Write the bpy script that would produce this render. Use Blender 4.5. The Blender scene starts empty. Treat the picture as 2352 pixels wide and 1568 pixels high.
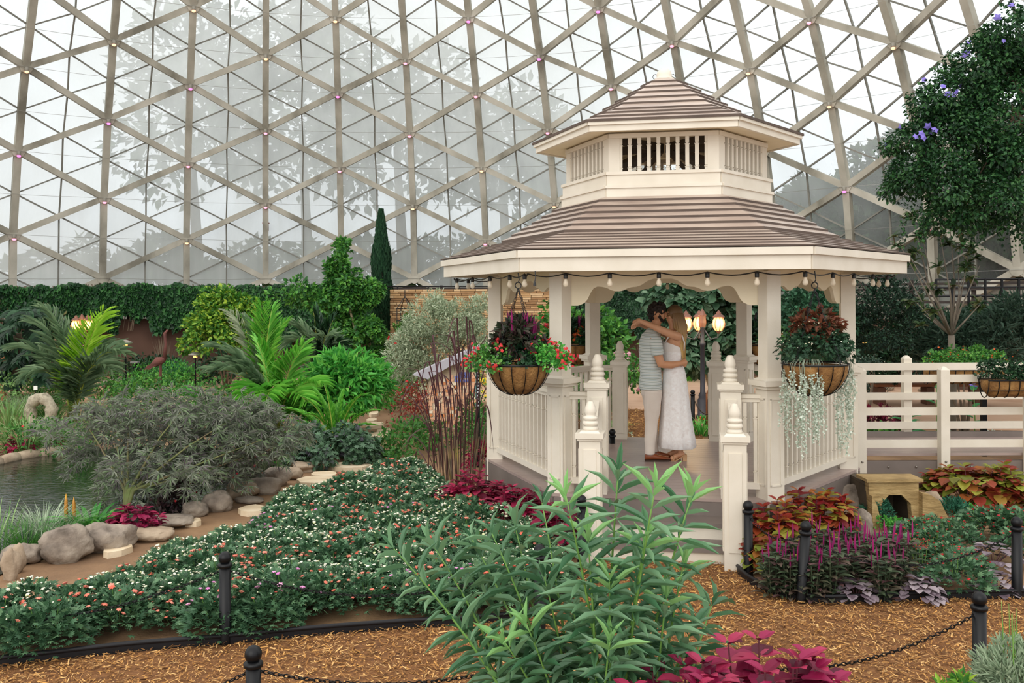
import bpy, math, random
import numpy as np
from mathutils import Vector, Matrix

R_ = random.Random(7)
NR = np.random.default_rng(11)
F_PX, CX, HY, CAMZ, ROLL = 2110.0, 1176.0, 679.0, 2.35, -0.0045
sc = bpy.context.scene
COL = sc.collection

# ------------------------------------------------------------------ camera, sky, sun, exposure
cam_d = bpy.data.cameras.new('camera')
cam = bpy.data.objects.new('camera', cam_d)
COL.objects.link(cam)
cam_d.sensor_fit = 'HORIZONTAL'
cam_d.sensor_width = 36.0
cam_d.lens = F_PX / 2352.0 * 36.0
cam_d.shift_y = -(784.0 - HY) / 2352.0
cam_d.clip_end = 500
cam.matrix_world = Matrix.Translation((0, 0, CAMZ)) @ Matrix.Rotation(math.radians(90), 4, 'X') @ Matrix.Rotation(ROLL, 4, 'Z')
sc.camera = cam

world = bpy.data.worlds.new('overcast_sky')
sc.world = world
world.use_nodes = True
_nt = world.node_tree
_bg = _nt.nodes['Background']
_tc = _nt.nodes.new('ShaderNodeTexCoord')
_sp = _nt.nodes.new('ShaderNodeSeparateXYZ')
_cr = _nt.nodes.new('ShaderNodeValToRGB')
_nt.links.new(_tc.outputs['Generated'], _sp.inputs[0])
_nt.links.new(_sp.outputs['Z'], _cr.inputs[0])
_cr.color_ramp.elements[0].position = 0.0
_cr.color_ramp.elements[0].color = (0.74, 0.77, 0.80, 1)
_cr.color_ramp.elements[1].position = 0.75
_cr.color_ramp.elements[1].color = (1.0, 0.985, 0.965, 1)
_nt.links.new(_cr.outputs[0], _bg.inputs[0])
_bg.inputs[1].default_value = 1.7

sun_d = bpy.data.lights.new('sun', 'SUN')
sun_d.energy = 1.2
sun_d.angle = math.radians(50)
sun_d.color = (1.0, 0.95, 0.87)
sun = bpy.data.objects.new('sun', sun_d)
COL.objects.link(sun)
sun.rotation_euler = (math.radians(62), 0, math.radians(-22))

vs = sc.view_settings
vs.view_transform = 'Standard'
vs.look = 'None'
vs.exposure = 0.0
vs.gamma = 1.0
vs.use_curve_mapping = False
sc.render.film_transparent = False
sc.cycles.max_bounces = 8
sc.cycles.diffuse_bounces = 5
sc.cycles.glossy_bounces = 2
sc.cycles.transmission_bounces = 4
sc.cycles.transparent_max_bounces = 10
sc.cycles.sample_clamp_indirect = 6

# ------------------------------------------------------------------ pixel helpers (photo frame 2352 x 1568)
def unroll(x, y):
    u, v = x - CX, y - HY
    c, s = math.cos(-ROLL), math.sin(-ROLL)
    return u * c - v * s, u * s + v * c
def G(x, y, z=0.0):
    """point at height z that is seen at pixel x, y"""
    u, v = unroll(x, y)
    d = (CAMZ - z) * F_PX / v
    return Vector((u * d / F_PX, d, z))
def P(x, y, d):
    """point at depth d that is seen at pixel x, y"""
    u, v = unroll(x, y)
    return Vector((u * d / F_PX, d, CAMZ - v * d / F_PX))
def GX(x, d):
    return (x - CX) * d / F_PX
def to_px(p):
    d = max(p[1], .05)
    return CX + F_PX * p[0] / d, HY - F_PX * (p[2] - CAMZ) / d

# ------------------------------------------------------------------ materials
def lin(c):
    if isinstance(c, str):
        c = [int(c[i:i + 2], 16) / 255 for i in (0, 2, 4)]
    return tuple(((v / 12.92) if v <= .04045 else ((v + .055) / 1.055) ** 2.4) for v in c) + (1,)
def ramp(nt, fac, cols, pos=None, interp='LINEAR'):
    r = nt.nodes.new('ShaderNodeValToRGB')
    cr = r.color_ramp
    cr.interpolation = interp
    n = len(cols)
    pos = pos or [i / (n - 1) for i in range(n)]
    while len(cr.elements) < n:
        cr.elements.new(.5)
    for e, c, p in zip(cr.elements, cols, pos):
        e.position = p
        e.color = lin(c)
    nt.links.new(fac, r.inputs[0])
    return r.outputs[0]
def noise(nt, scale, detail=3, coord='Object', stretch=None, rough=.55):
    t = nt.nodes.new('ShaderNodeTexCoord')
    n = nt.nodes.new('ShaderNodeTexNoise')
    n.inputs['Scale'].default_value = scale
    n.inputs['Detail'].default_value = detail
    n.inputs['Roughness'].default_value = rough
    src = t.outputs[coord]
    if stretch:
        m = nt.nodes.new('ShaderNodeMapping')
        m.inputs['Scale'].default_value = stretch
        nt.links.new(src, m.inputs[0])
        src = m.outputs[0]
    nt.links.new(src, n.inputs['Vector'])
    return n.outputs[0]
MATS = {}
def mat(name, cols, rough=.6, scale=6.0, bump=0.0, bscale=None, metal=0.0, stretch=None, detail=3, pos=None, coat=0, spec=.5, coord='Object'):
    if name in MATS:
        return MATS[name]
    m = bpy.data.materials.new(name)
    m.use_nodes = True
    nt = m.node_tree
    b = nt.nodes['Principled BSDF']
    if isinstance(cols, str):
        cols = [cols]
    b.inputs['Roughness'].default_value = rough
    b.inputs['Metallic'].default_value = metal
    b.inputs['Specular IOR Level'].default_value = spec
    if coat:
        b.inputs['Coat Weight'].default_value = coat
        b.inputs['Coat Roughness'].default_value = .15
    if len(cols) > 1:
        c = ramp(nt, noise(nt, scale, detail, coord, stretch), cols, pos or [.3 + .4 * i / (len(cols) - 1) for i in range(len(cols))])
        nt.links.new(c, b.inputs['Base Color'])
    else:
        b.inputs['Base Color'].default_value = lin(cols[0])
    if bump:
        bn = nt.nodes.new('ShaderNodeBump')
        bn.inputs['Strength'].default_value = bump
        bn.inputs['Distance'].default_value = .02
        nt.links.new(noise(nt, bscale or scale * 4, 5, coord, stretch), bn.inputs['Height'])
        nt.links.new(bn.outputs[0], b.inputs['Normal'])
    MATS[name] = m
    return m
def leaf_mat(name, cols, rough=.5, trans=.25, spec=.35, pos=None):
    """a colour per leaf, a little light through the blade"""
    if name in MATS:
        return MATS[name]
    m = bpy.data.materials.new(name)
    m.use_nodes = True
    nt = m.node_tree
    b = nt.nodes['Principled BSDF']
    g = nt.nodes.new('ShaderNodeNewGeometry')
    c = ramp(nt, g.outputs['Random Per Island'], cols, pos)
    nt.links.new(c, b.inputs['Base Color'])
    b.inputs['Roughness'].default_value = rough
    b.inputs['Specular IOR Level'].default_value = spec
    if trans:
        t = nt.nodes.new('ShaderNodeBsdfTranslucent')
        nt.links.new(c, t.inputs[0])
        mx = nt.nodes.new('ShaderNodeMixShader')
        mx.inputs[0].default_value = trans
        nt.links.new(b.outputs[0], mx.inputs[1])
        nt.links.new(t.outputs[0], mx.inputs[2])
        nt.links.new(mx.outputs[0], nt.nodes['Material Output'].inputs[0])
    MATS[name] = m
    return m
def emis(name, col, power):
    m = bpy.data.materials.new(name)
    m.use_nodes = True
    b = m.node_tree.nodes['Principled BSDF']
    b.inputs['Base Color'].default_value = lin(col)
    b.inputs['Emission Color'].default_value = lin(col)
    b.inputs['Emission Strength'].default_value = power
    return m

# ------------------------------------------------------------------ mesh builder
class MB:
    def __init__(s):
        s.v, s.f, s.n = [], [], 0          # vertex blocks, face blocks (arrays of k columns)
    def add(s, V, *Fs):
        V = np.asarray(V, float).reshape(-1, 3)
        for Fa in Fs:
            if len(Fa):
                Fa = np.asarray(Fa, int)
                s.f.append(Fa + s.n)
        s.v.append(V)
        s.n += len(V)
    def faces(s, V, fl):
        by = {}
        for f in fl:
            by.setdefault(len(f), []).append(f)
        s.add(V, *[np.array(x) for x in by.values()])
    def box(s, c, d, rz=0.0, taper=1.0):
        hx, hy, hz = d[0] / 2, d[1] / 2, d[2] / 2
        t = taper
        V = np.array([(-hx, -hy, -hz), (hx, -hy, -hz), (hx, hy, -hz), (-hx, hy, -hz),
                      (-hx * t, -hy * t, hz), (hx * t, -hy * t, hz), (hx * t, hy * t, hz), (-hx * t, hy * t, hz)])
        if rz:
            co, si = math.cos(rz), math.sin(rz)
            V = np.stack([V[:, 0] * co - V[:, 1] * si, V[:, 0] * si + V[:, 1] * co, V[:, 2]], 1)
        s.add(V + np.array(c), BOXF)
    def bar(s, a, b, w, h, up=(0, 0, 1)):
        """box beam from a to b, w wide, h high towards up"""
        a, b = Vector(a), Vector(b)
        d = (b - a).normalized()
        up = Vector(up)
        sx = d.cross(up)
        if sx.length < 1e-4:
            sx = d.cross(Vector((0, 1, 0)))
        sx.normalize()
        uu = sx.cross(d).normalized()
        V = []
        for p in (a, b):
            for i, j in ((-1, -1), (1, -1), (1, 1), (-1, 1)):
                V.append(p + sx * (i * w / 2) + uu * (j * h / 2))
        s.add([tuple(v) for v in V], [(0, 1, 2, 3), (7, 6, 5, 4), (0, 4, 5, 1), (1, 5, 6, 2), (2, 6, 7, 3), (3, 7, 4, 0)])
    def tube(s, pts, r, n=6, caps=True):
        pts = [Vector(p) for p in pts]
        m = len(pts)
        rr = r if hasattr(r, '__len__') else [r] * m
        V = []
        t0 = (pts[1] - pts[0]).normalized()
        nx = t0.orthogonal().normalized()
        for i, p in enumerate(pts):
            t = (pts[min(i + 1, m - 1)] - pts[max(i - 1, 0)])
            t = t.normalized() if t.length > 1e-9 else t0
            nx = (nx - t * nx.dot(t))
            nx = nx.normalized() if nx.length > 1e-6 else t.orthogonal().normalized()
            ny = t.cross(nx)
            for k in range(n):
                a = 2 * math.pi * k / n
                V.append(tuple(p + (nx * math.cos(a) + ny * math.sin(a)) * rr[i]))
        q = [(i * n + k, i * n + (k + 1) % n, (i + 1) * n + (k + 1) % n, (i + 1) * n + k) for i in range(m - 1) for k in range(n)]
        fl = [q]
        if caps:
            fl += [[tuple(range(n))[::-1]], [tuple((m - 1) * n + k for k in range(n))]]
        s.add(V, *fl)
    def lathe(s, prof, c=(0, 0, 0), n=16, rot=0.0):
        """prof: list of (radius, z) from bottom to top"""
        V, m = [], len(prof)
        for r, z in prof:
            for k in range(n):
                a = rot + 2 * math.pi * k / n
                V.append((c[0] + r * math.cos(a), c[1] + r * math.sin(a), c[2] + z))
        q = [(i * n + k, i * n + (k + 1) % n, (i + 1) * n + (k + 1) % n, (i + 1) * n + k) for i in range(m - 1) for k in range(n)]
        s.add(V, q, [tuple(range(n))[::-1]], [tuple((m - 1) * n + k for k in range(n))])
    def prism(s, poly, a, b):
        """poly: 2D outline mapped by functions a (front) and b (back) to 3D"""
        n = len(poly)
        V = [tuple(a(p)) for p in poly] + [tuple(b(p)) for p in poly]
        s.add(V, [tuple(range(n))], [tuple(range(2 * n - 1, n - 1, -1))], [(k, n + k, n + (k + 1) % n, (k + 1) % n) for k in range(n)])
    def loft(s, rings, caps=True):
        n = len(rings[0])
        m = len(rings)
        V = [tuple(p) for r in rings for p in r]
        q = [(i * n + k, i * n + (k + 1) % n, (i + 1) * n + (k + 1) % n, (i + 1) * n + k) for i in range(m - 1) for k in range(n)]
        fl = [q]
        if caps:
            fl += [[tuple(range(n))[::-1]], [tuple((m - 1) * n + k for k in range(n))]]
        s.add(V, *fl)
    def mesh(s, name, m=None, smooth=False):
        me = bpy.data.meshes.new(name)
        V = np.concatenate(s.v)
        me.vertices.add(len(V))
        me.vertices.foreach_set('co', V.ravel())
        li = np.concatenate([f.ravel() for f in s.f])
        tot = np.concatenate([np.full(len(f), f.shape[1]) for f in s.f])
        st = np.concatenate([[0], np.cumsum(tot)[:-1]])
        me.loops.add(len(li))
        me.loops.foreach_set('vertex_index', li)
        me.polygons.add(len(tot))
        me.polygons.foreach_set('loop_start', st)
        me.update(calc_edges=True)
        me.polygons.foreach_set('use_smooth', np.full(len(tot), bool(smooth)))
        if m:
            me.materials.append(m)
        return me
    def build(s, name, m=None, parent=None, smooth=False, loc=(0, 0, 0), rz=0.0):
        return link(name, s.mesh(name, m, smooth), parent, loc, rz)
BOXF = np.array([(0, 3, 2, 1), (4, 5, 6, 7), (0, 1, 5, 4), (1, 2, 6, 5), (2, 3, 7, 6), (3, 0, 4, 7)])

def link(name, me, parent=None, loc=(0, 0, 0), rz=0.0):
    o = bpy.data.objects.new(name, me)
    COL.objects.link(o)
    o.location = loc
    o.rotation_euler = (0, 0, rz)
    if parent:
        o.parent = parent
    return o
def tag(o, label=None, cat=None, group=None, kind=None):
    if label: o['label'] = label
    if cat: o['category'] = cat
    if group: o['group'] = group
    if kind: o['kind'] = kind
    return o
def thing(name, label, cat, loc=(0, 0, 0), rz=0.0, group=None):
    return tag(link(name, None, None, loc, rz), label, cat, group)
def kids(o):
    return [c for c in COL.objects if c.parent == o]
PROTO_KIDS = {}
def copy_tree(o, loc, rz=0.0, scale=1.0, label=None, group=None):
    """the thing, its parts and their sub-parts, one object each"""
    if o.name not in PROTO_KIDS:
        PROTO_KIDS[o.name] = [(c, list(c.children)) for c in o.children]
    r = o.copy()
    COL.objects.link(r)
    r.location = loc
    r.rotation_euler = (0, 0, rz)
    r.scale = (scale,) * 3 if not hasattr(scale, '__len__') else scale
    if label: r['label'] = label
    if group: r['group'] = group
    for c, gs in PROTO_KIDS[o.name]:
        cc = c.copy()
        COL.objects.link(cc)
        cc.parent = r
        for g in gs:
            gg = g.copy()
            COL.objects.link(gg)
            gg.parent = cc
    return r

# ------------------------------------------------------------------ leaves
def unit(a):
    return a / np.maximum(np.linalg.norm(a, axis=-1, keepdims=True), 1e-9)
def tmpl(kind):
    """leaf templates: x across, y along the blade (0..1), z out of the blade"""
    if kind == 'fold':      # two triangles folded on the midrib
        return np.array([(0, 0, 0), (.5, .45, .12), (0, 1, -.05), (-.5, .45, .12)]), np.array([(0, 1, 2), (0, 2, 3)])
    if kind == 'blade':     # long curved blade
        V = [(0, 0, 0), (.45, .3, .1), (.0, .3, 0), (-.45, .3, .1), (.4, .65, .06), (0, .65, -.03), (-.4, .65, .06), (0, 1, -.16)]
        return np.array(V), np.array([(0, 1, 2), (0, 2, 3), (1, 4, 5), (1, 5, 2), (2, 5, 6), (2, 6, 3), (4, 7, 5), (5, 7, 6)])
    if kind == 'lance':     # straight narrow leaf
        V = [(0, 0, 0), (.4, .25, .1), (.0, .25, 0), (-.4, .25, .1), (.46, .6, .1), (0, .6, .0), (-.46, .6, .1), (0, 1, -.03)]
        return np.array(V), np.array([(0, 1, 2), (0, 2, 3), (1, 4, 5), (1, 5, 2), (2, 5, 6), (2, 6, 3), (4, 7, 5), (5, 7, 6)])
    if kind == 'oval':      # broad leaf, quilted over the midrib
        V = [(0, 0, 0), (.38, .1, .05), (.54, .36, .07), (.42, .7, .0), (0, 1, -.2), (-.42, .7, .0), (-.54, .36, .07), (-.38, .1, .05), (0, .3, -.02), (0, .65, -.06)]
        return np.array(V), np.array([(0, 1, 8), (1, 2, 8), (2, 3, 9), (2, 9, 8), (3, 4, 9), (4, 5, 9), (5, 6, 9), (6, 8, 9), (6, 7, 8), (7, 0, 8)])
    if kind == 'lobed':     # five-lobed leaf (chrysanthemum, ivy)
        V = [(0, 0, 0), (.28, .08, .03), (.2, .3, 0), (.55, .35, -.05), (.28, .55, 0), (.33, .85, -.06), (.1, .7, 0), (0, 1.05, -.1),
             (-.1, .7, 0), (-.33, .85, -.06), (-.28, .55, 0), (-.55, .35, -.05), (-.2, .3, 0), (-.28, .08, .03), (0, .4, .05)]
        return np.array(V), np.array([(14, i, (i + 1) % 14) for i in range(14)])
    if kind == 'star':      # seven narrow leaflets from one point
        V, Fc = [], []
        for k in range(7):
            a = math.radians(-105 + 35 * k)
            L = 1.0 - .12 * abs(k - 3)
            d = np.array([math.sin(a), math.cos(a)])
            p = np.array([d[1], -d[0]])
            b = len(V)
            V += [(0, 0, 0), (*(d * L * .5 + p * .07), -.03), (*(d * L), -.28 * L), (*(d * L * .5 - p * .07), -.03)]
            Fc += [(b, b + 1, b + 2), (b, b + 2, b + 3)]
        return np.array(V), np.array(Fc)
def leaves(mb, pos, d, nrm, L, W, kind='fold', jit=.25):
    """add one leaf per row of pos, blade along d, face towards nrm"""
    pos = np.asarray(pos, float)
    n = len(pos)
    if n == 0:
        return
    T, Fc = tmpl(kind)
    d = unit(np.asarray(d, float) * np.ones((n, 1)))
    nrm = np.asarray(nrm, float) * np.ones((n, 1))
    x = unit(np.cross(d, nrm) + 1e-6)
    z = np.cross(x, d)
    L = np.asarray(L, float) * np.ones(n) * (1 + jit * (NR.random(n) - .5) * 2)
    W = np.asarray(W, float) * np.ones(n) * (L / np.mean(L))
    V = pos[:, None, :] + x[:, None, :] * (T[None, :, 0:1] * W[:, None, None]) + d[:, None, :] * (T[None, :, 1:2] * L[:, None, None]) + z[:, None, :] * (T[None, :, 2:3] * L[:, None, None])
    k = len(T)
    Fa = (Fc[None, :, :] + (np.arange(n) * k)[:, None, None]).reshape(-1, 3)
    mb.add(V.reshape(-1, 3), Fa)
def sph(n):
    return unit(NR.normal(size=(n, 3)))
def bush_pts(center, rad, n, clumps=30, clump_r=.35, shell=.75, zmin=None):
    """points and outward directions on the surfaces of clumps that cover an ellipsoid"""
    rad = np.array(rad, float)
    c = sph(clumps)
    c[:, 2] = np.abs(c[:, 2]) * 1.3 - .3
    cc = c * (shell + .25 * NR.random((clumps, 1))) * rad
    idx = NR.integers(0, clumps, n)
    s = sph(n)
    cr = clump_r * (0.7 + .6 * NR.random(clumps))[idx, None]
    p = cc[idx] + s * cr * rad.mean() * (.75 + .3 * NR.random((n, 1)))
    out = unit(unit(p / rad) * .7 + s * .7)
    p = p + np.array(center)
    if zmin is not None:
        k = p[:, 2] > zmin
        p, out = p[k], out[k]
    return p, out
def bush(mb, center, rad, n, L, W, kind='fold', clumps=30, clump_r=.35, droop=.2, rand=.6, zmin=.02, shell=.75):
    p, o = bush_pts(center, rad, n, clumps, clump_r, shell, zmin)
    m = len(p)
    d = unit(o + rand * NR.normal(size=(m, 3)) + np.array([0, 0, -droop]))
    nr = unit(o + np.array([0, 0, .9]) + .45 * NR.normal(size=(m, 3)))
    leaves(mb, p, d, nr, L, W, kind)
def blades(mb, base, n, h, spread, w, curve=.5, seg=5, rb=.05, hj=.3, dirs=None):
    """arching grass blades rising from a base"""
    for i in range(n):
        a = R_.random() * 6.283
        tilt = spread * (0.25 + .75 * R_.random())
        hh = h * (1 - hj * R_.random())
        dx, dy = math.cos(a), math.sin(a)
        if dirs:
            dx, dy = dirs(i)
        b = Vector(base) + Vector((dx, dy, 0)) * rb * R_.random()
        side = Vector((-dy, dx, 0)) * w / 2
        V, Fc = [], []
        for k in range(seg + 1):
            t = k / seg
            out = tilt * (t * .5 + curve * t * t)
            p = b + Vector((dx * out * hh, dy * out * hh, hh * (t - .55 * curve * tilt * t * t * t)))
            ww = (1 - t ** 2.2) * (.5 + .5 * min(1, t * 4))
            V += [tuple(p - side * ww), tuple(p + side * ww)]
        for k in range(seg):
            Fc.append((2 * k, 2 * k + 1, 2 * k + 3, 2 * k + 2))
        mb.add(V, Fc)
def frond(mb, pts, n, L, w, droop=.35, vee=.3, tip=.35, start=.12):
    """pinnate leaflets on both sides of a rachis; pts = polyline"""
    pts = [Vector(p) for p in pts]
    seg = [0]
    for a, b in zip(pts, pts[1:]):
        seg.append(seg[-1] + (b - a).length)
    tot = seg[-1]
    def at(t):
        s = t * tot
        for i in range(len(pts) - 1):
            if s <= seg[i + 1] or i == len(pts) - 2:
                k = (s - seg[i]) / max(seg[i + 1] - seg[i], 1e-6)
                return pts[i].lerp(pts[i + 1], k), (pts[i + 1] - pts[i]).normalized()
    ps, ds, ns, Ls = [], [], [], []
    for i in range(n):
        t = start + (1 - start) * (i + .5) / n
        p, d = at(t)
        side = d.cross(Vector((0, 0, 1)))
        side = side.normalized() if side.length > .05 else d.orthogonal().normalized()
        up = side.cross(d)
        for sgn in (-1, 1):
            k = math.sin(math.pi * (0.12 + .8 * t)) ** .6
            dd = side * sgn * (1 - .45 * t) + d * (.55 + .5 * t) + up * vee - Vector((0, 0, droop * R_.random()))
            ps.append(p)
            ds.append(dd.normalized())
            ns.append(up + side * sgn * -.3)
            Ls.append(L * k)
    leaves(mb, np.array(ps), np.array(ds), np.array(ns), np.array(Ls), w, 'blade', .12)
def arc(a, b, sag, n=8):
    """points from a to b lifted by sag in the middle (negative sags)"""
    a, b = Vector(a), Vector(b)
    return [a.lerp(b, i / n) + Vector((0, 0, sag * 4 * (i / n) * (1 - i / n))) for i in range(n + 1)]
def hexang(k, yaw):
    return math.radians(-120 + 60 * k) + yaw

# ------------------------------------------------------------------ shared materials
cream = mat('cream_paint', ['d5ccbb', 'e0d8c9'], .5, 3, .05, 60, spec=.3)
cream_in = mat('cream_paint_shade', ['e0d3b4', 'e8dcc0'], .5, 3)
M_roof = mat('roof_boards', ['9a877b', 'b09d8f', 'bfae9f'], .34, 1.3, .12, 40, stretch=(1, 1, 3))
M_roofedge_shade = mat('roof_board_edge_shade', ['4a3c33', '5c4c41'], .7, 3)  # weathered board-end brown, darkened to paint the shadow line under each course
M_deck = mat('deck_boards', ['978580', 'aa988f'], .32, 2, .1, 50)
M_deckedge = mat('deck_fascia_paint', ['6f655f', '7d726b'], .5, 3)
M_black = mat('black_metal', '0c0d10', .42, spec=.3)
M_edge = mat('black_edging', '17171a', .5, spec=.3)
M_conc = mat('dome_concrete', ['7f7b6d', 'b0ab9c', 'cac5b7'], .75, .9, .1, 12, detail=5, stretch=(1, 1, .6))
M_alu = mat('dome_mullion_metal', ['76756c', '908e85'], .5, .6)
M_soil = mat('soil', ['6b513a', '8a6b4d', 'a3835f'], .95, 1.2, .5, 30, detail=6)
M_plaza = mat('tan_paving', ['c09a7d', 'cfab8f', 'b98f72'], .85, .6, .05, 20)
M_rock = mat('boulder_stone', ['574d43', '82766a', '9c8f80', 'ab9f90'], .92, 4.5, 1.0, 12, detail=10)
M_rock2 = mat('tan_boulder_stone', ['7d6c56', 'a3907a', 'b8a68f'], .92, 4, .9, 11, detail=10)
M_flag = mat('flagstone', ['c9b18f', 'dcc8a8', 'e6d6ba'], .85, 3, .3, 20)
M_bark = mat('bark', ['5a4a3c', '7b6a57'], .9, 8, .4, 30)
M_stem = mat('green_stem', ['5d8a3c', '7aa34f'], .5, 5)
M_wallb = mat('brown_stucco', ['4a352c', '5c4337', '6b5042'], .9, .5, .05, 20)
M_slat = mat('dark_wood_slat', ['2d2624', '3c3430'], .8, 2)

# ------------------------------------------------------------------ ground, plaza, pond, mulch
mb = MB()
NGX, NGY = 60, 60
V = [(x, y, 0) for y in np.linspace(-6, 62, NGY) for x in np.linspace(-34, 34, NGX)]
mb.add(V, [(j * NGX + i, j * NGX + i + 1, (j + 1) * NGX + i + 1, (j + 1) * NGX + i) for j in range(NGY - 1) for i in range(NGX - 1)])
ground = tag(mb.build('ground', M_soil), kind='structure')

def slab(name, pts, z, m, th=.02, kind='structure', parent=None):
    b = MB()
    b.prism([(p[0], p[1]) for p in pts], lambda p: (p[0], p[1], z), lambda p: (p[0], p[1], z - th))
    o = b.build(name, m, parent)
    if kind: o['kind'] = kind
    return o
# tan plaza behind the gazebo and beyond the beds
slab('plaza_paving', [(-22, 23.4), (-7, 22.6), (-1, 20.5), (1.2, 19.6), (3.2, 18.4), (5, 16.6), (12, 15.0), (22, 15), (22, 25.5), (-22, 26.5)], .015, M_plaza)
slab('garden_path_paving', [(-11, 20.6), (-7.2, 20.2), (-6.4, 20.9), (-6.5, 21.5), (-11, 21.7)], .016, M_plaza)
# mulch: front path and the path behind the gazebo
edge_px = [(-60, 1541), (0, 1535), (150, 1518), (300, 1500), (514, 1484), (700, 1465), (850, 1453), (1000, 1443), (1120, 1436), (1200, 1428), (1262, 1405), (1300, 1370), (1328, 1330)]
edge_l = [G(*p) for p in edge_px]
edge_px2 = [(1694, 1318), (1712, 1338), (1745, 1358), (1800, 1377), (1850, 1387), (1900, 1391), (1970, 1389), (2050, 1385), (2140, 1381), (2230, 1378), (2352, 1377), (2420, 1376)]
edge_r = [G(*p) for p in edge_px2]
mulch_poly = [(p.x, p.y) for p in edge_l] + [(.66, 8.3), (1.95, 8.15)] + [(p.x, p.y) for p in edge_r] + [(4.9, 2.0), (-3.6, 2.0)]
M_mulchbase = mat('mulch_base', ['5f3c20', '8a5d33', '6d4728'], .95, 14, .8, 60, detail=6)
mulch_base = slab('mulch_path', mulch_poly, .012, M_mulchbase)
back_poly = [(1.55, 12.0), (2.75, 11.9), (3.0, 14.0), (3.3, 16.5), (3.0, 18.6), (1.2, 19.7), (.9, 17.0), (1.1, 14.5)]
slab('mulch_path_behind', back_poly, .012, M_mulchbase)
M_chip = leaf_mat('wood_chips', ['5a391d', 'a06f3a', 'c9944f', 'dfb477', '80582f', 'ac7b45', '6b4424'], .85, 0)
def in_poly(px, py, poly):
    c = np.zeros(len(px), bool)
    j = len(poly) - 1
    for i in range(len(poly)):
        xi, yi = poly[i][:2]
        xj, yj = poly[j][:2]
        k = ((yi > py) != (yj > py)) & (px < (xj - xi) * (py - yi) / (yj - yi + 1e-12) + xi)
        c ^= k
        j = i
    return c
def chips(name, poly, n, size, parent=None):
    b = MB()
    xs = [p[0] for p in poly]
    ys = [p[1] for p in poly]
    px = NR.uniform(min(xs), max(xs), n)
    py = NR.uniform(min(ys), max(ys), n)
    k = in_poly(px, py, poly) & (py > 3.6)
    px, py = px[k], py[k]
    m = len(px)
    a = NR.uniform(0, 6.283, m)
    L = size * (0.35 + NR.random(m) ** 3 * 2.4)
    W = size * (.18 + .3 * NR.random(m))
    tl = NR.normal(0, .25, m)
    dx, dy = np.cos(a), np.sin(a)
    z = .016 + NR.random(m) * .02
    c = np.stack([px, py, z], 1)
    u = np.stack([dx, dy, tl], 1) * L[:, None] / 2
    v = np.stack([-dy, dx, NR.normal(0, .3, m)], 1) * W[:, None] / 2
    V = np.stack([c - u - v * .5, c + u * .9 - v, c + u + v * .4, c - u * .8 + v], 1)
    V[:, :, 2] = np.maximum(V[:, :, 2], .0135)
    b.add(V.reshape(-1, 3), np.arange(m * 4).reshape(-1, 4))
    return tag(b.build(name, M_chip, parent), 'golden brown shredded wood mulch spread over the path', 'mulch', kind='stuff')
chips('mulch', mulch_poly, 150000, .026)
chips('mulch', back_poly, 12000, .04)['label'] = 'golden brown wood mulch on the path behind the gazebo'

# black plastic edging
def edging(pts, label):
    b = MB()
    pts = [Vector(p) for p in pts]
    fine = []
    for i in range(len(pts) - 1):
        for k in range(4):
            fine.append(pts[i].lerp(pts[i + 1], k / 4))
    fine.append(pts[-1])
    for _ in range(3):
        fine = [fine[0]] + [(fine[i - 1] + fine[i] * 2 + fine[i + 1]) / 4 for i in range(1, len(fine) - 1)] + [fine[-1]]
    t = thing('bed_edging', label, 'edging', fine[0])
    o = fine[0]
    b.tube([p - o + Vector((0, 0, .07)) for p in fine], .016, 8)
    b.build('rounded_lip', M_edge, t, True)
    b = MB()
    for p, q in zip(fine, fine[1:]):
        b.bar(p - o + Vector((0, 0, .03)), q - o + Vector((0, 0, .03)), .01, .075)
    b.build('strip', M_edge, t)
edging(edge_l, 'black plastic edging along the pink and white chrysanthemum bed')
edging(edge_r, 'black plastic edging curving around the bed beside the steps')

# pond
def bank(px):
    return [(G(*p).x, G(*p).y) for p in px]
pond_poly = bank([(-200, 1300), (-20, 1330), (80, 1290), (180, 1265), (300, 1240), (420, 1190), (520, 1150), (600, 1115), (640, 1075), (600, 1045), (480, 1030), (300, 1030), (165, 1042), (60, 1052), (0, 1066), (-200, 1090)])
m = bpy.data.materials.new('pond_water')
m.use_nodes = True
b_ = m.node_tree.nodes['Principled BSDF']
b_.inputs['Base Color'].default_value = lin('141a12')
b_.inputs['Roughness'].default_value = .04
b_.inputs['Specular IOR Level'].default_value = .9
bn = m.node_tree.nodes.new('ShaderNodeBump')
bn.inputs['Strength'].default_value = .35
bn.inputs['Distance'].default_value = .02
m.node_tree.links.new(noise(m.node_tree, 7, 3, stretch=(1, 2.2, 1)), bn.inputs['Height'])
m.node_tree.links.new(bn.outputs[0], b_.inputs['Normal'])
slab('pond_water', pond_poly, .014, m, .01)
# log coping at the far bank
t = thing('stone_coping', 'pale tan stone coping curving along the far pond bank', 'coping', G(0, 1066))
o = t.location.copy()
cp = [G(x, y) for x, y in ((-150, 1085), (-60, 1076), (0, 1066), (40, 1056), (90, 1048), (130, 1043), (165, 1040), (200, 1041))]
for i in range(len(cp) - 1):
    b = MB()
    a, c = cp[i] - o, cp[i + 1] - o
    d = (c - a) * .03
    b.tube([a - d + Vector((0, 0, .03)), a.lerp(c, .5) + Vector((0, 0, .04)), c + d + Vector((0, 0, .03))], [.085, .09, .085], 8)
    b.build('stone', M_rock2, t, True)

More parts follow.
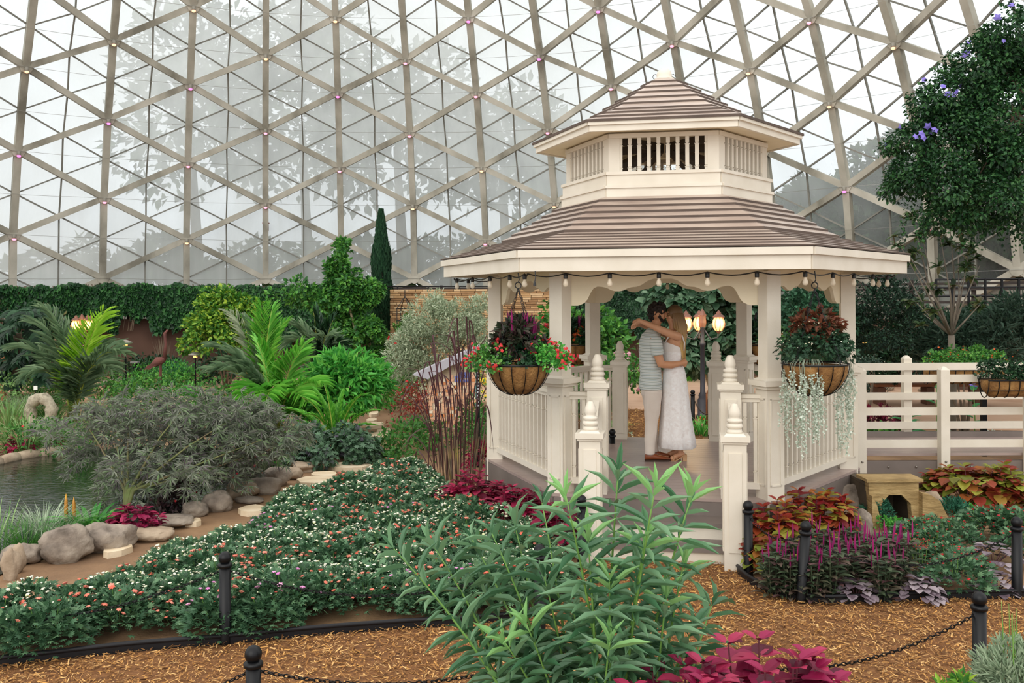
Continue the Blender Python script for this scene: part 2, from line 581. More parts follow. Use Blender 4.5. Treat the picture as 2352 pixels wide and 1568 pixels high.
# ------------------------------------------------------------------ the glass dome
DR = 21.35
DCX, DCY = -.1503 * DR, .6042 * DR
DH = [.62, .575, .528, .480, .4285, .3759, .3288, .2718, .2167, .1564, .0956, .0303, -.034]
DRR = [.62, .675, .724, .771, .8158, .8566, .8904, .9237, .9531, .978, .9941, 1.0, 1.003]
R0 = -3                                                      # row of the first entry
def dnode(c, r):
    q = max(-6, min(c, 11))
    a = -.2698 + c * 2 * math.pi / 50 - .5333e-3 * (q - 3) ** 2 - .4566e-4 * (q - 3) ** 3
    R = DRR[r - R0] * DR
    return Vector((DCX + R * math.sin(a), DCY + R * math.cos(a), CAMZ + DH[r - R0] * DR))
dome = tag(link('ceiling', None, None, (DCX, DCY, 0)), 'glass dome of triangular panes on a pale concrete frame', kind='structure')
DO = dome.location.copy()
axis = Vector((DCX, DCY, CAMZ + 2))
def inward(p):
    v = axis - p
    v.z *= .55
    return v.normalized()
def area_px(pts):
    q = []
    for p in pts:
        if p[1] < .5: return 0
        q.append(to_px(p))
    cx, cy = sum(a[0] for a in q) / len(q), sum(a[1] for a in q) / len(q)
    if not (-150 < cx < 2500 and -150 < cy < 800): return 0
    return abs(sum(q[i][0] * q[(i + 1) % len(q)][1] - q[(i + 1) % len(q)][0] * q[i][1] for i in range(len(q)))) / 2
nodes = [(c, r) for c in range(-9, 16) for r in range(-3, 10) if (c + r) % 2 == 0]
NS = set(nodes)
tris, edges = [], []
for c, r in nodes:
    for dc in (1, -1):
        if (c, r + 2) in NS and (c + dc, r + 1) in NS:
            tris.append((dnode(c, r), dnode(c, r + 2), dnode(c + dc, r + 1)))
    for n2 in ((c, r + 2), (c + 1, r + 1), (c - 1, r + 1)):
        if n2 in NS:
            edges.append((dnode(c, r), dnode(*n2)))
# main concrete beams
edges.sort(key=lambda e: -((Vector(to_px(e[0])) - Vector(to_px(e[1]))).length if area_px([e[0], e[1], e[1] + Vector((.5, 0, .5))]) else 0))
rest = MB()
for i, (a, b2) in enumerate(edges):
    w = .15 if abs((a - b2).normalized().z) < .6 else .165
    b = MB() if i < 290 else rest
    ii = inward((a + b2) / 2)
    dd = (b2 - a) * .012
    b.bar(a + dd + ii * .13 - DO, b2 - dd + ii * .13 - DO, w * 1.25, .26, ii)
    if i < 290:
        b.build('beam', M_conc, dome)
tag(rest.build('beam', M_conc, dome), kind='stuff')
# hubs at the nodes
hb = MB()
for c, r in nodes:
    p = dnode(c, r)
    ii = inward(p)
    hb.tube([p - DO + ii * .02, p - DO + ii * .28], .2, 8)
tag(hb.build('node_hub', M_conc, dome), kind='stuff')
# panes and mullions
m = bpy.data.materials.new('dome_glass')
m.use_nodes = True
nt = m.node_tree
nt.nodes.remove(nt.nodes['Principled BSDF'])
tr = nt.nodes.new('ShaderNodeBsdfTransparent')
tr.inputs[0].default_value = (.93, .95, .96, 1)
tl = nt.nodes.new('ShaderNodeBsdfTranslucent')
tl.inputs[0].default_value = (.93, .95, .93, 1)
gl = nt.nodes.new('ShaderNodeBsdfDiffuse')
gl.inputs[0].default_value = (.6, .63, .6, 1)
ad = nt.nodes.new('ShaderNodeMixShader')
ad.inputs[0].default_value = .25
nt.links.new(tl.outputs[0], ad.inputs[1])
nt.links.new(gl.outputs[0], ad.inputs[2])
mx = nt.nodes.new('ShaderNodeMixShader')
st = ramp(nt, noise(nt, 1.0, 4, stretch=(1.6, 1.6, .12)), ['000000', 'ffffff'], [.3, .75])
big = ramp(nt, noise(nt, .25, 3), ['000000', 'ffffff'], [.3, .7])
ma = nt.nodes.new('ShaderNodeMath'); ma.operation = 'ADD'
nt.links.new(st, ma.inputs[0]); nt.links.new(big, ma.inputs[1])
mr = nt.nodes.new('ShaderNodeMapRange')
mr.inputs['From Max'].default_value = 2
mr.inputs['To Min'].default_value = .34
mr.inputs['To Max'].default_value = .62
nt.links.new(ma.outputs[0], mr.inputs[0])
gx_ = nt.nodes.new('ShaderNodeTexCoord'); gs_ = nt.nodes.new('ShaderNodeSeparateXYZ'); nt.links.new(gx_.outputs['Object'], gs_.inputs[0])
gm_ = nt.nodes.new('ShaderNodeMapRange')                     # haze share drops towards the right side
gm_.inputs['From Min'].default_value = 6; gm_.inputs['From Max'].default_value = 17; gm_.inputs['To Min'].default_value = 1.0; gm_.inputs['To Max'].default_value = .3
nt.links.new(gs_.outputs['X'], gm_.inputs[0])
gq_ = nt.nodes.new('ShaderNodeMath'); gq_.operation = 'MULTIPLY'
nt.links.new(mr.outputs[0], gq_.inputs[0]); nt.links.new(gm_.outputs[0], gq_.inputs[1])
nt.links.new(gq_.outputs[0], mx.inputs[0])
nt.links.new(tr.outputs[0], mx.inputs[1])
nt.links.new(ad.outputs[0], mx.inputs[2])
nt.links.new(mx.outputs[0], nt.nodes['Material Output'].inputs[0])
M_glass = m
panes, mull = [], []
for A, B, C in tris:
    ab, bc, ca = (A + B) / 2, (B + C) / 2, (C + A) / 2
    panes += [(A, ab, ca), (B, bc, ab), (C, ca, bc), (ab, bc, ca)]
    mull += [(ab, bc), (bc, ca), (ca, ab)]
panes.sort(key=lambda t_: -area_px(t_))
mull.sort(key=lambda e: -area_px([e[0], e[1], e[1] + Vector((.5, 0, .5))]))
rest = MB()
for i, (a, b2, c2) in enumerate(panes):
    b = MB() if i < 300 else rest
    ii = inward((a + b2 + c2) / 3)
    ctr = (a + b2 + c2) / 3
    q = [p.lerp(ctr, .012) - DO - ii * .02 for p in (a, b2, c2)]
    b.prism([0, 1, 2], lambda k: q[k], lambda k: q[k] - ii * .012)
    if i < 300:
        b.build('pane', M_glass, dome)
tag(rest.build('pane', M_glass, dome), kind='stuff')
rest = MB()
for i, (a, b2) in enumerate(mull):
    b = MB() if i < 300 else rest
    ii = inward((a + b2) / 2)
    b.bar(a + ii * .045 - DO, b2 + ii * .045 - DO, .045, .08, ii)
    if i < 300:
        b.build('mullion', M_alu, dome)
tag(rest.build('mullion', M_alu, dome), kind='stuff')
# thin wires strung between the beams
b = MB()
for r in range(-2, 9):
    for c in range(-6, 13):
        if (c + r) % 2: continue
        if (c + 2, r) in NS:
            p, q = dnode(c, r), dnode(c + 2, r)
            b.tube([x - DO for x in arc(p + inward(p) * .3, q + inward(q) * .3, -.05, 3)], .006, 3, False)
tag(b.build('wire', mat('wire_metal', 'a5a39c', .6), dome), kind='stuff')
# LED lamps at the nodes in view
M_housing = mat('lamp_housing', '9b968a', .4)
EC = {'pink': emis('led_pink', 'ff9db6', 1.6), 'amber': emis('led_amber', 'ffc296', 1.6), 'magenta': emis('led_magenta', 'f77fd0', 1.6)}
led_col = {}
def led(c, r, colr):
    p = dnode(c, r)
    x, y = to_px(p)
    if not (-10 < x < 2360 and -20 < y < 600): return
    q = p + inward(p) * .34 - Vector((0, 0, .14))
    t = thing('led_lamp', f'small glowing {colr} lamp fixed below a node of the dome frame', 'lamp', q, 0, f'{colr} lamps on the dome frame')
    b = MB(); b.lathe([(.045, .0), (.06, .02), (.06, .12), (.03, .14)], n=8)
    b.build('housing', M_housing, t, True)
    b = MB(); b.lathe([(.02, -.06), (.055, -.045), (.062, -.01), (.055, .0)], n=8)
    b.build('lens', EC[colr], t, True)
cl = {(1, 1): 'amber', (3, 1): 'magenta', (5, 1): 'magenta', (2, 2): 'pink', (4, 2): 'magenta', (1, 3): 'magenta', (7, 3): 'amber', (8, 4): 'amber', (8, 6): 'magenta', (-3, 3): 'amber', (-2, 2): 'amber', (-1, 1): 'amber', (0, 2): 'amber', (-1, 7): 'amber', (1, 7): 'amber', (2, 6): 'amber', (3, 5): 'amber', (4, 6): 'amber', (9, 3): 'amber', (-1, 3): 'magenta', (-2, 4): 'magenta', (-3, 5): 'magenta'}
for c, r in nodes:
    if 1 <= r <= 7 and not (5 <= c <= 7 and r > 3) and not c > 9 and not (c == 4 and r > 6) and c > -4:
        led(c, r, cl.get((c, r), 'pink'))
# red alarm boxes hanging on the beam
for x, y, w in ((610, 343, 'upper'), (611, 522, 'lower')):
    q = P(x, y, 33.1)
    t = thing('alarm_box', f'{w} of the two small dark red boxes on a dome beam', 'alarm', q)
    b = MB(); b.box((0, 0, 0), (.16, .14, .24)); b.build('box', mat('red_box', '8c2f28', .5), t)
    b = MB(); b.box((0, -.02, .15), (.22, .18, .04)); b.build('hood', mat('red_box', '8c2f28', .5), t)
    b = MB(); b.box((0, .12, 0), (.06, .16, .1)); b.build('bracket', M_alu, t)

# ------------------------------------------------------------------ walls inside the dome
WR = 17.0
def wallp(a, z, r=WR):
    return (DCX + r * math.sin(a), DCY + r * math.cos(a), z)
wb = link('wall_back', None, None, (0, 0, 0)); tag(wb, kind='structure')
b = MB()
A0, A1, NA = math.radians(-78), math.radians(84), 60
V = []
for i in range(NA + 1):
    a = A0 + (A1 - A0) * i / NA
    V += [wallp(a, 0), wallp(a, 1.7), wallp(a, 1.7, WR + .25), wallp(a, 0, WR + .25)]
b.add(V, [(4 * i + k, 4 * i + (k + 1) % 4, 4 * i + 4 + (k + 1) % 4, 4 * i + 4 + k) for i in range(NA) for k in range(4)])
b.build('stucco', M_wallb, wb)
SA = [A0 + (A1 - A0) * i / 30 for i in range(31)]
for i in range(30):
    for z in (1.82, 1.98, 2.14, 2.30, 2.46, 2.60):
        b = MB(); b.bar(wallp(SA[i], z, WR + .1), wallp(SA[i + 1], z, WR + .1), .05, .06)
        b.build('slat', M_slat, wb)
    b = MB(); x, y, _ = wallp(SA[i], 0, WR + .16); b.box((x, y, 2.2), (.08, .08, 1.0), -SA[i])
    b.build('fence_post', M_slat, wb)
# dark strip behind the slats and the low outer kerb under the dome
kb = MB(); V = []
for i in range(NA + 1):
    a = A0 + (A1 - A0) * i / NA
    V += [wallp(a, 0, DR + .1), wallp(a, 2.75, DR + .1), wallp(a, 2.75, DR + .5), wallp(a, 0, DR + .5)]
kb.add(V, [(4 * i + k, 4 * i + (k + 1) % 4, 4 * i + 4 + (k + 1) % 4, 4 * i + 4 + k) for i in range(NA) for k in range(4)])
tag(kb.build('wall_outer', mat('kerb_concrete', ['8d8a80', 'a29f94'], .9, 1)), kind='structure')

# stone veneer wall
SW = 24.0
sx0, sx1, sz1 = GX(896, SW), GX(1262, SW), 2.53
ws = link('wall_stone', None, None, ((sx0 + sx1) / 2, SW, 0)); tag(ws, kind='structure')
b = MB(); b.box((0, .15, sz1 / 2), (sx1 - sx0, .25, sz1)); b.build('backing', mat('stone_joint', '5a432d', .95), ws)
M_ven = [mat('veneer_stone_' + n, cs, .85, 2, .3, 25) for n, cs in (('tan', ['b18c60', 'c29d70']), ('brown', ['8f6c48', 'a37e57']), ('pale', ['c7a67c', 'd3b58d']))]
stones = []
rows = 44
rh = (sz1 - .02) / rows
for j in range(rows):
    x = sx0 - R_.random() * .3
    while x < sx1:
        L = .16 + .28 * R_.random()
        a, c = max(x, sx0), min(x + L, sx1)
        if c - a > .04:
            stones.append(((a + c) / 2, sz1 - rh * (j + .5), c - a, R_.random() * .05, R_.choice((0, 0, 1, 1, 2))))
        x += L
vb = {}
rest = [MB(), MB(), MB()]
for i, (x, z, L, d, mi) in enumerate(stones):
    if i < 300:
        key = (round(L * 12) / 12, mi)
        if key not in vb:
            q = MB(); q.box((0, 0, 0), (1, 1, 1), 0); vb[key] = q.mesh('brick', M_ven[mi])
        o = link('brick', vb[key], ws, (x - (sx0 + sx1) / 2, -.0 - d / 2, z))
        o.scale = (L - .012, .06 + d, rh - .008)
    else:
        rest[mi].box((x - (sx0 + sx1) / 2, -d / 2, z), (L - .012, .06 + d, rh - .008))
for q, mm in zip(rest, M_ven):
    tag(q.build('brick', mm, ws), kind='stuff')
# thin pipe rail on top of the stone wall
t = thing('pipe_rail', 'thin black pipe running along the top of the stone wall', 'rail', (sx0, SW, sz1))
b = MB(); b.tube([(-.4, 0, .07), (sx1 - sx0 + .3, 0, .07)], .018, 6); b.build('pipe', M_black, t, True)
for i in range(6):
    b = MB(); b.box((.2 + i * .8, 0, .03), (.04, .04, .09)); b.build('clip', M_black, t)

# ------------------------------------------------------------------ trees outside the dome
L_out = leaf_mat('outside_leaves', ['2b3f22', '3d5530', '4d6a3c'], .7, .3)
def outtree(x, y, z0, z1, w, label, n=2600, L=.55):
    t = thing('tree', label, 'tree', (x, y, 0))
    b = MB(); b.tube([(0, 0, 0), (.3, .1, z0 + .5), (0, 0, (z0 + z1) / 2)], [.45, .3, .15], 8); b.build('trunk', M_bark, t, True)
    b = MB(); bush(b, (0, 0, (z0 + z1) / 2), (w, w, (z1 - z0) / 2), n, L, L * .6, clumps=36, clump_r=.3, shell=.55)
    tag(b.build('crown', L_out, t), kind='stuff')
outtree(-15, 43, 3, 16.5, 4.5, 'tall tree outside the glass, blurred, far left of the cypress')
outtree(-10.5, 46, 3, 19, 4.2, 'tallest blurred tree outside the glass, above the palm')
outtree(-5.5, 44, 3, 16, 4.4, 'blurred tree outside the glass, above the cypress')
outtree(-.5, 45, 3, 14, 4.2, 'blurred tree outside the glass, left of the gazebo roof')
outtree(5, 44, 2, 9.5, 4.5, 'low blurred tree outside the glass behind the gazebo')
outtree(15.6, 29.2, .3, 8.6, 3.0, 'dark tree close outside the glass, right of the gazebo roof', 16000, .34)
outtree(19.8, 25.2, .3, 9, 3.2, 'dark tree close outside the glass behind the hanging vine', 16000, .34)
outtree(11.0, 34.2, .3, 6.6, 2.6, 'low dark tree outside the glass beside the gazebo roof', 9000, .34)
outtree(13.4, 31.9, .3, 8.4, 2.6, 'dark tree close outside the glass, just right of the cupola eave', 14000, .34)
outtree(17.9, 27.0, .3, 9.6, 2.8, 'tallest dark tree close outside the glass, behind the magnolia', 16000, .34)
outtree(21.6, 22.6, .3, 9, 3.0, 'dark tree close outside the glass at the right frame edge', 14000, .34)
t = thing('hedge', 'long low hedge outside the foot of the dome glass', 'hedge', (-6, 39, 0))
b = MB()
for i in range(14):
    bush(b, (-14 + i * 2.3, 1.5 - .03 * (i - 7) ** 2, 1.8), (1.9, 1.4, 2.4 + R_.random()), 1500, .4, .25, clumps=14)
tag(b.build('foliage', L_out, t), kind='stuff')

# ------------------------------------------------------------------ gazebo
GC = Vector((.8716 * 2, 5.2255 * 2, 0))
YAW = -.18
DZ = .446
gz = thing('gazebo', 'cream six-sided wooden gazebo with a two-tiered brown roof and cupola', 'gazebo', GC)
def hv(k, R):
    a = hexang(k, YAW)
    return Vector((R * math.cos(a), R * math.sin(a), 0))
def at_z(v, z):
    return Vector((v.x, v.y, z))
SIDES = ['front', 'right_front', 'right_back', 'back', 'left_back', 'left_front']     # side k runs from vertex k to k+1
def sidef(k):
    """origin, unit along, unit outward of side k (R = 1 geometry), for any radius"""
    a, b = hv(k, 1), hv((k + 1) % 6, 1)
    u = (b - a).normalized()
    n = Vector((u.y, -u.x, 0))
    return u, n
def onside(k, s, off, z):
    """s from the middle of side k along it, off outward from the R = 2 apothem"""
    u, n = sidef(k)
    return n * (2 * math.cos(math.radians(30)) + off) + u * s + Vector((0, 0, z))
# deck: fascia, boards
RD = 2.1
ap = RD * math.cos(math.radians(30))
u0, n0 = sidef(0)
hexpts = [hv(k, RD) for k in range(6)]
nb = 26
bw = 2 * ap / nb
for i in range(nb):
    y0, y1 = -ap + i * bw + .003, -ap + (i + 1) * bw - .003
    def hw(y):
        return RD - abs(y) * math.tan(math.radians(30))
    b = MB()
    q = [(-hw(y0), y0), (hw(y0), y0), (hw(y1), y1), (-hw(y1), y1)]
    # along u0, outwards -n0
    b.prism(q, lambda p: u0 * p[0] - n0 * p[1] * -1 * -1 + Vector((0, 0, DZ)), lambda p: u0 * p[0] - n0 * p[1] * -1 * -1 + Vector((0, 0, DZ - .03)))
    b.build('deck_board', M_deck, gz)
for k in range(6):
    a, c = hv(k, RD - .02), hv((k + 1) % 6, RD - .02)
    b = MB(); b.bar(at_z(a, DZ - .03 - .175), at_z(c, DZ - .03 - .175), .04, .345)
    b.build('deck_fascia', M_deckedge, gz)
    b = MB(); b.bar(at_z(a, .03), at_z(c, .03), .03, .05)
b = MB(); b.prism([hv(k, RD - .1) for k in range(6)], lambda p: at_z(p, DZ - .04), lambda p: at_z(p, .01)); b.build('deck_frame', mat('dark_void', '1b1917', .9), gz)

# posts
CAPZ = 1.533
for k in range(6):
    v = hv(k, 1.97)
    a = hexang(k, YAW)
    b = MB()
    b.box((v.x, v.y, (CAPZ + 2.57) / 2), (.15, .15, 2.57 - CAPZ), a)
    post = b.build('post', cream, gz)
    b = MB()
    b.box((v.x, v.y, (CAPZ + DZ - (.36 if k in (0, 1, 2, 5) else 0)) / 2), (.185, .185, CAPZ - DZ + (.36 if k in (0, 1, 2, 5) else 0)), a)
    pb = b.build('post_base', cream, post)
    b = MB()
    b.box((v.x, v.y, CAPZ - .045), (.235, .235, .03), a)
    b.box((v.x, v.y, CAPZ - .005), (.285, .285, .05), a)
    b.box((v.x, v.y, CAPZ + .03), (.22, .22, .02), a, .75)
    b.build('post_cap', cream, post)
    b = MB()
    for da in (0, math.pi / 2, math.pi, -math.pi / 2):
        d = Vector((math.cos(a + da), math.sin(a + da), 0))
        s = Vector((-d.y, d.x, 0))
        for off in (-.055, .055):
            p = v + d * .094 + s * off
            b.box((p.x, p.y, .98), (.012, .016, .82), a + da)
        for z in (.58, 1.38):
            p = v + d * .094
            b.box((p.x, p.y, z), (.012, .126, .016), a + da)
    b.build('panel_moulding', cream, post)

# scalloped valances
VP = [(0, 2.508), (22, 2.508), (35, 2.491), (50, 2.45), (62, 2.432), (75, 2.428), (86, 2.415), (95, 2.396), (105, 2.388), (117, 2.392), (125, 2.402), (133, 2.42), (145, 2.433), (157, 2.437), (166, 2.42), (172, 2.39), (177, 2.35), (182, 2.31), (189, 2.278), (198, 2.26), (206, 2.25), (226, 2.25), (238, 2.25)]
prof = [(-x / 244, z) for x, z in VP[:0:-1]] + [(x / 244, z) for x, z in VP]
for k in range(6):
    b = MB()
    W = .97
    top = 2.60
    # strips, so the scalloped outline stays a clean mesh
    V, Fc = [], []
    for off in (.0, .035):
        for x, z in prof:
            V += [tuple(onside(k, x * W, -.10 + off, z)), tuple(onside(k, x * W, -.10 + off, top))]
    n = len(prof)
    for i in range(n - 1):
        a, c = 2 * i, 2 * i + 2
        Fc += [(a, c, c + 1, a + 1), (2 * n + a, 2 * n + a + 1, 2 * n + c + 1, 2 * n + c), (a, 2 * n + a, 2 * n + c, c)]
    b.add(V, Fc)
    b.build('valance', cream_in, gz)

# railings
bal_proto = {}
def baluster_mesh(h, m=cream):
    key = round(h, 3)
    if key not in bal_proto:
        b = MB()
        w = .034
        z1, z2 = h * .14, h * .8
        b.box((0, 0, z1 / 2 - .004), (w, w, z1 - .008))
        b.box((0, 0, (z1 + z2) / 2), (w, w, z2 - z1 - .012))
        b.box((0, 0, (z2 + h) / 2 + .004), (w, w, h - z2 - .008))
        for z in (z1, z2):
            b.box((0, 0, z), (w * .7, w * .7, .02))
            b.box((0, 0, z - .008), (w * 1.25, w * 1.25, .006))
        bal_proto[key] = b.mesh('baluster', m)
    return bal_proto[key]
def railing(k, s0, s1, n, zt, zb, off=-.03):
    u, nn = sidef(k)
    rz = math.atan2(u.y, u.x)
    c = (s0 + s1) / 2
    b = MB()
    p = onside(k, c, off, zt - .02); b.box(p, (s1 - s0, .09, .035), rz)
    p = onside(k, c, off, zt - .055); b.box(p, (s1 - s0, .055, .04), rz)
    tr_ = b.build('top_rail', cream, gz)
    b = MB(); p = onside(k, c, off, zb); b.box(p, (s1 - s0, .06, .06), rz)
    b.build('bottom_rail', cream, gz)
    h = zt - .07 - zb - .03
    for i in range(n):
        s = s0 + (s1 - s0) * (i + .5) / n
        link('baluster', baluster_mesh(h), gz, onside(k, s, off, zb + .03), rz)
ZT, ZB = 1.42, .56
for k in (1, 5):
    railing(k, -.9, .9, 16, ZT, ZB)
railing(4, -.9, .9, 15, ZT, ZB)
for s0, s1 in ((-.9, -.71), (.71, .9)):
    railing(0, s0, s1, 2, ZT, ZB)
    railing(3, s0, s1, 2, ZT, ZB)

# newels with turned finials
FIN = [(.062, 0), (.066, .012), (.06, .03), (.045, .036), (.062, .045), (.07, .06), (.062, .078), (.044, .084), (.056, .09), (.064, .102), (.06, .118), (.04, .126), (.046, .14), (.052, .165), (.046, .195), (.03, .235), (.022, .25), (.0, .252)]
def newel(k, s, off, z0, zc, w=.185, fs=1.0):
    u, nn = sidef(k)
    rz = math.atan2(u.y, u.x)
    p = onside(k, s, off, 0)
    b = MB(); b.box((p.x, p.y, (z0 + zc) / 2), (w, w, zc - z0), rz)
    nw = b.build('newel_post', cream, gz)
    b = MB()
    b.box((p.x, p.y, zc + .0), (w + .03, w + .03, .025), rz)
    b.box((p.x, p.y, zc + .03), (w + .06, w + .06, .045), rz)
    b.box((p.x, p.y, zc + .062), (w + .0, w + .0, .02), rz, .8)
    b.build('newel_cap', cream, nw)
    b = MB(); b.lathe([(r * fs * 1.05, z * fs) for r, z in FIN], (p.x, p.y, zc + .07), 16)
    b.build('finial', cream, nw, True)
    b = MB()
    a0 = z0 + .16 if z0 < .3 else z0 + .08
    for da in range(4):
        a = rz + da * math.pi / 2
        d = Vector((math.cos(a), math.sin(a), 0)); q = p + d * (w / 2 + .004)
        b.box((q.x, q.y, (a0 + zc - .09) / 2), (.014, w * .58, zc - .09 - a0), a)
    b.build('raised_panel', cream, nw)
    return nw
SG = .625
for s in (-SG, SG):
    newel(0, s, -.03, DZ, 1.46)
    newel(0, s * .985, .80, .01, 1.10)
    newel(3, s, -.03, DZ, 1.42)
# sloping handrails between the newels and wooden stringers
for s in (-SG, SG):
    b = MB()
    b.bar(onside(0, s, .1, 1.32), onside(0, s, .72, .93), .06, .075)
    b.build('stair_rail', cream, gz)
    b = MB()
    b.bar(onside(0, s, .1, .72), onside(0, s, .72, .33), .05, .06)
    b.build('stair_rail', cream, gz)
    b = MB()
    for q in (.3, .5):
        z = 1.32 - (q - .1) * .63
        link('baluster', baluster_mesh(.55), gz, onside(0, s, q, z - .59), math.atan2(u0.y, u0.x))
# steps
b = MB()
rz0 = math.atan2(u0.y, u0.x)
for i, (off0, off1, z) in enumerate(((.08, .40, DZ - .15), (.36, .70, DZ - .30))):
    b = MB(); c = onside(0, 0, (off0 + off1) / 2, z - .02); b.box(c, (1.14, off1 - off0 + .03, .035), rz0); b.build('stair_tread', M_deckedge, gz)
for off, z0, z1 in ((.10, DZ - .17, DZ - .035), (.37, DZ - .32, DZ - .185), (.68, .0, DZ - .335)):
    b = MB(); c = onside(0, 0, off, (z0 + z1) / 2); b.box(c, (1.12, .025, z1 - z0), rz0); b.build('stair_riser', cream if off > .3 else M_deckedge, gz)
b = MB(); c = onside(0, 0, .62, .14); b.box(c, (1.14, .03, .05), rz0); b.build('stair_tread', M_deckedge, gz)

# main roof
def hexring_side(k, Ra, za, Rb, zb, th, out=.0):
    """slanted course of side k from radius Ra (low) to Rb (high)"""
    k2 = (k + 1) % 6
    lo0, lo1, hi0, hi1 = at_z(hv(k, Ra), za), at_z(hv(k2, Ra), za), at_z(hv(k, Rb), zb), at_z(hv(k2, Rb), zb)
    dz = Vector((0, 0, th))
    V = [lo0, lo1, hi1, hi0]
    V2 = [lo0 + dz, lo1 + dz, hi1, hi0]
    V2[2] = hi1 + dz * .25
    V2[3] = hi0 + dz * .25
    b = MB()
    b.add([tuple(v) for v in V + V2], [(3, 2, 1, 0), (4, 5, 6, 7), (0, 1, 5, 4), (1, 2, 6, 5), (2, 3, 7, 6), (3, 0, 4, 7)])
    return b
def roof(levels, th):
    for i in range(len(levels) - 1):
        (ra, za), (rb, zb) = levels[i], levels[i + 1]
        dr, dz_ = (rb - ra), (zb - za)
        ov = .35 if i < len(levels) - 2 else 0
        for k in range(6):
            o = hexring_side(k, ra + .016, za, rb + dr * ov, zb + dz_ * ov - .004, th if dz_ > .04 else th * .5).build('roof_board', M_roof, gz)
            o.data.materials.append(M_roofedge_shade)
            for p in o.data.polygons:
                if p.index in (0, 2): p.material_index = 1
lv = [(2.62 - (2.62 - 1.879) * i / 6, 2.775 + (2.966 - 2.775) * i / 6) for i in range(6)]
lv += [(1.879 - (1.879 - 1.165) * i / 6, 2.966 + (3.375 - 2.966) * i / 6) for i in range(7)]
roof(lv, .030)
# fascia, drip board, soffit
for k in range(6):
    b = MB(); b.bar(at_z(hv(k, 2.575), 2.638), at_z(hv((k + 1) % 6, 2.575), 2.638), .04, .13); b.build('fascia', cream, gz)
    b = MB(); b.bar(at_z(hv(k, 2.605), 2.735), at_z(hv((k + 1) % 6, 2.605), 2.735), .05, .066); b.build('drip_board', cream, gz)
b = MB()
V = [at_z(hv(k, 2.56), 2.62) for k in range(6)] + [at_z(hv(k, 1.95), 2.64) for k in range(6)] + [at_z(hv(k, 1.1), 3.2) for k in range(6)]
b.add([tuple(v) for v in V], [(j * 6 + k, j * 6 + (k + 1) % 6, j * 6 + 6 + (k + 1) % 6, j * 6 + 6 + k) for j in range(2) for k in range(6)])
b.build('soffit', cream_in, gz)
b = MB()
for k in range(6):
    b.bar(at_z(hv(k, 1.95), 2.62), at_z(hv(k, 1.08), 3.24), .05, .12)
b.build('rafters', cream_in, gz)
# cupola
for k in range(6):
    for R, z0, z1, nm in ((1.165, 3.33, 3.46, 'cupola_board'), (1.185, 3.46, 3.49, 'cupola_trim'), (1.15, 3.49, 3.60, 'cupola_board'), (1.17, 3.60, 3.632, 'cupola_sill'), (1.12, 3.985, 4.03, 'cupola_plate')):
        b = MB(); b.bar(at_z(hv(k, R), (z0 + z1) / 2), at_z(hv((k + 1) % 6, R), (z0 + z1) / 2), .04, z1 - z0); b.build(nm, cream, gz)
    v = hv(k, 1.105); a = hexang(k, YAW)
    b = MB()
    for sgn in (-1, 1):
        u, nn = sidef(k if sgn > 0 else (k - 1) % 6)
        c = hv(k, 1.12) + u * sgn * .055 - nn * .02
        b.box((c.x, c.y, 3.81), (.115, .05, .36), math.atan2(u.y, u.x))
    b.build('cupola_corner', cream, gz)
    u, nn = sidef(k)
    rz = math.atan2(u.y, u.x)
    nbal = 10
    apc = 1.12 * math.cos(math.radians(30)) - .02
    for i in range(nbal):
        s = -.44 + .88 * i / (nbal - 1)
        c = nn * apc + u * s
        link('cupola_baluster', baluster_mesh(.355), gz, (c.x, c.y, 3.632), rz).scale = (1.15, 1.15, 1)
    # wide inner lining board, eaves
b = MB()
V = [at_z(hv(k, 1.47), 4.02) for k in range(6)] + [at_z(hv(k, 1.0), 4.06) for k in range(6)] + [at_z(hv(k, .1), 4.6) for k in range(6)]
b.add([tuple(v) for v in V], [(j * 6 + k, j * 6 + (k + 1) % 6, j * 6 + 6 + (k + 1) % 6, j * 6 + 6 + k) for j in range(2) for k in range(6)])
b.build('cupola_soffit', cream_in, gz)
b = MB()
for k in range(6):
    b.bar(at_z(hv(k, 1.08), 3.98), at_z(hv(k, .05), 4.02), .04, .09)
    b.bar(at_z(hv(k, 1.0), 3.62), at_z(hv(k, .05), 4.0), .03, .05)
b.build('cupola_beams', mat('dark_beam', '51473c', .7), gz)
lv2 = [(1.51 - (1.51 - .98) * i / 3, 4.105 + (4.30 - 4.105) * i / 3) for i in range(3)] + [(.98 - (.98 - .11) * i / 6, 4.30 + (4.80 - 4.30) * i / 6) for i in range(7)]
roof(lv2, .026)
for k in range(6):
    b = MB(); b.bar(at_z(hv(k, 1.465), 4.045), at_z(hv((k + 1) % 6, 1.465), 4.045), .035, .07); b.build('cupola_fascia', cream, gz)
    b = MB(); b.bar(at_z(hv(k, 1.49), 4.09), at_z(hv((k + 1) % 6, 1.49), 4.09), .04, .035); b.build('cupola_drip_board', cream, gz)
b = MB(); b.lathe([(.11, 4.77), (.11, 4.81), (.085, 4.82), (.088, 4.85), (.075, 4.89), (.045, 4.92), (0, 4.93)], n=16)
b.build('roof_ball', cream, gz, True)
b = MB()
for a in (0, math.pi):
    c = Vector((math.cos(a) * .1, math.sin(a) * .1, 4.83))
    b.tube([c + Vector((.03 * math.cos(t), 0, .03 * math.sin(t))) for t in np.linspace(0, 5.6, 9)], .004, 4)
b.build('eye_hook', M_black, gz)

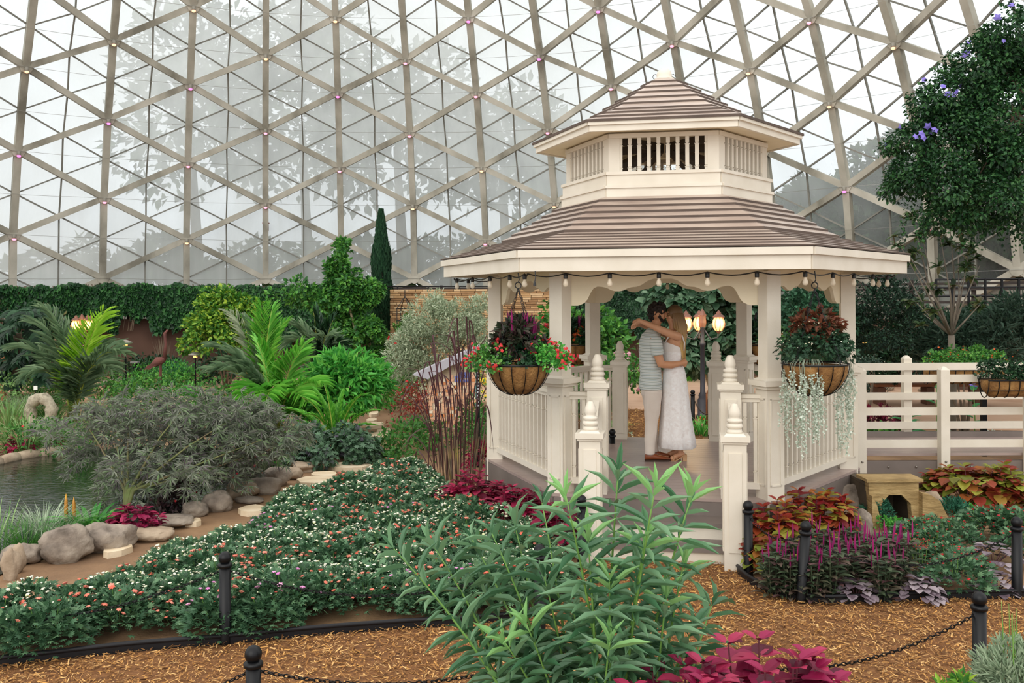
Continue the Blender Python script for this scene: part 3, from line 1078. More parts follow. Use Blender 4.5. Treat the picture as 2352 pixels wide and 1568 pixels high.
# string lights under the eaves
M_cord = mat('black_cord', '1b1b1b', .5)
mb_ = bpy.data.materials.new('bulb_glass'); mb_.use_nodes = True
q = mb_.node_tree.nodes['Principled BSDF']
q.inputs['Base Color'].default_value = lin('f3e6cf'); q.inputs['Roughness'].default_value = .08; q.inputs['Alpha'].default_value = .5
q.inputs['Emission Color'].default_value = lin('ffdcae'); q.inputs['Emission Strength'].default_value = .0
sl = thing('string_lights', 'black string light cord with clear bulbs hung under the gazebo eaves', 'string lights', GC)
RS = 2.47
def onring(k, t, z, R=RS):
    return at_z(hv(k, R).lerp(hv((k + 1) % 6, R), t), z)
b = MB()
bulbs = []
for k in range(6):
    ts = {0: (.145, .31, .49, .665, .84), 1: (.02, .28, .5, .72, .9), 5: (.05, .3, .55, .8, .97)}.get(k, (.1, .3, .5, .7, .9))
    prev = None
    pts = []
    knots = [0] + list(ts) + [1]
    for i in range(len(knots) - 1):
        for j in range(6):
            t = knots[i] + (knots[i + 1] - knots[i]) * j / 6
            pts.append(onring(k, t, 2.585 - .03 * math.sin(math.pi * j / 6) - .03))
    pts.append(onring(k, 1, 2.555))
    b.tube(pts, .006, 5)
    for t in ts:
        bulbs.append(onring(k, t, 2.555))
b.build('cord', M_cord, sl)
sb = MB(); sb.lathe([(.018, -.05), (.02, -.045), (.02, -.005), (.012, .0)], n=8); sm = sb.mesh('socket', M_cord, True)
gb = MB(); gb.lathe([(.008, -.125), (.02, -.118), (.026, -.1), (.022, -.08), (.014, -.06), (.013, -.05)], n=10); gm = gb.mesh('bulb', mb_, True)
for p in bulbs:
    link('socket', sm, sl, p)
    link('bulb', gm, sl, p)
# loose plug hanging at the left front corner
t = thing('loose_plug', 'short black cable with a loose plug hanging under the left eave', 'cable', P(1229, 622, 8.35))
b = MB(); b.tube([(0, 0, 0), (.004, 0, -.06), (-.004, 0, -.1)], .005, 5); b.build('cable', M_cord, t)
b = MB(); b.lathe([(.014, -.135), (.012, -.11), (.006, -.098)], (-.004, 0, 0), n=8); b.build('plug', M_cord, t)

# ------------------------------------------------------------------ bridge
BZ = DZ
bx0, by0, by1 = 3.62, 10.95, 12.3
BL = 5.2
br = thing('footbridge', 'grey decked footbridge with cream rails leading right from the gazebo', 'bridge', (bx0, by0, 0))
for i in range(10):
    b = MB(); b.box((BL / 2, .1 + .13 * i, BZ - .015), (BL, .124, .03)); b.build('deck_board', M_deck, br)
b = MB(); b.box((BL / 2, .03, .225), (BL, .05, .27)); bm = b.build('side_beam', M_deckedge, br)
bolt = MB(); bolt.lathe([(.014, 0), (.014, .008), (.008, .014)], n=8); bmx = bolt.mesh('bolt', mat('bolt_metal', '8c857c', .4, metal=.6), True)
for x in [.2 + .33 * i for i in range(15)]:
    for z in (.17, .29):
        o = link('bolt', bmx, bm, (x, .003, z)); o.rotation_euler = (math.radians(90), 0, 0)
b = MB(); b.box((BL / 2, 1.28, .3), (BL, .05, .2)); b.build('side_beam', M_deckedge, br)
b = MB(); b.box((BL / 2, 1.3, BZ + .035), (BL, .08, .07)); b.build('kerb', M_deckedge, br)
def brpost(x, y, z0, z1):
    b = MB(); b.box((x, y, (z0 + z1 - .04) / 2), (.105, .105, z1 - z0 - .04)); po = b.build('rail_post', cream, br)
    b = MB()
    b.box((x, y, z1 - .02), (.105, .105, .04), 0, .25); b.build('post_top', cream, po)
    if z0 < .3:
        for z in (z0 + .06, z0 + .30):
            o = link('bolt', bmx, po, (x, y - .053, z)); o.rotation_euler = (math.radians(90), 0, 0)
ny = -.06
for px in (1975, 2166):
    brpost(GX(px, by0 + ny) - bx0, ny, .07, 1.49)
brpost(GX(2166, by0) - bx0 + .99, ny, .07, 1.49)
brpost(GX(2166, by0) - bx0 + 1.98, ny, .07, 1.49)
for zc in (1.342, .952, .566):
    b = MB(); b.box((BL / 2 + .1, ny + .065, zc), (BL, .035, .09)); b.build('rail', cream, br)
fy = 1.34
for x in (GX(2081, by0 + fy) - bx0, GX(2081, by0 + fy) - bx0 + 1.9, GX(2081, by0 + fy) - bx0 + 3.8):
    brpost(x, fy, .3, 1.53)
for zc in (1.385, .992, .605):
    b = MB(); b.box((BL / 2 - .2, fy - .07, zc), (BL + .4, .035, .095)); b.build('rail', cream, br)
# near rail end post at the gazebo
brpost(-.06, -.2, .3, 1.42)

# ------------------------------------------------------------------ tunnel portal and rocks under the bridge
M_port = mat('carved_stone', ['8a7249', 'a88d5e', 'bda474'], .9, 3.5, .9, 9, stretch=(1, 1, 4), detail=8)
tp = G(2050, 1205); TD = tp.y
t = thing('tunnel_portal', 'tan stone garden tunnel portal with an eight-sided opening under the bridge', 'tunnel', tp)
def pz(y): return CAMZ - (y - HY - 4) * TD / F_PX
def px_(x): return GX(x, TD) - tp.x
op = [(2020, 1205), (2020, 1162), (2037, 1143), (2066, 1143), (2087, 1163), (2090, 1205)]
outer = [(1996, 1214), (1990, 1112), (2105, 1112), (2106, 1214)]
b = MB()
ring = [outer[0], outer[1], outer[2], outer[3], (2090, 1214)] + op[::-1][0:] + [(2020, 1214)]
ring = [(px_(x), max(0, pz(y))) for x, y in ring]
ring2 = []
for p in ring:
    if not ring2 or (abs(p[0] - ring2[-1][0]) + abs(p[1] - ring2[-1][1])) > 1e-4: ring2.append(p)
b.prism(ring2, lambda p: (p[0], -.03, p[1]), lambda p: (p[0], .06, p[1]))
b.build('face', M_port, t)
b = MB(); b.box((px_(2048), .08, pz(1109)), (.57, .3, .03)); b.build('cap_slab', M_port, t)
b = MB()
for x in (1996, 2103): b.box((px_(x), .3, pz(1125) / 2), (.04, .5, pz(1125) - .01))
b.box((px_(2048), .3, pz(1122)), (.5, .5, .03)); b.box((px_(2048), .54, .17), (.5, .03, .33))
b.build('passage', mat('passage_stone', ['4a4034', '5c5040'], .9), t)
b = MB()
w = [(px_(2105), 0), (px_(2105), pz(1135)), (px_(2120), pz(1137)), (px_(2138), pz(1150)), (px_(2150), pz(1180)), (px_(2158), 0)]
b.prism(w, lambda p: (p[0], -.12 - (p[0] - w[0][0]) * .5, p[1]), lambda p: (p[0], -.02 - (p[0] - w[0][0]) * .5, p[1]))
b.build('wing_wall', M_port, t)
b = MB(); b.prism([(px_(1990), 0), (px_(1989), pz(1140)), (px_(2000), pz(1160)), (px_(2012), 0)], lambda p: (p[0], -.14, p[1]), lambda p: (p[0], -.02, p[1])); b.build('wing_wall', M_port, t)

def rock(label, x, y, sz, m=M_rock, rz=0, seed=0, sink=.12, group=None, name='boulder', rough=.16, z=0):
    """a weathered stone of size sz standing on the ground"""
    rg = random.Random(seed * 7 + 3)
    import mathutils
    b = MB()
    n, mrow = 28, 16
    ph = Vector((rg.random() * 9, rg.random() * 9, rg.random() * 9))
    V = []
    for i in range(1, mrow):
        th = math.pi * i / mrow
        for k in range(n):
            a = 2 * math.pi * k / n
            d = Vector((math.sin(th) * math.cos(a), math.sin(th) * math.sin(a), -math.cos(th)))
            V.append(d)
    V = [Vector((0, 0, -1))] + V + [Vector((0, 0, 1))]
    out = []
    for d in V:
        r = 1 + rough * 1.6 * mathutils.noise.noise(d * 1.1 + ph) + rough * .7 * mathutils.noise.noise(d * 2.7 + ph) + rough * .45 * mathutils.noise.noise(d * 5.5 + ph) + rough * .2 * mathutils.noise.noise(d * 13 + ph)
        p = Vector((abs(d.x) ** .93 * math.copysign(1, d.x), abs(d.y) ** .93 * math.copysign(1, d.y), abs(d.z) ** .95 * math.copysign(1, d.z))) * r
        out.append((p.x * sz[0] / 2, p.y * sz[1] / 2, p.z * sz[2] / 2 + sz[2] / 2 * (1 - 2 * sink)))
    fl = []
    for k in range(n): fl.append((0, 1 + (k + 1) % n, 1 + k))
    for i in range(mrow - 2):
        for k in range(n):
            a = 1 + i * n
            fl.append((a + k, a + (k + 1) % n, a + n + (k + 1) % n, a + n + k))
    e = len(out) - 1
    for k in range(n): fl.append((e, 1 + (mrow - 2) * n + k, 1 + (mrow - 2) * n + (k + 1) % n))
    b.faces(out, fl)
    o = b.build(name, m, None, True, (x, y, z), rz)
    tag(o, label, 'rock', group)
    return o
def rock_px(label, x0, x1, y0, y1, m=M_rock, seed=0, depth=.8, rz=0, **kw):
    """boulder whose picture box is x0..x1, y0..y1"""
    base = G((x0 + x1) / 2, y1 - 4)
    w = (x1 - x0) * base.y / F_PX * 1.08
    h = (y1 - y0) * base.y / F_PX
    dd = w * depth
    hz = max(h - dd * .22, h * .55)
    return rock(label, base.x, base.y + dd * .42, (w, dd, hz * 1.32), m, rz, seed, **kw)
rock_px('grey boulder under the gazebo corner, beside the tunnel portal', 1928, 1998, 1122, 1195, M_rock, 31)
rock_px('pale flat boulder left of the tunnel portal', 1920, 1985, 1155, 1195, M_rock2, 32)
rock_px('dark rounded boulder in front of the tunnel portal, behind the coleus', 1950, 2012, 1180, 1250, M_rock, 33)
rock_px('tan rough boulder right of the tunnel portal', 2118, 2178, 1136, 1205, M_rock2, 34)

# ------------------------------------------------------------------ leaf colours
L_mum = leaf_mat('mum_leaves', ['2f4f35', '426748', '567d59', '74986f'], .5, .2)
L_ivy = leaf_mat('ivy_leaves', ['16331c', '204526', '2d5a2f', '447a3c'], .45, .2)
L_green = leaf_mat('mid_green_leaves', ['2c5a2c', '3f7a36', '58963f', '77b04b'], .45, .25)
L_bright = leaf_mat('bright_green_leaves', ['3c8a3c', '4fa544', '66bb50', '86cc5c'], .45, .3)
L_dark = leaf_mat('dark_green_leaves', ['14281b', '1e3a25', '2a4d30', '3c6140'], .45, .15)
L_yel = leaf_mat('yellow_green_leaves', ['2f6327', '4a8430', '7aa83a', 'b9cf4c'], .45, .25)
L_silver = leaf_mat('silver_green_leaves', ['7f8f70', '9dab8b', 'b5c0a2', 'cad2b8'], .6, .2)
L_grey = leaf_mat('grey_purple_leaves', ['66705f', '7f8776', '979b8b', '7f9c6c', '6f666a', '8a8f80'], .55, .3)
L_palm = leaf_mat('palm_leaves', ['5a7556', '76926c', '94ad86'], .4, .35)
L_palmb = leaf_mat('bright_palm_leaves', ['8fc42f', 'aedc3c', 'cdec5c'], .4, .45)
L_palmg = leaf_mat('green_palm_leaves', ['5cae3a', '7ac64c', 'a0d860'], .4, .35)
L_crim = leaf_mat('crimson_leaves', ['5c0f2a', '7d1538', 'a01d48', 'b92b55'], .45, .25)
L_crimb = leaf_mat('bright_crimson_leaves', ['7a0f38', 'a5184e', 'c72a63'], .45, .3)
L_rust = leaf_mat('rust_green_coleus_leaves', ['8a2b25', 'a8402c', 'b5622f', '8f8a34', '7a2327', '6e3a20'], .5, .25)
L_lime = leaf_mat('lime_coleus_leaves', ['7f8f2f', '8a6a2c', 'a0452c', '6d7a2a', '8c3a2a'], .5, .25)
L_cel = leaf_mat('celosia_leaves', ['3a4a36', '4f6046', '5d5947', '613f44'], .5, .2)
L_heu = leaf_mat('heuchera_leaves', ['5b4d56', '786a72', '93868b', '6b5a64'], .45, .15)
L_olean = leaf_mat('oleander_leaves', ['426c4b', '557f5b', '6c956d', '82aa80'], .38, .25, .45)
L_lav = leaf_mat('lavender_leaves', ['7f9577', '9db091', 'b3c2a5'], .6, .2)
L_fern = leaf_mat('fern_leaves', ['4f9a30', '68b53c', '8acb50'], .5, .35)
L_feather = leaf_mat('feathery_leaves', ['2f5f2a', '42782f', '5a9140'], .55, .3)
L_grass = leaf_mat('grass_blades', ['5b8a48', '7aa35c', '9dbb7b'], .5, .3)
L_pgrass = leaf_mat('purple_grass_blades', ['2b1a20', '43242c', '5c3a3d', '4a3f38'], .45, .2)
L_plum = leaf_mat('dark_plum_leaves', ['2f2327', '4b2e33', '3c3f2f'], .5, .2)
F_white = leaf_mat('white_petals', ['e9e4bf', 'f4f0d8', 'fbf8ea', 'dfe3a4'], .6, .15)
F_coral = leaf_mat('coral_petals', ['d9674f', 'e4816a', 'ee9a84', 'd45a4c'], .6, .15)
F_pink = leaf_mat('pink_petals', ['d77fc0', 'e6a2d2', 'f0a9c4'], .6, .15)
F_red = leaf_mat('red_petals', ['c22a2e', 'd93c3c', 'b01f35'], .6, .15)
F_mag = leaf_mat('magenta_plumes', ['6d0d48', '85145a', '9c2068'], .7, .15)
F_yel = leaf_mat('yellow_petals', ['e8c51c', 'f4dc3a'], .6, .15)
F_vio = leaf_mat('violet_petals', ['7f6fd0', '9a8ae0'], .6, .2)
F_orange = leaf_mat('orange_petals', ['e0562c', 'f07a3c'], .6, .2)

def flowers(mb, pos, r, nrm=None, petals=7, h=.35):
    """small double blossoms: a ring of petals around a domed centre"""
    pos = np.asarray(pos, float)
    n = len(pos)
    if n == 0: return
    up = np.array([0, 0, 1.0]) if nrm is None else nrm
    nn = unit(up * np.ones((n, 1)) + .25 * NR.normal(size=(n, 3)))
    x = unit(np.cross(nn, NR.normal(size=(n, 3))))
    y = np.cross(nn, x)
    r = np.asarray(r, float) * np.ones(n) * (.75 + .5 * NR.random(n))
    V = [pos + nn * (r * h)[:, None]]
    for k in range(petals * 2):
        a = math.pi * k / petals
        rr = 1.0 if k % 2 == 0 else .62
        V.append(pos + (x * math.cos(a) + y * math.sin(a)) * (r * rr)[:, None] + nn * (r * (.12 if k % 2 else .0))[:, None])
    V.append(pos - nn * (r * .55)[:, None])
    V = np.stack(V, 1)
    m = petals * 2
    Fc = [(0, 1 + k, 1 + (k + 1) % m) for k in range(m)] + [(m + 1, 1 + (k + 1) % m, 1 + k) for k in range(m)]
    Fa = (np.array(Fc)[None] + (np.arange(n) * (m + 2))[:, None, None]).reshape(-1, 3)
    mb.add(V.reshape(-1, 3), Fa)
def dome_pts(n, R, h, flat=.0):
    """points on top of a low mound"""
    a = NR.random(n) * 6.283
    r = np.sqrt(NR.random(n)) * R
    z = h * np.sqrt(np.maximum(1 - (r / R) ** 2 * .8, .05))
    return np.stack([r * np.cos(a), r * np.sin(a), z * (1 - flat * NR.random(n))], 1)

# ------------------------------------------------------------------ chrysanthemum bed
def mum_proto(name, label, group, fm, nf, fr, seed_pink=0, nl=520, R=.22, h=.29):
    t = thing(name, label, 'flowers', (0, 0, -50), 0, group)
    b = MB()
    p = dome_pts(nl, R, h)
    p[:, 2] *= (.35 + .65 * NR.random(nl) ** .5)
    d = unit(p * [2.5, 2.5, .6] + .35 * NR.normal(size=(nl, 3)) * .3 + [0, 0, .05])
    leaves(b, p, d, unit(np.array([0, 0, 1]) + .5 * NR.normal(size=(nl, 3))), .055, .045, 'lobed')
    tag(b.build('foliage', L_mum, t), kind='stuff')
    b = MB(); fp = dome_pts(nf, R * 1.02, h + .03); flowers(b, fp, fr, petals=6); b.build('blossoms', fm, t)
    b = MB(); bp = dome_pts(int(nf * .5) + 6, R, h + .025)
    flowers(b, bp, .006, petals=4, h=1); tag(b.build('buds', F_white if fm is not F_red else F_red, t), kind='stuff')
    b = MB()
    for q in fp[:14]:
        b.tube([(q[0] * .6, q[1] * .6, q[2] * .5), tuple(q)], .002, 3, False)
    b.build('stems', M_stem, t)
    return t
def use(lst):
    """place the prototype first, then copies"""
    st = {id(o): False for o in lst}
    def f(i, loc, rz, s):
        o = lst[i]
        if not st[id(o)]:
            st[id(o)] = True
            o.location = loc; o.rotation_euler = (0, 0, rz); o.scale = (s,) * 3 if not hasattr(s, '__len__') else s
            return o
        return copy_tree(o, loc, rz, s)
    return f
GW, GCo = 'white chrysanthemums in the big bed', 'coral chrysanthemums in the big bed'
protos = [mum_proto('chrysanthemum_plant', 'low chrysanthemum plant with many small creamy white blossoms', GW, F_white, n, .0145) for n in (36, 24, 48)]
protos += [mum_proto('chrysanthemum_plant', 'low chrysanthemum plant with scattered coral pink blossoms', GCo, F_coral, n, .02) for n in (24, 18, 30)]
protos += [mum_proto('chrysanthemum_plant', 'leafy chrysanthemum plant with very few blossoms, along the edging', 'leafy chrysanthemums along the edging', F_coral, 4, .016)]
protos += [mum_proto('chrysanthemum_plant', 'chrysanthemum plant with a few pink blossoms in the big bed', 'pink chrysanthemums in the big bed', F_pink, 9, .02)]
put = use(protos)
ZF = .27
bed_poly = [(p.x, p.y + .17) for p in [G(-150, 1550), G(0, 1535), G(300, 1500), G(514, 1484), G(700, 1465), G(1000, 1443), G(1190, 1430), G(1262, 1400)]] + \
    [(.38, 8.0), (.3, 8.35), (-.1, 8.9), (-.55, 9.6), (-.95, 10.4), (-1.1, 11.6)] + [(p.x, p.y) for p in [G(880, 1065, ZF), G(800, 1092, ZF), G(690, 1120, ZF), G(645, 1150, ZF), G(600, 1195, ZF), G(480, 1228, ZF), G(330, 1262, ZF), G(270, 1290, ZF), G(190, 1318, ZF), G(100, 1345, ZF), G(0, 1368, ZF), G(-150, 1380, ZF)]]
e0, e1 = G(0, 1535), G(1000, 1443)
eu = (e1 - e0).normalized()
en = Vector((-eu.y, eu.x, 0))
nrow = 0
sp = .27
occupied = []
for j in range(0, 30):
    for i in range(-3, 40):
        q = e0 + eu * (i * sp + (j % 2) * sp / 2) + en * (.2 + j * sp * .88)
        q = q + Vector((R_.uniform(-.05, .05), R_.uniform(-.05, .05), 0))
        if not in_poly(np.array([q.x]), np.array([q.y]), bed_poly)[0]:
            continue
        x, y = to_px((q.x, q.y, .28))
        band = j + int(1.2 * math.sin(i * .35)) * (j > 3)
        if j == 0: k = R_.choice((6, 6, 6, 6, 3, 7))
        elif j == 1: k = R_.choice((3, 4, 5, 4, 7))
        elif band in (2, 3): k = R_.choice((0, 1, 2, 0, 4)) if x > 100 or True else 3
        elif band in (4, 5, 6): k = R_.choice((3, 4, 5, 5, 1))
        elif band in (7, 8): k = R_.choice((0, 1, 2, 5))
        elif band in (9, 10, 11): k = R_.choice((3, 5, 4, 1, 7))
        elif band in (12, 13): k = R_.choice((0, 2, 1, 5))
        elif band in (14, 15): k = R_.choice((3, 5, 1, 2))
        else: k = R_.choice((0, 2, 5, 3))
        s = R_.uniform(.85, 1.15)
        mo_ = put(k, (q.x, q.y, 0), R_.random() * 6.28, (s, s, s * R_.uniform(.9, 1.1)))
        mo_['label'] = ('low chrysanthemum with creamy white blossoms', 'low chrysanthemum with coral pink blossoms', 'leafy chrysanthemum with very few blossoms', 'chrysanthemum with few pink blossoms')[0 if k < 3 else 1 if k < 6 else k - 4] + \
            (', near the edging', ', mid-bed', ', far part of the bed')[0 if j < 3 else 1 if j < 9 else 2] + (', at left frame edge' if x < 250 else ', left of the bed bollard' if x < 500 else ', right of the bed bollard' if x < 760 else ', toward the oleander' if x < 1000 else ', behind the oleander')
        nrow += 1
for o in protos:
    if o.location.z < -10: print('unused proto', o['label'])
print('mums', nrow)

# ------------------------------------------------------------------ oleander in front
def shoot(base, tip, bend, n, L, W, r=.006, leafm=None, tiltup=.5, stemm=None):
    pass
OD = 4.25
ol = thing('oleander_shrub', 'tall leafy oleander with long narrow green leaves in front of the steps', 'shrub', (GX(1400, OD), OD, 0))
oo = ol.location.copy()
tips = [(905, 1215), (990, 1200), (1085, 1195), (1130, 1180), (1180, 1150), (1245, 1110), (1300, 1095), (1420, 1040), (1505, 1075), (1590, 1090), (1350, 1180), (1120, 1330), (1070, 1405), (1160, 1430), (1250, 1280), (1480, 1200), (1570, 1250), (1640, 1330), (1590, 1400), (1310, 1330), (1400, 1290), (1210, 1390), (1330, 1440), (1480, 1380), (1530, 1330), (1130, 1500), (1400, 1430), (1280, 1480), (1560, 1470)]
lm = {}
for kk in range(4):
    b = MB(); leaves(b, [(0, 0, 0)], [(0, 1, 0)], [(0, 0, 1)], 1.0, .17, 'lance', 0)
    lm[kk] = b.mesh('leaf', leaf_mat('oleander_leaf_%d' % kk, [['4b7a55', '628f66', '80a880', '93c47c'][kk]] * 2, .38, .25, .45))
restl = MB()
allL = []
for ti, (tx, ty) in enumerate(tips):
    D = OD + R_.uniform(-.35, .35)
    tip = P(tx, ty + 45, D)
    base = Vector((GX(1400, OD) + (tx - 1400) * .0006 + R_.uniform(-.1, .1), OD + R_.uniform(-.12, .12), 0))
    mid = base.lerp(tip, .5) + Vector(((base.x - tip.x) * .12, 0, .08))
    pts = [base.lerp(mid, t).lerp(mid.lerp(tip, t), t) for t in np.linspace(0, 1, 9)]
    b = MB(); b.tube([p - oo for p in pts], [.011 - .008 * i / 8 for i in range(9)], 6)
    b.build('stem', M_stem, ol, True)
    L = (tip - base).length
    z = L
    ph = R_.random() * 6
    s = 0.0
    whorl = 0
    while s < min(L * .8, 1.15):
        t = 1 - s / L
        i = min(int(t * 8), 7)
        p = pts[i].lerp(pts[i + 1], t * 8 - i)
        d = (pts[i + 1] - pts[i]).normalized()
        sx = d.orthogonal().normalized()
        sy = d.cross(sx)
        rise = 1.5 if s < .03 else (.75 if s < .12 else .35)
        for k in range(3):
            a = ph + k * 2.094 + whorl * 1.05 + R_.uniform(-.25, .25)
            o = sx * math.cos(a) + sy * math.sin(a)
            ld = (o + d * (rise + R_.uniform(-.2, .25)) - Vector((0, 0, .12 * min(1, s * 3)))).normalized()
            ll = (.13 if s < .03 else .2) * R_.uniform(.8, 1.12)
            allL.append((p, ld, (d * .8 + Vector((0, -.15, .4)) - o * .3), ll, 3 if s < .05 else R_.choice((0, 1, 1, 2, 2))))
        s += .055 + .02 * R_.random() if s > .02 else .045
        whorl += 1
def leaf_obj(mesh, parent, org, p, d, nrm, size, wx=1.0, name='leaf'):
    d = Vector(d).normalized(); nrm = Vector(nrm)
    x = d.cross(nrm)
    x = x.normalized() if x.length > 1e-4 else d.orthogonal().normalized()
    zz = x.cross(d)
    o = bpy.data.objects.new(name, mesh)
    COL.objects.link(o)
    o.parent = parent
    mt = Matrix((x * size * wx, d * size, zz * size)).transposed().to_4x4()
    mt.translation = Vector(p) - org
    o.matrix_local = mt
    return o
def vis_key(p):
    x, y = to_px(p)
    return -1 if not (0 < x < 2352 and 0 < y < 1560) else 1 / p[1] + .001 * R_.random()
allL.sort(key=lambda q: -vis_key(q[0]))
for i, (p, d, nrm, ll, ci) in enumerate(allL):
    if i < 300:
        leaf_obj(lm[ci], ol, oo, p, d, nrm, ll)
P_ = allL[300:]
leaves(restl, [tuple(q[0] - oo) for q in P_], [tuple(q[1]) for q in P_], [tuple(q[2]) for q in P_], [q[3] for q in P_], .034, 'blade')
tag(restl.build('leaf', L_olean, ol), kind='stuff')
print('oleander leaves', len(allL))

# ------------------------------------------------------------------ coleus
def coleus(name, label, cat, cx, cy, rad, h, n, L, mats, asparts=True, face=None, group=None, W=.74, z0=.12):
    """mound of broad leaves, whorled tiers; leaves as parts up to 300"""
    t = thing(name, label, cat, (cx, cy, 0), 0, group)
    meshes = []
    for i, c in enumerate(mats):
        b = MB(); leaves(b, [(0, 0, 0)], [(0, 1, 0)], [(0, 0, 1)], 1.0, W, 'oval', 0)
        meshes.append(b.mesh('leaf', leaf_mat('coleus_leaf_' + c[0] , list(c), .45, .28)))
    b = MB()
    heads = []
    nh = max(4, n // 9)
    for i in range(nh):
        a = R_.random() * 6.283; r = math.sqrt(R_.random())
        hx, hy = rad[0] * r * math.cos(a), rad[1] * r * math.sin(a)
        hz = z0 + (h - z0) * math.sqrt(max(0, 1 - r * r * .85)) * R_.uniform(.82, 1.05)
        heads.append(Vector((hx, hy, hz)))
        b.tube([(hx * .5, hy * .5, 0), (hx * .8, hy * .8, hz * .6), (hx, hy, hz)], [.008, .006, .004], 5)
    b.build('stems', mat('coleus_stem', '5c2a33', .6), t)
    done = 0
    for hd in heads:
        out = Vector((hd.x / rad[0], hd.y / rad[1], .7)).normalized()
        for k in range(9):
            tier = k // 3
            a = k * 2.4 + R_.random() * .6
            o = Vector((math.cos(a), math.sin(a), 0)) + out * .25
            p = hd + Vector((0, 0, -.035 * tier * (h / .4))) + o * .01
            d = o + Vector((0, 0, (.45, .1, -.25)[tier] + R_.uniform(-.1, .1)))
            s = L * (.6, .9, 1.05)[tier] * R_.uniform(.85, 1.15)
            nr = Vector((0, 0, 1)) + o * .2
            if done < 300:
                leaf_obj(meshes[R_.randrange(len(meshes))] if not callable(face) else meshes[face(tier)], t, Vector((0, 0, 0)), p, d, nr, s)
            done += 1
    # lower filling leaves, joined
    m_ = n * 2
    b = MB()
    a = NR.random(m_) * 6.283
    r = .55 + .5 * NR.random(m_)
    zz = h * (.12 + .62 * NR.random(m_))
    p = np.stack([rad[0] * r * np.cos(a) * (1 - .3 * zz / h), rad[1] * r * np.sin(a) * (1 - .3 * zz / h), zz], 1)
    d = np.stack([np.cos(a), np.sin(a), -.3 + .5 * NR.random(m_)], 1) + .3 * NR.normal(size=(m_, 3))
    leaves(b, p, unit(d), unit(np.array([0, 0, 1.0]) + .4 * d), L * .9, L * .9 * W, 'oval')
    tag(b.build('lower_leaves', leaf_mat('coleus_low_' + mats[0][0], [c for q in mats for c in q], .5, .25), t), kind='stuff')
    return t
CR = [('6b1030', '87183c'), ('8d1a42', 'a8244f'), ('a0204a', 'c03a60'), ('551026', '701532')]
CRB = [('6f0f35', '86153f'), ('8f1a4a', 'a82858'), ('a82a50', 'bb3c62'), ('4f0c28', '64112f')]
RU = [('8e2c26', 'a43a2a'), ('b0512c', 'a8702f'), ('8f8a34', 'a09a3c'), ('9c2b30', '7a2327')]
LI = [('7f8f2f', '98a03a'), ('a05a2c', '8a4a2a'), ('9a3c2a', '7d2f28'), ('6d7a2a', '8a8a30')]
# nearest, at the lower edge of the picture
coleus('coleus', 'vivid crimson coleus with large leaves at the front, beside the oleander', 'coleus', GX(1560, 3.9), 3.9, (.24, .25), .8, 130, .125, CRB, z0=.5)
coleus('coleus', 'vivid crimson coleus with large leaves at the front, nearest the pale lavender', 'coleus', GX(1755, 3.95), 3.95, (.3, .28), .86, 170, .13, CRB, z0=.55)
# along the left side of the gazebo
coleus('coleus', 'dark crimson coleus below the left gazebo railing, beside the purple grass', 'coleus', -.42, 9.62, (.36, .3), .5, 140, .12, CR)
coleus('coleus', 'dark crimson coleus in the middle of the row left of the gazebo', 'coleus', .02, 9.0, (.36, .28), .46, 140, .12, CR)
coleus('coleus', 'crimson coleus behind the oleander, nearest the left stair post', 'coleus', .42, 8.45, (.3, .26), .42, 70, .115, CR)
coleus('coleus', 'small wine red coleus with green edged leaves under the crimson row', 'coleus', -.28, 9.1, (.24, .2), .3, 40, .1, [('7a2a2a', '9a6a3a'), ('8a7a3c', '6d4a2f')])
# right bed
coleus('coleus', 'red and lime coleus beside the right stair post', 'coleus', GX(1775, 8.3), 8.25, (.32, .3), .5, 140, .13, RU)
coleus('coleus', 'red coleus with lime centre leaves below the right gazebo fascia', 'coleus', GX(1880, 8.6), 8.75, (.38, .32), .5, 150, .13, RU)
coleus('coleus', 'orange and green coleus at the foot of the leftmost bollard', 'coleus', GX(1765, 7.75), 7.72, (.22, .18), .36, 50, .12, LI)
coleus('coleus', 'lime and rust coleus in front of the footbridge, beside the second rail post', 'coleus', GX(2235, 10.0), 10.0, (.5, .4), .52, 160, .17, LI)
coleus('coleus', 'lime and rust coleus in front of the footbridge at the frame edge', 'coleus', GX(2345, 9.9), 9.9, (.4, .4), .5, 90, .15, LI[::-1])
# pond side
coleus('coleus', 'bright crimson coleus between the pond boulders', 'coleus', G(298, 1234).x, G(298, 1234).y + .1, (.25, .2), .3, 60, .1, CRB)
coleus('coleus', 'small crimson coleus on the far pond bank', 'coleus', G(100, 1040).x, 14.2, (.2, .15), .25, 24, .08, CRB)
coleus('coleus', 'small red coleus at the left frame edge on the far pond bank', 'coleus', G(25, 1055).x, 13.6, (.25, .18), .3, 30, .09, CR)
coleus('coleus', 'crimson coleus among the rocks beyond the lacy shrub', 'coleus', GX(378, 17.5), 17.5, (.3, .22), .32, 30, .1, CRB)

# ------------------------------------------------------------------ bollards and chains
pm = {}
def bollard(x, y, label, H=.63, tilt=(0, 0)):
    t = thing('bollard', label, 'bollard', (x, y, 0), 0)
    t.rotation_euler = (tilt[0], tilt[1], 0)
    if not pm:
        b = MB(); b.lathe([(.041, 0), (.039, .02), (.038, H - .105)], n=14); pm['shaft'] = b.mesh('shaft', M_black, True)
        b = MB(); b.lathe([(.038, H - .105), (.047, H - .1), (.049, H - .085), (.044, H - .078), (.024, H - .07)], n=14); pm['collar'] = b.mesh('collar', M_black, True)
        b = MB(); b.lathe([(.022, H - .072)] + [(.043 * math.sin(a), H - .04 - .043 * math.cos(a)) for a in np.linspace(.5, 3.14, 9)], n=14); pm['ball_cap'] = b.mesh('ball_cap', M_black, True)
    for k in ('shaft', 'collar', 'ball_cap'):
        link(k, pm[k], t)
    return Vector((x, y, H))
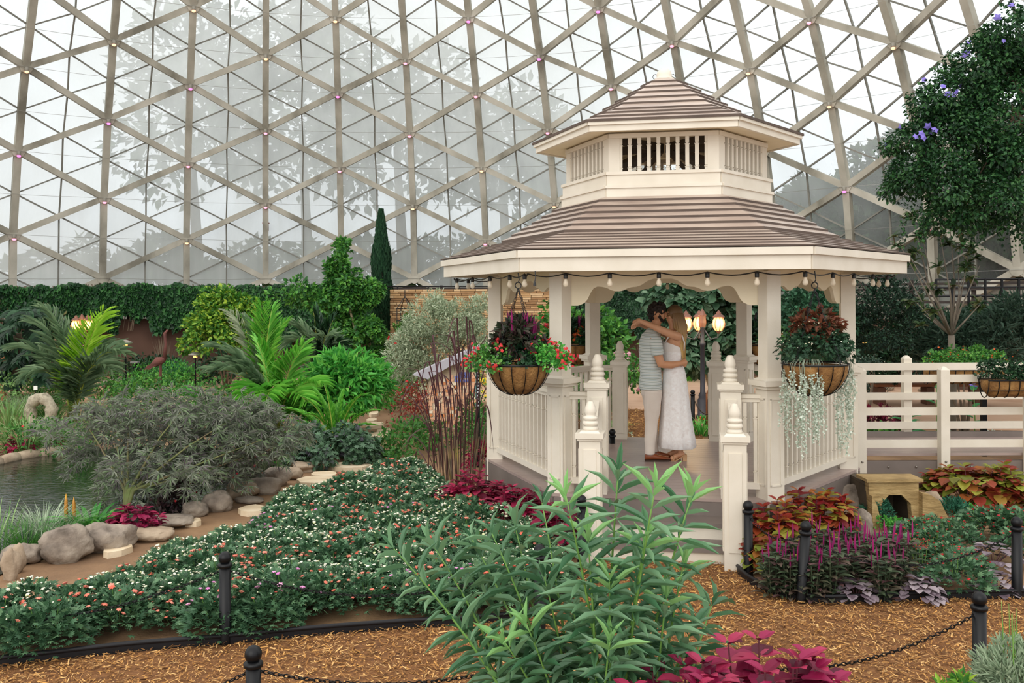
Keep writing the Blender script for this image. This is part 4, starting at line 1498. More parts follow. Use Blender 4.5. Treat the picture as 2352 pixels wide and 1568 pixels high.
def bolpx(x, ytop, label, H=.63, tilt=(0, 0)):
    D = (CAMZ - H) * F_PX / (unroll(x, ytop)[1])
    return bollard(GX(x, D), D, label, H, tilt)
B1 = bolpx(514, 1267, 'black ball-topped bollard standing in the chrysanthemum bed')
B2 = bolpx(578, 1483, 'nearest black bollard at the lower frame edge, on the mulch path')
B3 = bolpx(1237, 1250, 'black bollard hidden behind the oleander at the bed edge')
B4 = bolpx(1334, 1137, 'black bollard beside the left stair post, behind the oleander')
B5 = bolpx(1716, 1150, 'black bollard beside the right stair post')
B6 = bolpx(1836, 1196, 'leaning black bollard in front of the purple celosias', tilt=(0, .07))
B7 = bolpx(2333, 1187, 'black bollard at the right frame edge, inside the bed')
B8 = bolpx(2246, 1359, 'near black bollard on the mulch beside the lavender')
def chain(a, b2, sag, label, lk=.034, wr=.0033, n0=None):
    a, b2 = a + Vector((0, 0, -.115)), b2 + Vector((0, 0, -.115))
    pts = arc(a, b2, -sag, 60)
    ln = sum((q - p).length for p, q in zip(pts, pts[1:]))
    n = int(ln / (lk * .74))
    t = thing('chain', label, 'chain', a)
    b = MB()
    acc, out, i, s = 0, [], 0, 0
    cum = [0]
    for p, q in zip(pts, pts[1:]): cum.append(cum[-1] + (q - p).length)
    def at(s):
        for i in range(60):
            if s <= cum[i + 1] or i == 59:
                return pts[i].lerp(pts[i + 1], (s - cum[i]) / (cum[i + 1] - cum[i])), (pts[i + 1] - pts[i]).normalized()
    for k in range(n):
        c, d = at((k + .5) * ln / n)
        side = d.cross(Vector((0, 0, 1))).normalized()
        up = side.cross(d)
        w = (side + up).normalized() if k % 2 else (side - up).normalized()
        ring = []
        for j in range(8):
            th = 2 * math.pi * j / 8
            ring.append(c - a + d * (math.cos(th) * lk * .5) + w * (math.sin(th) * lk * .27))
        ring.append(ring[0])
        nn = d.cross(w)
        V = []
        for j in range(8):
            o = (ring[j] - (c - a)).normalized()
            for m in range(4):
                ph = math.pi / 2 * m
                V.append(tuple(ring[j] + o * math.cos(ph) * wr + nn * math.sin(ph) * wr))
        b.add(V, [(4 * j + m, 4 * j + (m + 1) % 4, 4 * ((j + 1) % 8) + (m + 1) % 4, 4 * ((j + 1) % 8) + m) for j in range(8) for m in range(4)])
    b.build('links', M_black, t)
    b = MB()
    for p in (a, b2):
        b.tube([p - a + Vector((0, 0, .0)), p - a + Vector((0, 0, -.01))], .01, 6)
    b.build('eyes', M_black, t)
BL0 = G(-700, 1640); BL0.z = .63
chain(B1, Vector((B1.x - 2.9, B1.y - .35, .63)), .3, 'black chain swagging left from the bollard in the chrysanthemum bed')
chain(B1, B3, .21, 'black chain hanging between the bed bollard and the oleander')
chain(B3, B4, .1, 'short black chain behind the oleander')
chain(B2, Vector((B2.x - 1.7, B2.y - .1, .55)), .2, 'black chain running left out of the frame from the nearest bollard')
chain(B2, Vector((GX(1330, 4.75), 4.75, .66)), .13, 'black chain swagging right from the nearest bollard over the mulch')
chain(B5, B6, .1, 'black chain in front of the red coleus')
chain(B6, B7, .24, 'long black chain hanging in front of the celosias')
chain(B8, Vector((GX(1500, 4.7), 4.9, .6)), .22, 'black chain hanging over the mulch from the bollard beside the lavender')

# ------------------------------------------------------------------ boulders and stepping stones
BL = [('tan boulder at the left frame edge beside the pond', 0, 36, 1270, 1338, M_rock2), ('grey-brown boulder second from the left frame edge', 10, 52, 1262, 1322, M_rock2),
      ('smooth grey-brown boulder left of the big tilted one', 2, 78, 1252, 1304, M_rock), ('large tilted pitted boulder on the near pond bank', 78, 186, 1214, 1300, M_rock),
      ('large rounded boulder left of the crimson coleus', 178, 290, 1203, 1277, M_rock), ('low tan boulder right of the crimson coleus', 284, 384, 1208, 1250, M_rock2),
      ('long flat grey boulder above the low tan one', 328, 425, 1181, 1220, M_rock), ('grey boulder between the long flat ones on the pond bank', 410, 470, 1155, 1192, M_rock),
      ('round dark boulder in the middle of the pond bank', 462, 524, 1131, 1182, M_rock), ('long low layered boulder on the pond bank', 508, 580, 1108, 1152, M_rock2),
      ('long boulder behind the layered one on the pond bank', 556, 632, 1096, 1142, M_rock), ('ribbed grey boulder near the ivy mound', 597, 660, 1074, 1122, M_rock),
      ('small smooth boulder in front of the ivy mound', 640, 692, 1076, 1106, M_rock2), ('tan arched boulder nearest the ivy mound', 655, 722, 1060, 1090, M_rock2),
      ('small half-buried grey stone below the layered boulder', 535, 598, 1140, 1162, M_rock)]
for i, (lb, x0, x1, y0, y1, mm) in enumerate(BL):
    rock_px(lb, x0, x1, y0, y1, mm, i + 1, .7, rz=R_.uniform(-.4, .4), rough=.2)
rock_px('brown boulder beyond the lacy shrub, beside the palm', 225, 300, 862, 896, M_rock, 51, 1.0)
rock_px('low grey rock behind the pond at the left', 55, 115, 884, 905, M_rock, 52, 1.0)
rock_px('small tan rock behind the pond at the left', 18, 50, 882, 898, M_rock2, 53, 1.0)
rock_px('long tan ledge stone behind the lacy shrub', 345, 480, 905, 950, M_rock2, 54, .6)
rock_px('pale ledge stone left of the long tan one', 222, 262, 918, 945, M_rock2, 55, .7)
rock_px('tan stone half hidden behind the oleander, by the crimson coleus', 1130, 1215, 1195, 1255, M_rock2, 56, .7)
# stone basin
t = thing('stone_basin', 'upright weathered stone ring beyond the pond', 'ornament', G(94, 985))
b = MB()
for_ = [(.19 * math.cos(a) * (1 + .08 * math.sin(3 * a)), 0, .3 + .26 * math.sin(a)) for a in np.linspace(-1.1, math.pi + 1.1, 17)]
b.tube(for_, [.1 + .02 * math.sin(k * 2.1) for k in range(17)], 9); b.build('arch', mat('basin_stone', ['8f8674', 'b0a792', '7d7563'], .95, 9, .6, 20), t, True)
b = MB(); b.box((0, 0, .02), (.4, .22, .08)); b.build('foot', M_rock2, t)

SS = [(240, 300, 1258, 1282), (424, 462, 1200, 1212), (548, 612, 1169, 1187), (676, 775, 1102, 1119), (712, 778, 1090, 1103), (752, 850, 1069, 1084), (833, 862, 1056, 1068), (828, 868, 1030, 1044), (853, 872, 1014, 1023), (832, 892, 999, 1010), (866, 898, 989, 998), (842, 882, 975, 986), (842, 866, 965, 973), (846, 870, 950, 958)]
stt = ['nearest of the flagstones, half under the chrysanthemums', 'small flagstone between boulder and chrysanthemums', 'broad flagstone beside the chrysanthemum bed', 'largest pale flagstone on the dirt path', 'pale flagstone just above the largest one', 'long pale flagstone at the bend of the path', 'small flagstone above the bend of the path', 'round pale flagstone beside the ivy mound', 'small buried flagstone beside the ivy mound', 'wide flagstone step on the narrow path', 'short flagstone right of the wide step', 'thick flagstone step under the fern tips', 'small flagstone step above the thick one', 'farthest flagstone at the end of the path']
for i, ((x0, x1, y0, y1), lb) in enumerate(zip(SS, stt)):
    a, c = G(x0, (y0 + y1) / 2), G(x1, (y0 + y1) / 2)
    n0, n1 = G((x0 + x1) / 2, y1), G((x0 + x1) / 2, y0)
    cx, cy = (a.x + c.x) / 2, (n0.y + n1.y) / 2
    rx, ry = (c.x - a.x) / 2, (n1.y - n0.y) / 2
    b = MB()
    rg = random.Random(i)
    poly = []
    for k in range(8):
        th = 2 * math.pi * k / 8 + rg.uniform(-.2, .2)
        rr = rg.uniform(.85, 1.12)
        poly.append((rx * rr * math.cos(th), ry * rr * math.sin(th)))
    b.prism(poly, lambda p: (p[0], p[1], .055), lambda p: (p[0] * 1.02, p[1] * 1.02, -.03))
    tag(b.build('flagstone', M_flag, None, False, (cx, cy, 0)), lb, 'stepping stone')
# soil path tone
# ------------------------------------------------------------------ generic plants
def shrub(name, label, cat, x, y, rad, zc, n, L, W, m, kind='fold', clumps=30, clump_r=.35, trunk=None, group=None, droop=.2, rand=.6, part='foliage', fl=None, shell=.75):
    t = thing(name, label, cat, (x, y, 0), 0, group)
    b = MB(); bush(b, (0, 0, zc), rad, n, L, W, kind, clumps, clump_r, droop, rand, .02, shell)
    tag(b.build(part, m, t), kind='stuff')
    if trunk is not None:
        b = MB(); h = zc
        for k in range(trunk):
            a = 6.283 * k / trunk + R_.random()
            b.tube([(.03 * math.cos(a), .03 * math.sin(a), 0), (.2 * rad[0] * math.cos(a), .2 * rad[1] * math.sin(a), h * .5), (.6 * rad[0] * math.cos(a), .6 * rad[1] * math.sin(a), h * 1.1)], [.03, .02, .008], 5)
        b.build('stems', M_bark, t, True)
    if fl:
        fm, nf, fr = fl
        b = MB(); p, o = bush_pts((0, 0, zc), [r * 1.04 for r in rad], nf, clumps, clump_r * .6, .95, .05)
        flowers(b, p, fr, unit(o + np.array([0, -.4, .5])), 5); b.build('blossoms', fm, t)
    return t
def palm(label, x, y, fronds, mats, L, n=38, w=.035, droop=.4, trunkz=.3, name='palm', cat='palm'):
    """fronds: (tip dx, dy, z, arch height, material index)"""
    t = thing(name, label, cat, (x, y, 0))
    b = MB()
    for k in range(5):
        a = 1.256 * k; b.tube([(.08 * math.cos(a), .08 * math.sin(a), 0), (.1 * math.cos(a), .1 * math.sin(a), trunkz)], [.03, .02], 6)
    b.build('stems', mat('palm_stem', ['8a7a3c', '5f7a35'], .5, 6), t, True)
    for dx, dy, z, ar, mi in fronds:
        a = Vector((dx * .05, dy * .05, trunkz * .5)); c = Vector((dx, dy, z))
        mid = Vector((dx * .32, dy * .32, z * .6 + ar))
        pts = [a.lerp(mid, s).lerp(mid.lerp(c, s), s) for s in np.linspace(0, 1, 9)]
        b = MB(); frond(b, pts, n, L, w, droop)
        fo = b.build('frond', mats[mi], t)
        b = MB(); b.tube(pts, [.014 * (1 - .8 * i / 8) for i in range(9)], 5); b.build('rachis', mat('rachis', ['8fa040', 'a9b04e'], .5), fo, True)
    return t
def tipfr(x, y, D, base, ar, mi, dyo=0):
    p = P(x, y, D + dyo)
    return (p.x - base[0], p.y - base[1], p.z, ar, mi)
def clump(name, label, cat, px, py, n, h, spread, w, m, rb=.08, curve=.5, part='blades', group=None, flo=None, off=0):
    g = G(px, py); t = thing(name, label, cat, g, 0, group)
    b = MB(); blades(b, (0, 0, 0), n, h, spread, w, curve, 5, rb)
    tag(b.build(part, m, t), kind='stuff')
    return t
# left garden
D = 17.5; bs = (GX(168, D), D)
palm('green palm at left with one yellow frond raised', bs[0], bs[1],
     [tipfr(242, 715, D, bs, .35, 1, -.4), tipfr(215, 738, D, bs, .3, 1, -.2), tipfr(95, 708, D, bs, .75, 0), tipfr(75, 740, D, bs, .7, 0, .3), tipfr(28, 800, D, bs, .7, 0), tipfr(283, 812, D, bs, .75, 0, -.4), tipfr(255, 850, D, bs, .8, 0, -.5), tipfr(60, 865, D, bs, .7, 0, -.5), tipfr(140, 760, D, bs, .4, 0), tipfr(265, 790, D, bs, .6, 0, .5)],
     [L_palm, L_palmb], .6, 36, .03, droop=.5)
D = 17.6; bs = (GX(598, D), D)
palm('palm behind with one grey and one bright green frond', bs[0], bs[1],
     [tipfr(600, 700, D, bs, .15, 1), tipfr(625, 708, D, bs, .15, 1, -.2), tipfr(528, 722, D, bs, .5, 0, .3), tipfr(560, 735, D, bs, .3, 2), tipfr(655, 745, D, bs, .3, 1, .3)],
     [L_silver, L_palmg, L_palm], .55, 34, .03, trunkz=.5, droop=.3)
D = 14.8; bs = (GX(625, D), D + .2)
palm('wide bright green palm in the middle of the garden', bs[0], bs[1],
     [tipfr(485, 795, D, bs, .5, 1), tipfr(480, 850, D, bs, .6, 1, -.4), tipfr(590, 785, D, bs, .2, 0), tipfr(700, 790, D, bs, .2, 0), tipfr(690, 810, D, bs, .3, 0, -.3), tipfr(735, 880, D, bs, .5, 0, -.4), tipfr(560, 915, D, bs, .7, 2, -.8), tipfr(610, 925, D, bs, .7, 2, -1.0), tipfr(705, 925, D, bs, .7, 0, -.8), tipfr(520, 830, D, bs, .4, 1)],
     [L_palmg, L_palm, L_fern], .52, 38, .028, droop=.45)
D = 20.0; bs = (GX(735, D), D)
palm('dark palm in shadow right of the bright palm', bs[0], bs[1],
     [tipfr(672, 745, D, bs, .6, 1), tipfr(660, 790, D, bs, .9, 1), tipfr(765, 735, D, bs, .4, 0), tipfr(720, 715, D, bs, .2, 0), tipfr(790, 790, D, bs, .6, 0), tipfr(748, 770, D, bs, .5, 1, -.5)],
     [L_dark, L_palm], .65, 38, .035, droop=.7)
# philodendron at the left edge
t = thing('philodendron', 'big dark split-leaf plant at the left frame edge', 'plant', (GX(30, 19.5), 19.5, 0))
b = MB(); b.tube([(0, 0, 0), (.1, 0, 1.6)], .08, 7); b.build('stem', M_bark, t, True)
for i in range(26):
    p = P(R_.uniform(-50, 105), R_.uniform(705, 860), 19.4) - t.location
    b = MB()
    d = Vector((R_.uniform(-.8, .9), -1, R_.uniform(-.9, .1)))
    o = Vector((p.x, R_.uniform(-.3, .5), p.z))
    frond(b, [o, o + d.normalized() * .25, o + d.normalized() * .55 + Vector((0, 0, -.1))], 7, .34, .11, .25, .1, start=.0)
    b.build('leaf', L_dark, t)
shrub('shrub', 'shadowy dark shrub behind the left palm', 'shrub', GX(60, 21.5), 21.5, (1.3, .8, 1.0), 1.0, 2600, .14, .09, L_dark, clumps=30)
# yellow-green shrub
D = 23.0
shrub('shrub', 'rounded shrub with yellow-green tips against the ivy wall', 'shrub', GX(520, D), D, (1.0, .8, 1.05), 1.45, 7500, .11, .075, L_yel, clumps=60, clump_r=.25, trunk=5)
# ivy on the wall
def ivy(label, x0, x1, dz0, dz1, r, n, drips, m=L_ivy, L=.15, ytop=655):
    t = thing('ivy', label, 'ivy', (0, 0, 0)); t['kind'] = 'stuff'
    P1, N1 = [], []
    while len(P1) < n:
        px = R_.uniform(x0, x1)
        # meet the wall circle
        k = (px - CX) / F_PX
        A = k * k + 1; B = -2 * (k * DCX + DCY); C = DCX ** 2 + DCY ** 2 - r * r
        y = (-B + math.sqrt(B * B - 4 * A * C)) / (2 * A)
        bottom = dz0 + drips * math.sin(px * .045) + drips * .7 * math.sin(px * .13 + 1) + .3 * R_.random()
        z = R_.uniform(bottom, dz1 + .05 * math.sin(px * .08))
        dep = (.12 + .22 * (math.sin(px * .07 + z * 3) * math.sin(z * 5 + px * .03) * .5 + .5)) * R_.uniform(.6, 1)
        P1.append((k * y, y - dep, z)); N1.append((R_.gauss(0, .4), -1, R_.gauss(.5, .35)))
    b = MB()
    P1, N1 = np.array(P1), unit(np.array(N1))
    d = unit(np.stack([NR.normal(0, .5, n), -.35 * np.ones(n), -.9 + .5 * NR.random(n)], 1))
    leaves(b, P1, d, N1, L, L * .85, 'fold')
    b.build('leaves', m, t)
    b = MB()
    for i in range(25):
        px = R_.uniform(x0, x1); q = P1[R_.randrange(n)]
        b.tube([(q[0], q[1] + .1, dz0 - .2), (q[0] + .1, q[1] + .12, (dz0 + dz1) / 2), (q[0], q[1] + .1, dz1)], .012, 4)
    b.build('stems', M_bark, t)
ivy('dense ivy covering the top of the wall behind the left palm', 140, 470, 1.55, 2.75, 16.9, 9500, .28)
ivy('dense ivy draping the wall between the shrub and the cypress', 440, 890, 1.0, 2.72, 16.9, 11500, .25)
ivy('thin ivy climbing the slats at the left frame edge', -60, 150, 1.7, 2.7, 16.9, 1600, .2)
ivy('ivy covering the wall behind the couple', 1250, 1560, .9, 2.75, 16.7, 8000, .3, L_dark)
ivy('ivy covering the wall behind the right side of the gazebo', 1700, 1960, .6, 2.3, 16.7, 5000, .3, L_dark)
# climbing tree-like vine with a pointed top, cypress
D = 23.1
t = thing('climbing_shrub', 'light green climber with a tall narrow top beside the cypress', 'shrub', (GX(785, D), D, 0))
b = MB()
for x, y, rx, rz, n in ((785, 572, .18, .25, 330), (780, 610, .28, .22, 420), (795, 650, .45, .25, 800), (780, 700, .9, .4, 1700), (820, 690, .7, .5, 1700), (790, 760, .55, .5, 1100), (840, 770, .5, .5, 1200), (770, 640, .2, .25, 300), (850, 840, .6, .4, 700), (690, 690, .8, .35, 900)):
    q = P(x, y, D) - t.location
    bush(b, (q.x, R_.uniform(-.1, .2), q.z), (rx, .35, rz), n, .12, .085, 'fold', 12, .4, droop=.4)
tag(b.build('foliage', L_green, t), kind='stuff')
b = MB(); q = P(818, 700, D) - t.location; b.tube([(.3, 0, 0), (.4, 0, 1.2), (q.x - .2, 0, 2.2), (.0, 0, 3.3)], [.04, .035, .03, .01], 6); b.build('trunk', mat('pale_bark', 'a89878', .8), t, True)
D = 25.0
t = thing('cypress', 'tall narrow dark green cypress rising above the wall', 'tree', (GX(876, D), D, 0))
b = MB(); z1 = P(876, 488, D).z
n = 9000
zz = NR.random(n) ** .9 * z1
prof_ = np.interp(zz / z1, [0, .1, .5, .68, .8, .9, 1], [.1, .2, .27, .22, .17, .09, .01])
a = NR.random(n) * 6.283
rr = prof_ * (.75 + .3 * NR.random(n)) * (1 + .12 * np.sin(zz * 6 + a * 2))
p = np.stack([rr * np.cos(a), rr * np.sin(a), zz], 1)
leaves(b, p, unit(np.stack([np.cos(a) * .5, np.sin(a) * .5, np.ones(n)], 1)), np.stack([np.cos(a), np.sin(a), np.zeros(n)], 1), .13, .05)
tag(b.build('foliage', leaf_mat('cypress_leaves', ['1c3a28', '2b4f35', '3b6444'], .6, .1), t), kind='stuff')
b = MB(); b.tube([(0, 0, 0), (0, 0, z1 * .95)], [.07, .01], 6); b.build('trunk', M_bark, t, True)
# bright leafy shrub
D = 15.6
shrub('shrub', 'dense bright green leafy shrub right of the bright palm', 'shrub', GX(795, D), D, (.68, .6, .6), .72, 4200, .17, .055, L_bright, 'fold', 50, .28, trunk=6, droop=.35)
# fern
D = 13.6; bs = (GX(768, D), D)
fr = []
for x, y, ar in ((640, 945, .5), (650, 975, .45), (690, 918, .4), (720, 900, .3), (745, 893, .15), (790, 905, .2), (830, 915, .3), (870, 950, .45), (865, 985, .45), (840, 1010, .4), (660, 1000, .4), (700, 960, .5), (760, 935, .3), (815, 960, .4)):
    fr.append(tipfr(x, y - 8, D, bs, ar * .6, 0, R_.uniform(-.3, .3)))
palm('bright green fern with arching fronds above the ivy mound', bs[0], bs[1], fr, [L_fern], .13, 46, .03, .1, .1, name='fern', cat='fern')
# sweet potato / ivy mound
shrub('ivy_mound', 'dark green mound of trailing ivy leaves beside the stepping stones', 'ground cover', GX(750, 12.9), 12.9, (.68, .55, .3), .16, 2900, .085, .08, leaf_mat('mound_leaves', ['34503a', '48694b', '618563', '453f4c'], .45, .15), 'lobed', 40, .3, droop=.6)
shrub('ivy_mound', 'small dark trailing plant left of the ivy mound', 'ground cover', GX(560, 14.2), 14.2, (.45, .4, .35), .3, 1500, .07, .06, leaf_mat('mound_leaves2', ['2b4034', '42604c', '4a4650'], .5, .15), 'fold', 30, .3, droop=.5)
# lacy grey-green shrub over the pond
t = thing('lacy_shrub', 'wide grey-green shrub with fine star-shaped leaves over the pond', 'shrub', (G(285, 1195).x, G(285, 1195).y, 0))
D = t.location.y
b = MB()
for x, y, rx, ry, rz, n in ((200, 985, .6, .5, .15, 120), (300, 955, .7, .5, .18, 190), (420, 950, .8, .6, .2, 230), (530, 965, .7, .5, .22, 200), (290, 1020, .8, .6, .22, 260), (400, 1015, .9, .6, .25, 300), (510, 1040, .7, .6, .3, 280), (370, 1085, .7, .6, .25, 220), (460, 1105, .6, .5, .25, 200), (300, 1120, .4, .4, .15, 80), (580, 1050, .5, .5, .25, 170), (630, 1000, .4, .4, .25, 120), (340, 1150, .45, .4, .15, 90), (230, 1065, .4, .4, .12, 60)):
    q = P(x, y, D + R_.uniform(0, 1.2)) - t.location
    p, o = bush_pts((q.x, q.y, max(q.z, .15)), (rx * .8, ry, rz), n, 22, .4, .8, .04)
    m_ = len(p)
    d = unit(o * [1, 1, .25] + .4 * NR.normal(size=(m_, 3)) + [0, 0, -.05])
    leaves(b, p, d, unit(np.array([0, 0, 1.0]) + .35 * NR.normal(size=(m_, 3))), .12, .12, 'star')
tag(b.build('foliage', L_grey, t), kind='stuff')
b = MB()
for tx, ty in ((190, 960), (300, 940), (262, 985), (420, 940), (520, 970), (560, 1050), (350, 1050), (600, 1010)):
    q = P(tx, ty, D + .5) - t.location
    b.tube([(0, 0, 0), (.05 * q.x, .1, .3), (q.x * .6, q.y * .6, q.z * .75), tuple(q)], [.022, .018, .009, .004], 5)
b.build('stems', mat('lacy_stem', ['7a8a4a', '6d5a42'], .6), t, True)
# strappy and grassy plants
clump('grass_clump', 'tall pale grass at the left frame edge in front of the pond', 'grass', -8, 1262, 40, .55, .7, .016, L_grass, .25)
clump('grass_clump', 'blue-green grass on the left end of the far pond bank', 'grass', 60, 1040, 160, .75, 1.3, .02, L_grass, .4, .8)
clump('grass_clump', 'pale variegated grass behind the pond', 'grass', 125, 1015, 90, .55, 1.2, .02, L_grass, .3, .8)
clump('grass_clump', 'pale arching grass beside the boulder beyond the lacy shrub', 'grass', 235, 985, 90, .7, 1.1, .018, L_grass, .3, .7)
clump('grass_clump', 'fountain of pale reeds growing in the pond', 'grass', 190, 1065, 60, .55, .6, .014, L_feather, .2, .3)
clump('strap_plant', 'bright green strap-leaved plant beyond the ledge stones', 'plant', 435, 925, 60, .6, 1.0, .05, L_bright, .25, .8)
clump('strap_plant', 'green strap-leaved plant in front of the ivy wall', 'plant', 330, 880, 90, .9, .9, .03, L_green, .3, .6)
clump('papyrus', 'fine-leaved round grass tuft behind the strap-leaved plant', 'grass', 390, 885, 260, .95, 1.2, .014, leaf_mat('papyrus_leaves', ['3f8a55', '57a06a'], .5, .3), .2, .5)
clump('spiky_plant', 'bare spiky plant against the wall, left of the yellow-tipped shrub', 'plant', 378, 868, 36, 1.3, .8, .03, leaf_mat('dry_spikes', ['7a6c5c', '93846f'], .7, .1), .1, .1)
clump('grass_clump', 'dry tan grass in front of the bright palm', 'grass', 560, 985, 200, .6, 1.4, .008, leaf_mat('dry_grass', ['a39a78', '8c9468', 'b8ae8c'], .6, .2), .4, .9)
clump('grass_clump', 'silvery wispy grass left of the ivy mound', 'grass', 600, 1075, 180, .5, 1.2, .007, leaf_mat('wispy', ['8f9a78', '76855f', '6d6a5c'], .6, .2), .4, .8)
clump('strap_plant', 'small bright strap-leaved plant beside the pond boulders', 'plant', 640, 1075, 40, .3, 1.3, .03, L_bright, .12, .8)
clump('strap_plant', 'bright green hosta-like plant behind the rounded boulder', 'plant', 205, 1212, 34, .3, 1.4, .06, L_bright, .15, .9)
clump('grass_clump', 'feathery grey-green tuft behind the tilted boulder', 'grass', 100, 1230, 220, .38, 1.3, .01, L_lav, .3, .8)
clump('grass_clump', 'feathery green tuft at the near left pond edge', 'grass', 60, 1262, 200, .33, 1.2, .01, L_feather, .3, .8)
def lowcover(label, px0, px1, y0, y1, n, h, L, m, seed=0, kind='fold', fl=None, cat='ground cover', name='ground_cover'):
    a = G((px0 + px1) / 2, (y0 + y1) / 2)
    w = (px1 - px0) * a.y / F_PX / 2
    dy = abs(G(px0, y0).y - G(px0, y1).y) / 2
    return shrub(name, label, cat, a.x, a.y, (w, max(dy, .3), h), h * .35, n, L, L * .6, m, kind, 40, .3, fl=fl)
lowcover('fine green ground cover left of the far pond bank', -20, 130, 905, 960, 1800, .4, .08, L_grass)
lowcover('grey-green low planting behind the stone ring', 100, 260, 895, 940, 1800, .35, .09, L_feather)
lowcover('low green planting between palm and ledge stones', 270, 400, 905, 950, 1800, .35, .09, L_green)
lowcover('low feathery green planting behind the lacy shrub', 430, 560, 930, 975, 1600, .35, .08, L_feather)
lowcover('low planting along the far pond bank', 0, 200, 1020, 1055, 1500, .3, .06, L_feather, fl=(F_red, 14, .02))
lowcover('dark low plants at the edge of the path by the wall', 250, 440, 868, 885, 1500, .4, .12, L_dark)
lowcover('dark low plants under the yellow-tipped shrub', 440, 620, 868, 890, 1300, .45, .12, L_dark)
lowcover('purple and red low plants behind the boulders', 500, 620, 1060, 1110, 700, .22, .05, L_plum, fl=(F_red, 24, .02))
lowcover('small red flowered plants beside the long flat boulder', 380, 440, 1150, 1180, 350, .2, .05, L_plum, fl=(F_red, 16, .02))
lowcover('dark red spiky plants behind the flat boulder', 350, 415, 1165, 1190, 300, .22, .06, L_plum)
for i_, (px_c, py_c, h_c, sp_c, m_c, lb_c) in enumerate(((20, 985, .8, 1.2, L_grass, 'large blue-green grass at the left edge above the pond bank'), (110, 975, .6, 1.3, L_feather, 'feathery green grass left of the stone arch'), (60, 950, .6, 1.2, L_lav, 'pale wispy grass at the left edge behind the larger grass'), (300, 985, .45, 1.4, L_feather, 'feathery green tuft under the lacy shrub, left'), (470, 975, .5, 1.3, L_grass, 'pale arching tuft behind the lacy shrub, middle'), (640, 1010, .5, 1.2, L_lav, 'pale tuft between lacy shrub and ivy mound'))):
    clump('grass_clump', lb_c, 'grass', px_c, py_c, 170, h_c, sp_c, .014, m_c, .3, .7)
lowcover('light green feathery cover above the ledge stones', 300, 460, 880, 905, 1500, .4, .08, L_bright)
lowcover('light green low herbs behind the pond at the left edge', -20, 120, 860, 890, 1200, .35, .1, L_feather)
# bromeliads with orange tips
for i, (x, h) in enumerate(((152, .36), (170, .33))):
    g = G(x, 1215); t = thing('flower_spike', ('tall ', 'shorter ')[i] + 'yellow and dark red flower spike beside the pond', 'flower', g)
    b = MB(); b.tube([(0, 0, 0), (0, 0, h * .55), (0, 0, h * .8), (0, 0, h)], [.012, .02, .016, .002], 7); b.build('spike', mat('spike_yellow', ['d9a52a', '7d1f22'], .5, 4), t, True)
    b = MB(); leaves(b, [(0, 0, .02)] * 8, sph(8) * [1, 1, .2] + [0, 0, .5], (0, 0, 1), .2, .04, 'blade'); b.build('leaves', L_bright, t)
# heron statue, rusty bird, path lights
def heron(label, px, py, H, m):
    g = G(px, py); t = thing('heron_statue', label, 'statue', g)
    s = H
    b = MB()
    b.tube([(-.18 * s, 0, .42 * s), (-.08 * s, 0, .5 * s), (.04 * s, 0, .56 * s), (.1 * s, 0, .62 * s)], [.01 * s, .07 * s, .08 * s, .03 * s], 10)
    b.tube([(.08 * s, 0, .6 * s), (.13 * s, 0, .7 * s), (.07 * s, 0, .8 * s), (.1 * s, 0, .93 * s)], [.035 * s, .022 * s, .02 * s, .022 * s], 8)
    b.tube([(.08 * s, 0, .94 * s), (.13 * s, 0, .95 * s), (.28 * s, 0, .92 * s)], [.03 * s, .025 * s, .002], 8)
    b.build('body', m, t, True)
    for y in (-.02, .02):
        b = MB(); b.tube([(0, y * s, .5 * s), (.015 * s, y * s, .25 * s), (0, y * s, 0)], .009 * s, 5); b.build('leg', m, t, True)
heron('small grey heron statue among the leaves beside the pond', 428, 1100, .55, mat('grey_statue', ['8a9090', 'a5aaa8'], .7, 4))
D = 20.5; t = thing('bird_sculpture', 'rusty metal bird sculpture in front of the ivy wall', 'sculpture', (GX(368, D), D, 0))
M_rust = mat('rust', ['5a3430', '7d4a42'], .8, 5)
b = MB(); b.tube([(-.25, 0, .8), (-.05, 0, .92), (.1, 0, .98)], [.02, .11, .05], 8); b.tube([(.08, 0, .95), (.12, 0, 1.3), (.1, 0, 1.55), (.16, 0, 1.62)], [.05, .03, .035, .02], 7); b.build('body', M_rust, t, True)
for y in (-.04, .04):
    b = MB(); b.tube([(0, y, 0), (0, y, .9)], .015, 5); b.build('leg', M_rust, t)
b = MB(); leaves(b, [(-.2 + .05 * i, 0, .85 + .02 * i) for i in range(7)], [(-.6, -.3, -.5)] * 7, (0, -1, .5), .25, .08, 'fold'); b.build('feathers', M_rust, t)
t = thing('marker_post', 'black square post with a tilted plate beside the garden path', 'post', G(311, 886))
b = MB(); b.box((0, 0, .3), (.09, .09, .6)); b.build('post', M_black, t)
b = MB(); b.box((0, -.02, .63), (.2, .16, .05)); b.build('plate', mat('grey_plate', '8a8a88', .5), t)
def pathlight(px, D, label, h=.8):
    t = thing('path_light', label, 'lamp', (GX(px, D), D, 0))
    b = MB(); b.tube([(0, 0, 0), (0, 0, h)], .02, 6); b.build('stem', M_black, t)
    b = MB(); b.lathe([(.16, h - .02), (.17, h), (.04, h + .06), (0, h + .07)], n=12); b.build('hood', mat('path_light_hood', 'a09a90', .4, metal=.3), t, True)
    b = MB(); b.lathe([(.05, h - .08), (.05, h - .02)], n=8); b.build('lamp', emis('warm_glow', 'ffc56b', 2.0) if 'warm_glow' not in bpy.data.materials else bpy.data.materials['warm_glow'], t)
pathlight(448, 22.5, 'small mushroom path light below the yellow-tipped shrub', .95)
pathlight(288, 22.5, 'small mushroom path light in front of the brown wall', 1.25)
pathlight(1985, 20, 'small mushroom path light right of the gazebo post', 1.35)
t = thing('plant_label', 'small white plant label on a thin stake beside the stone ring', 'sign', G(82, 980))
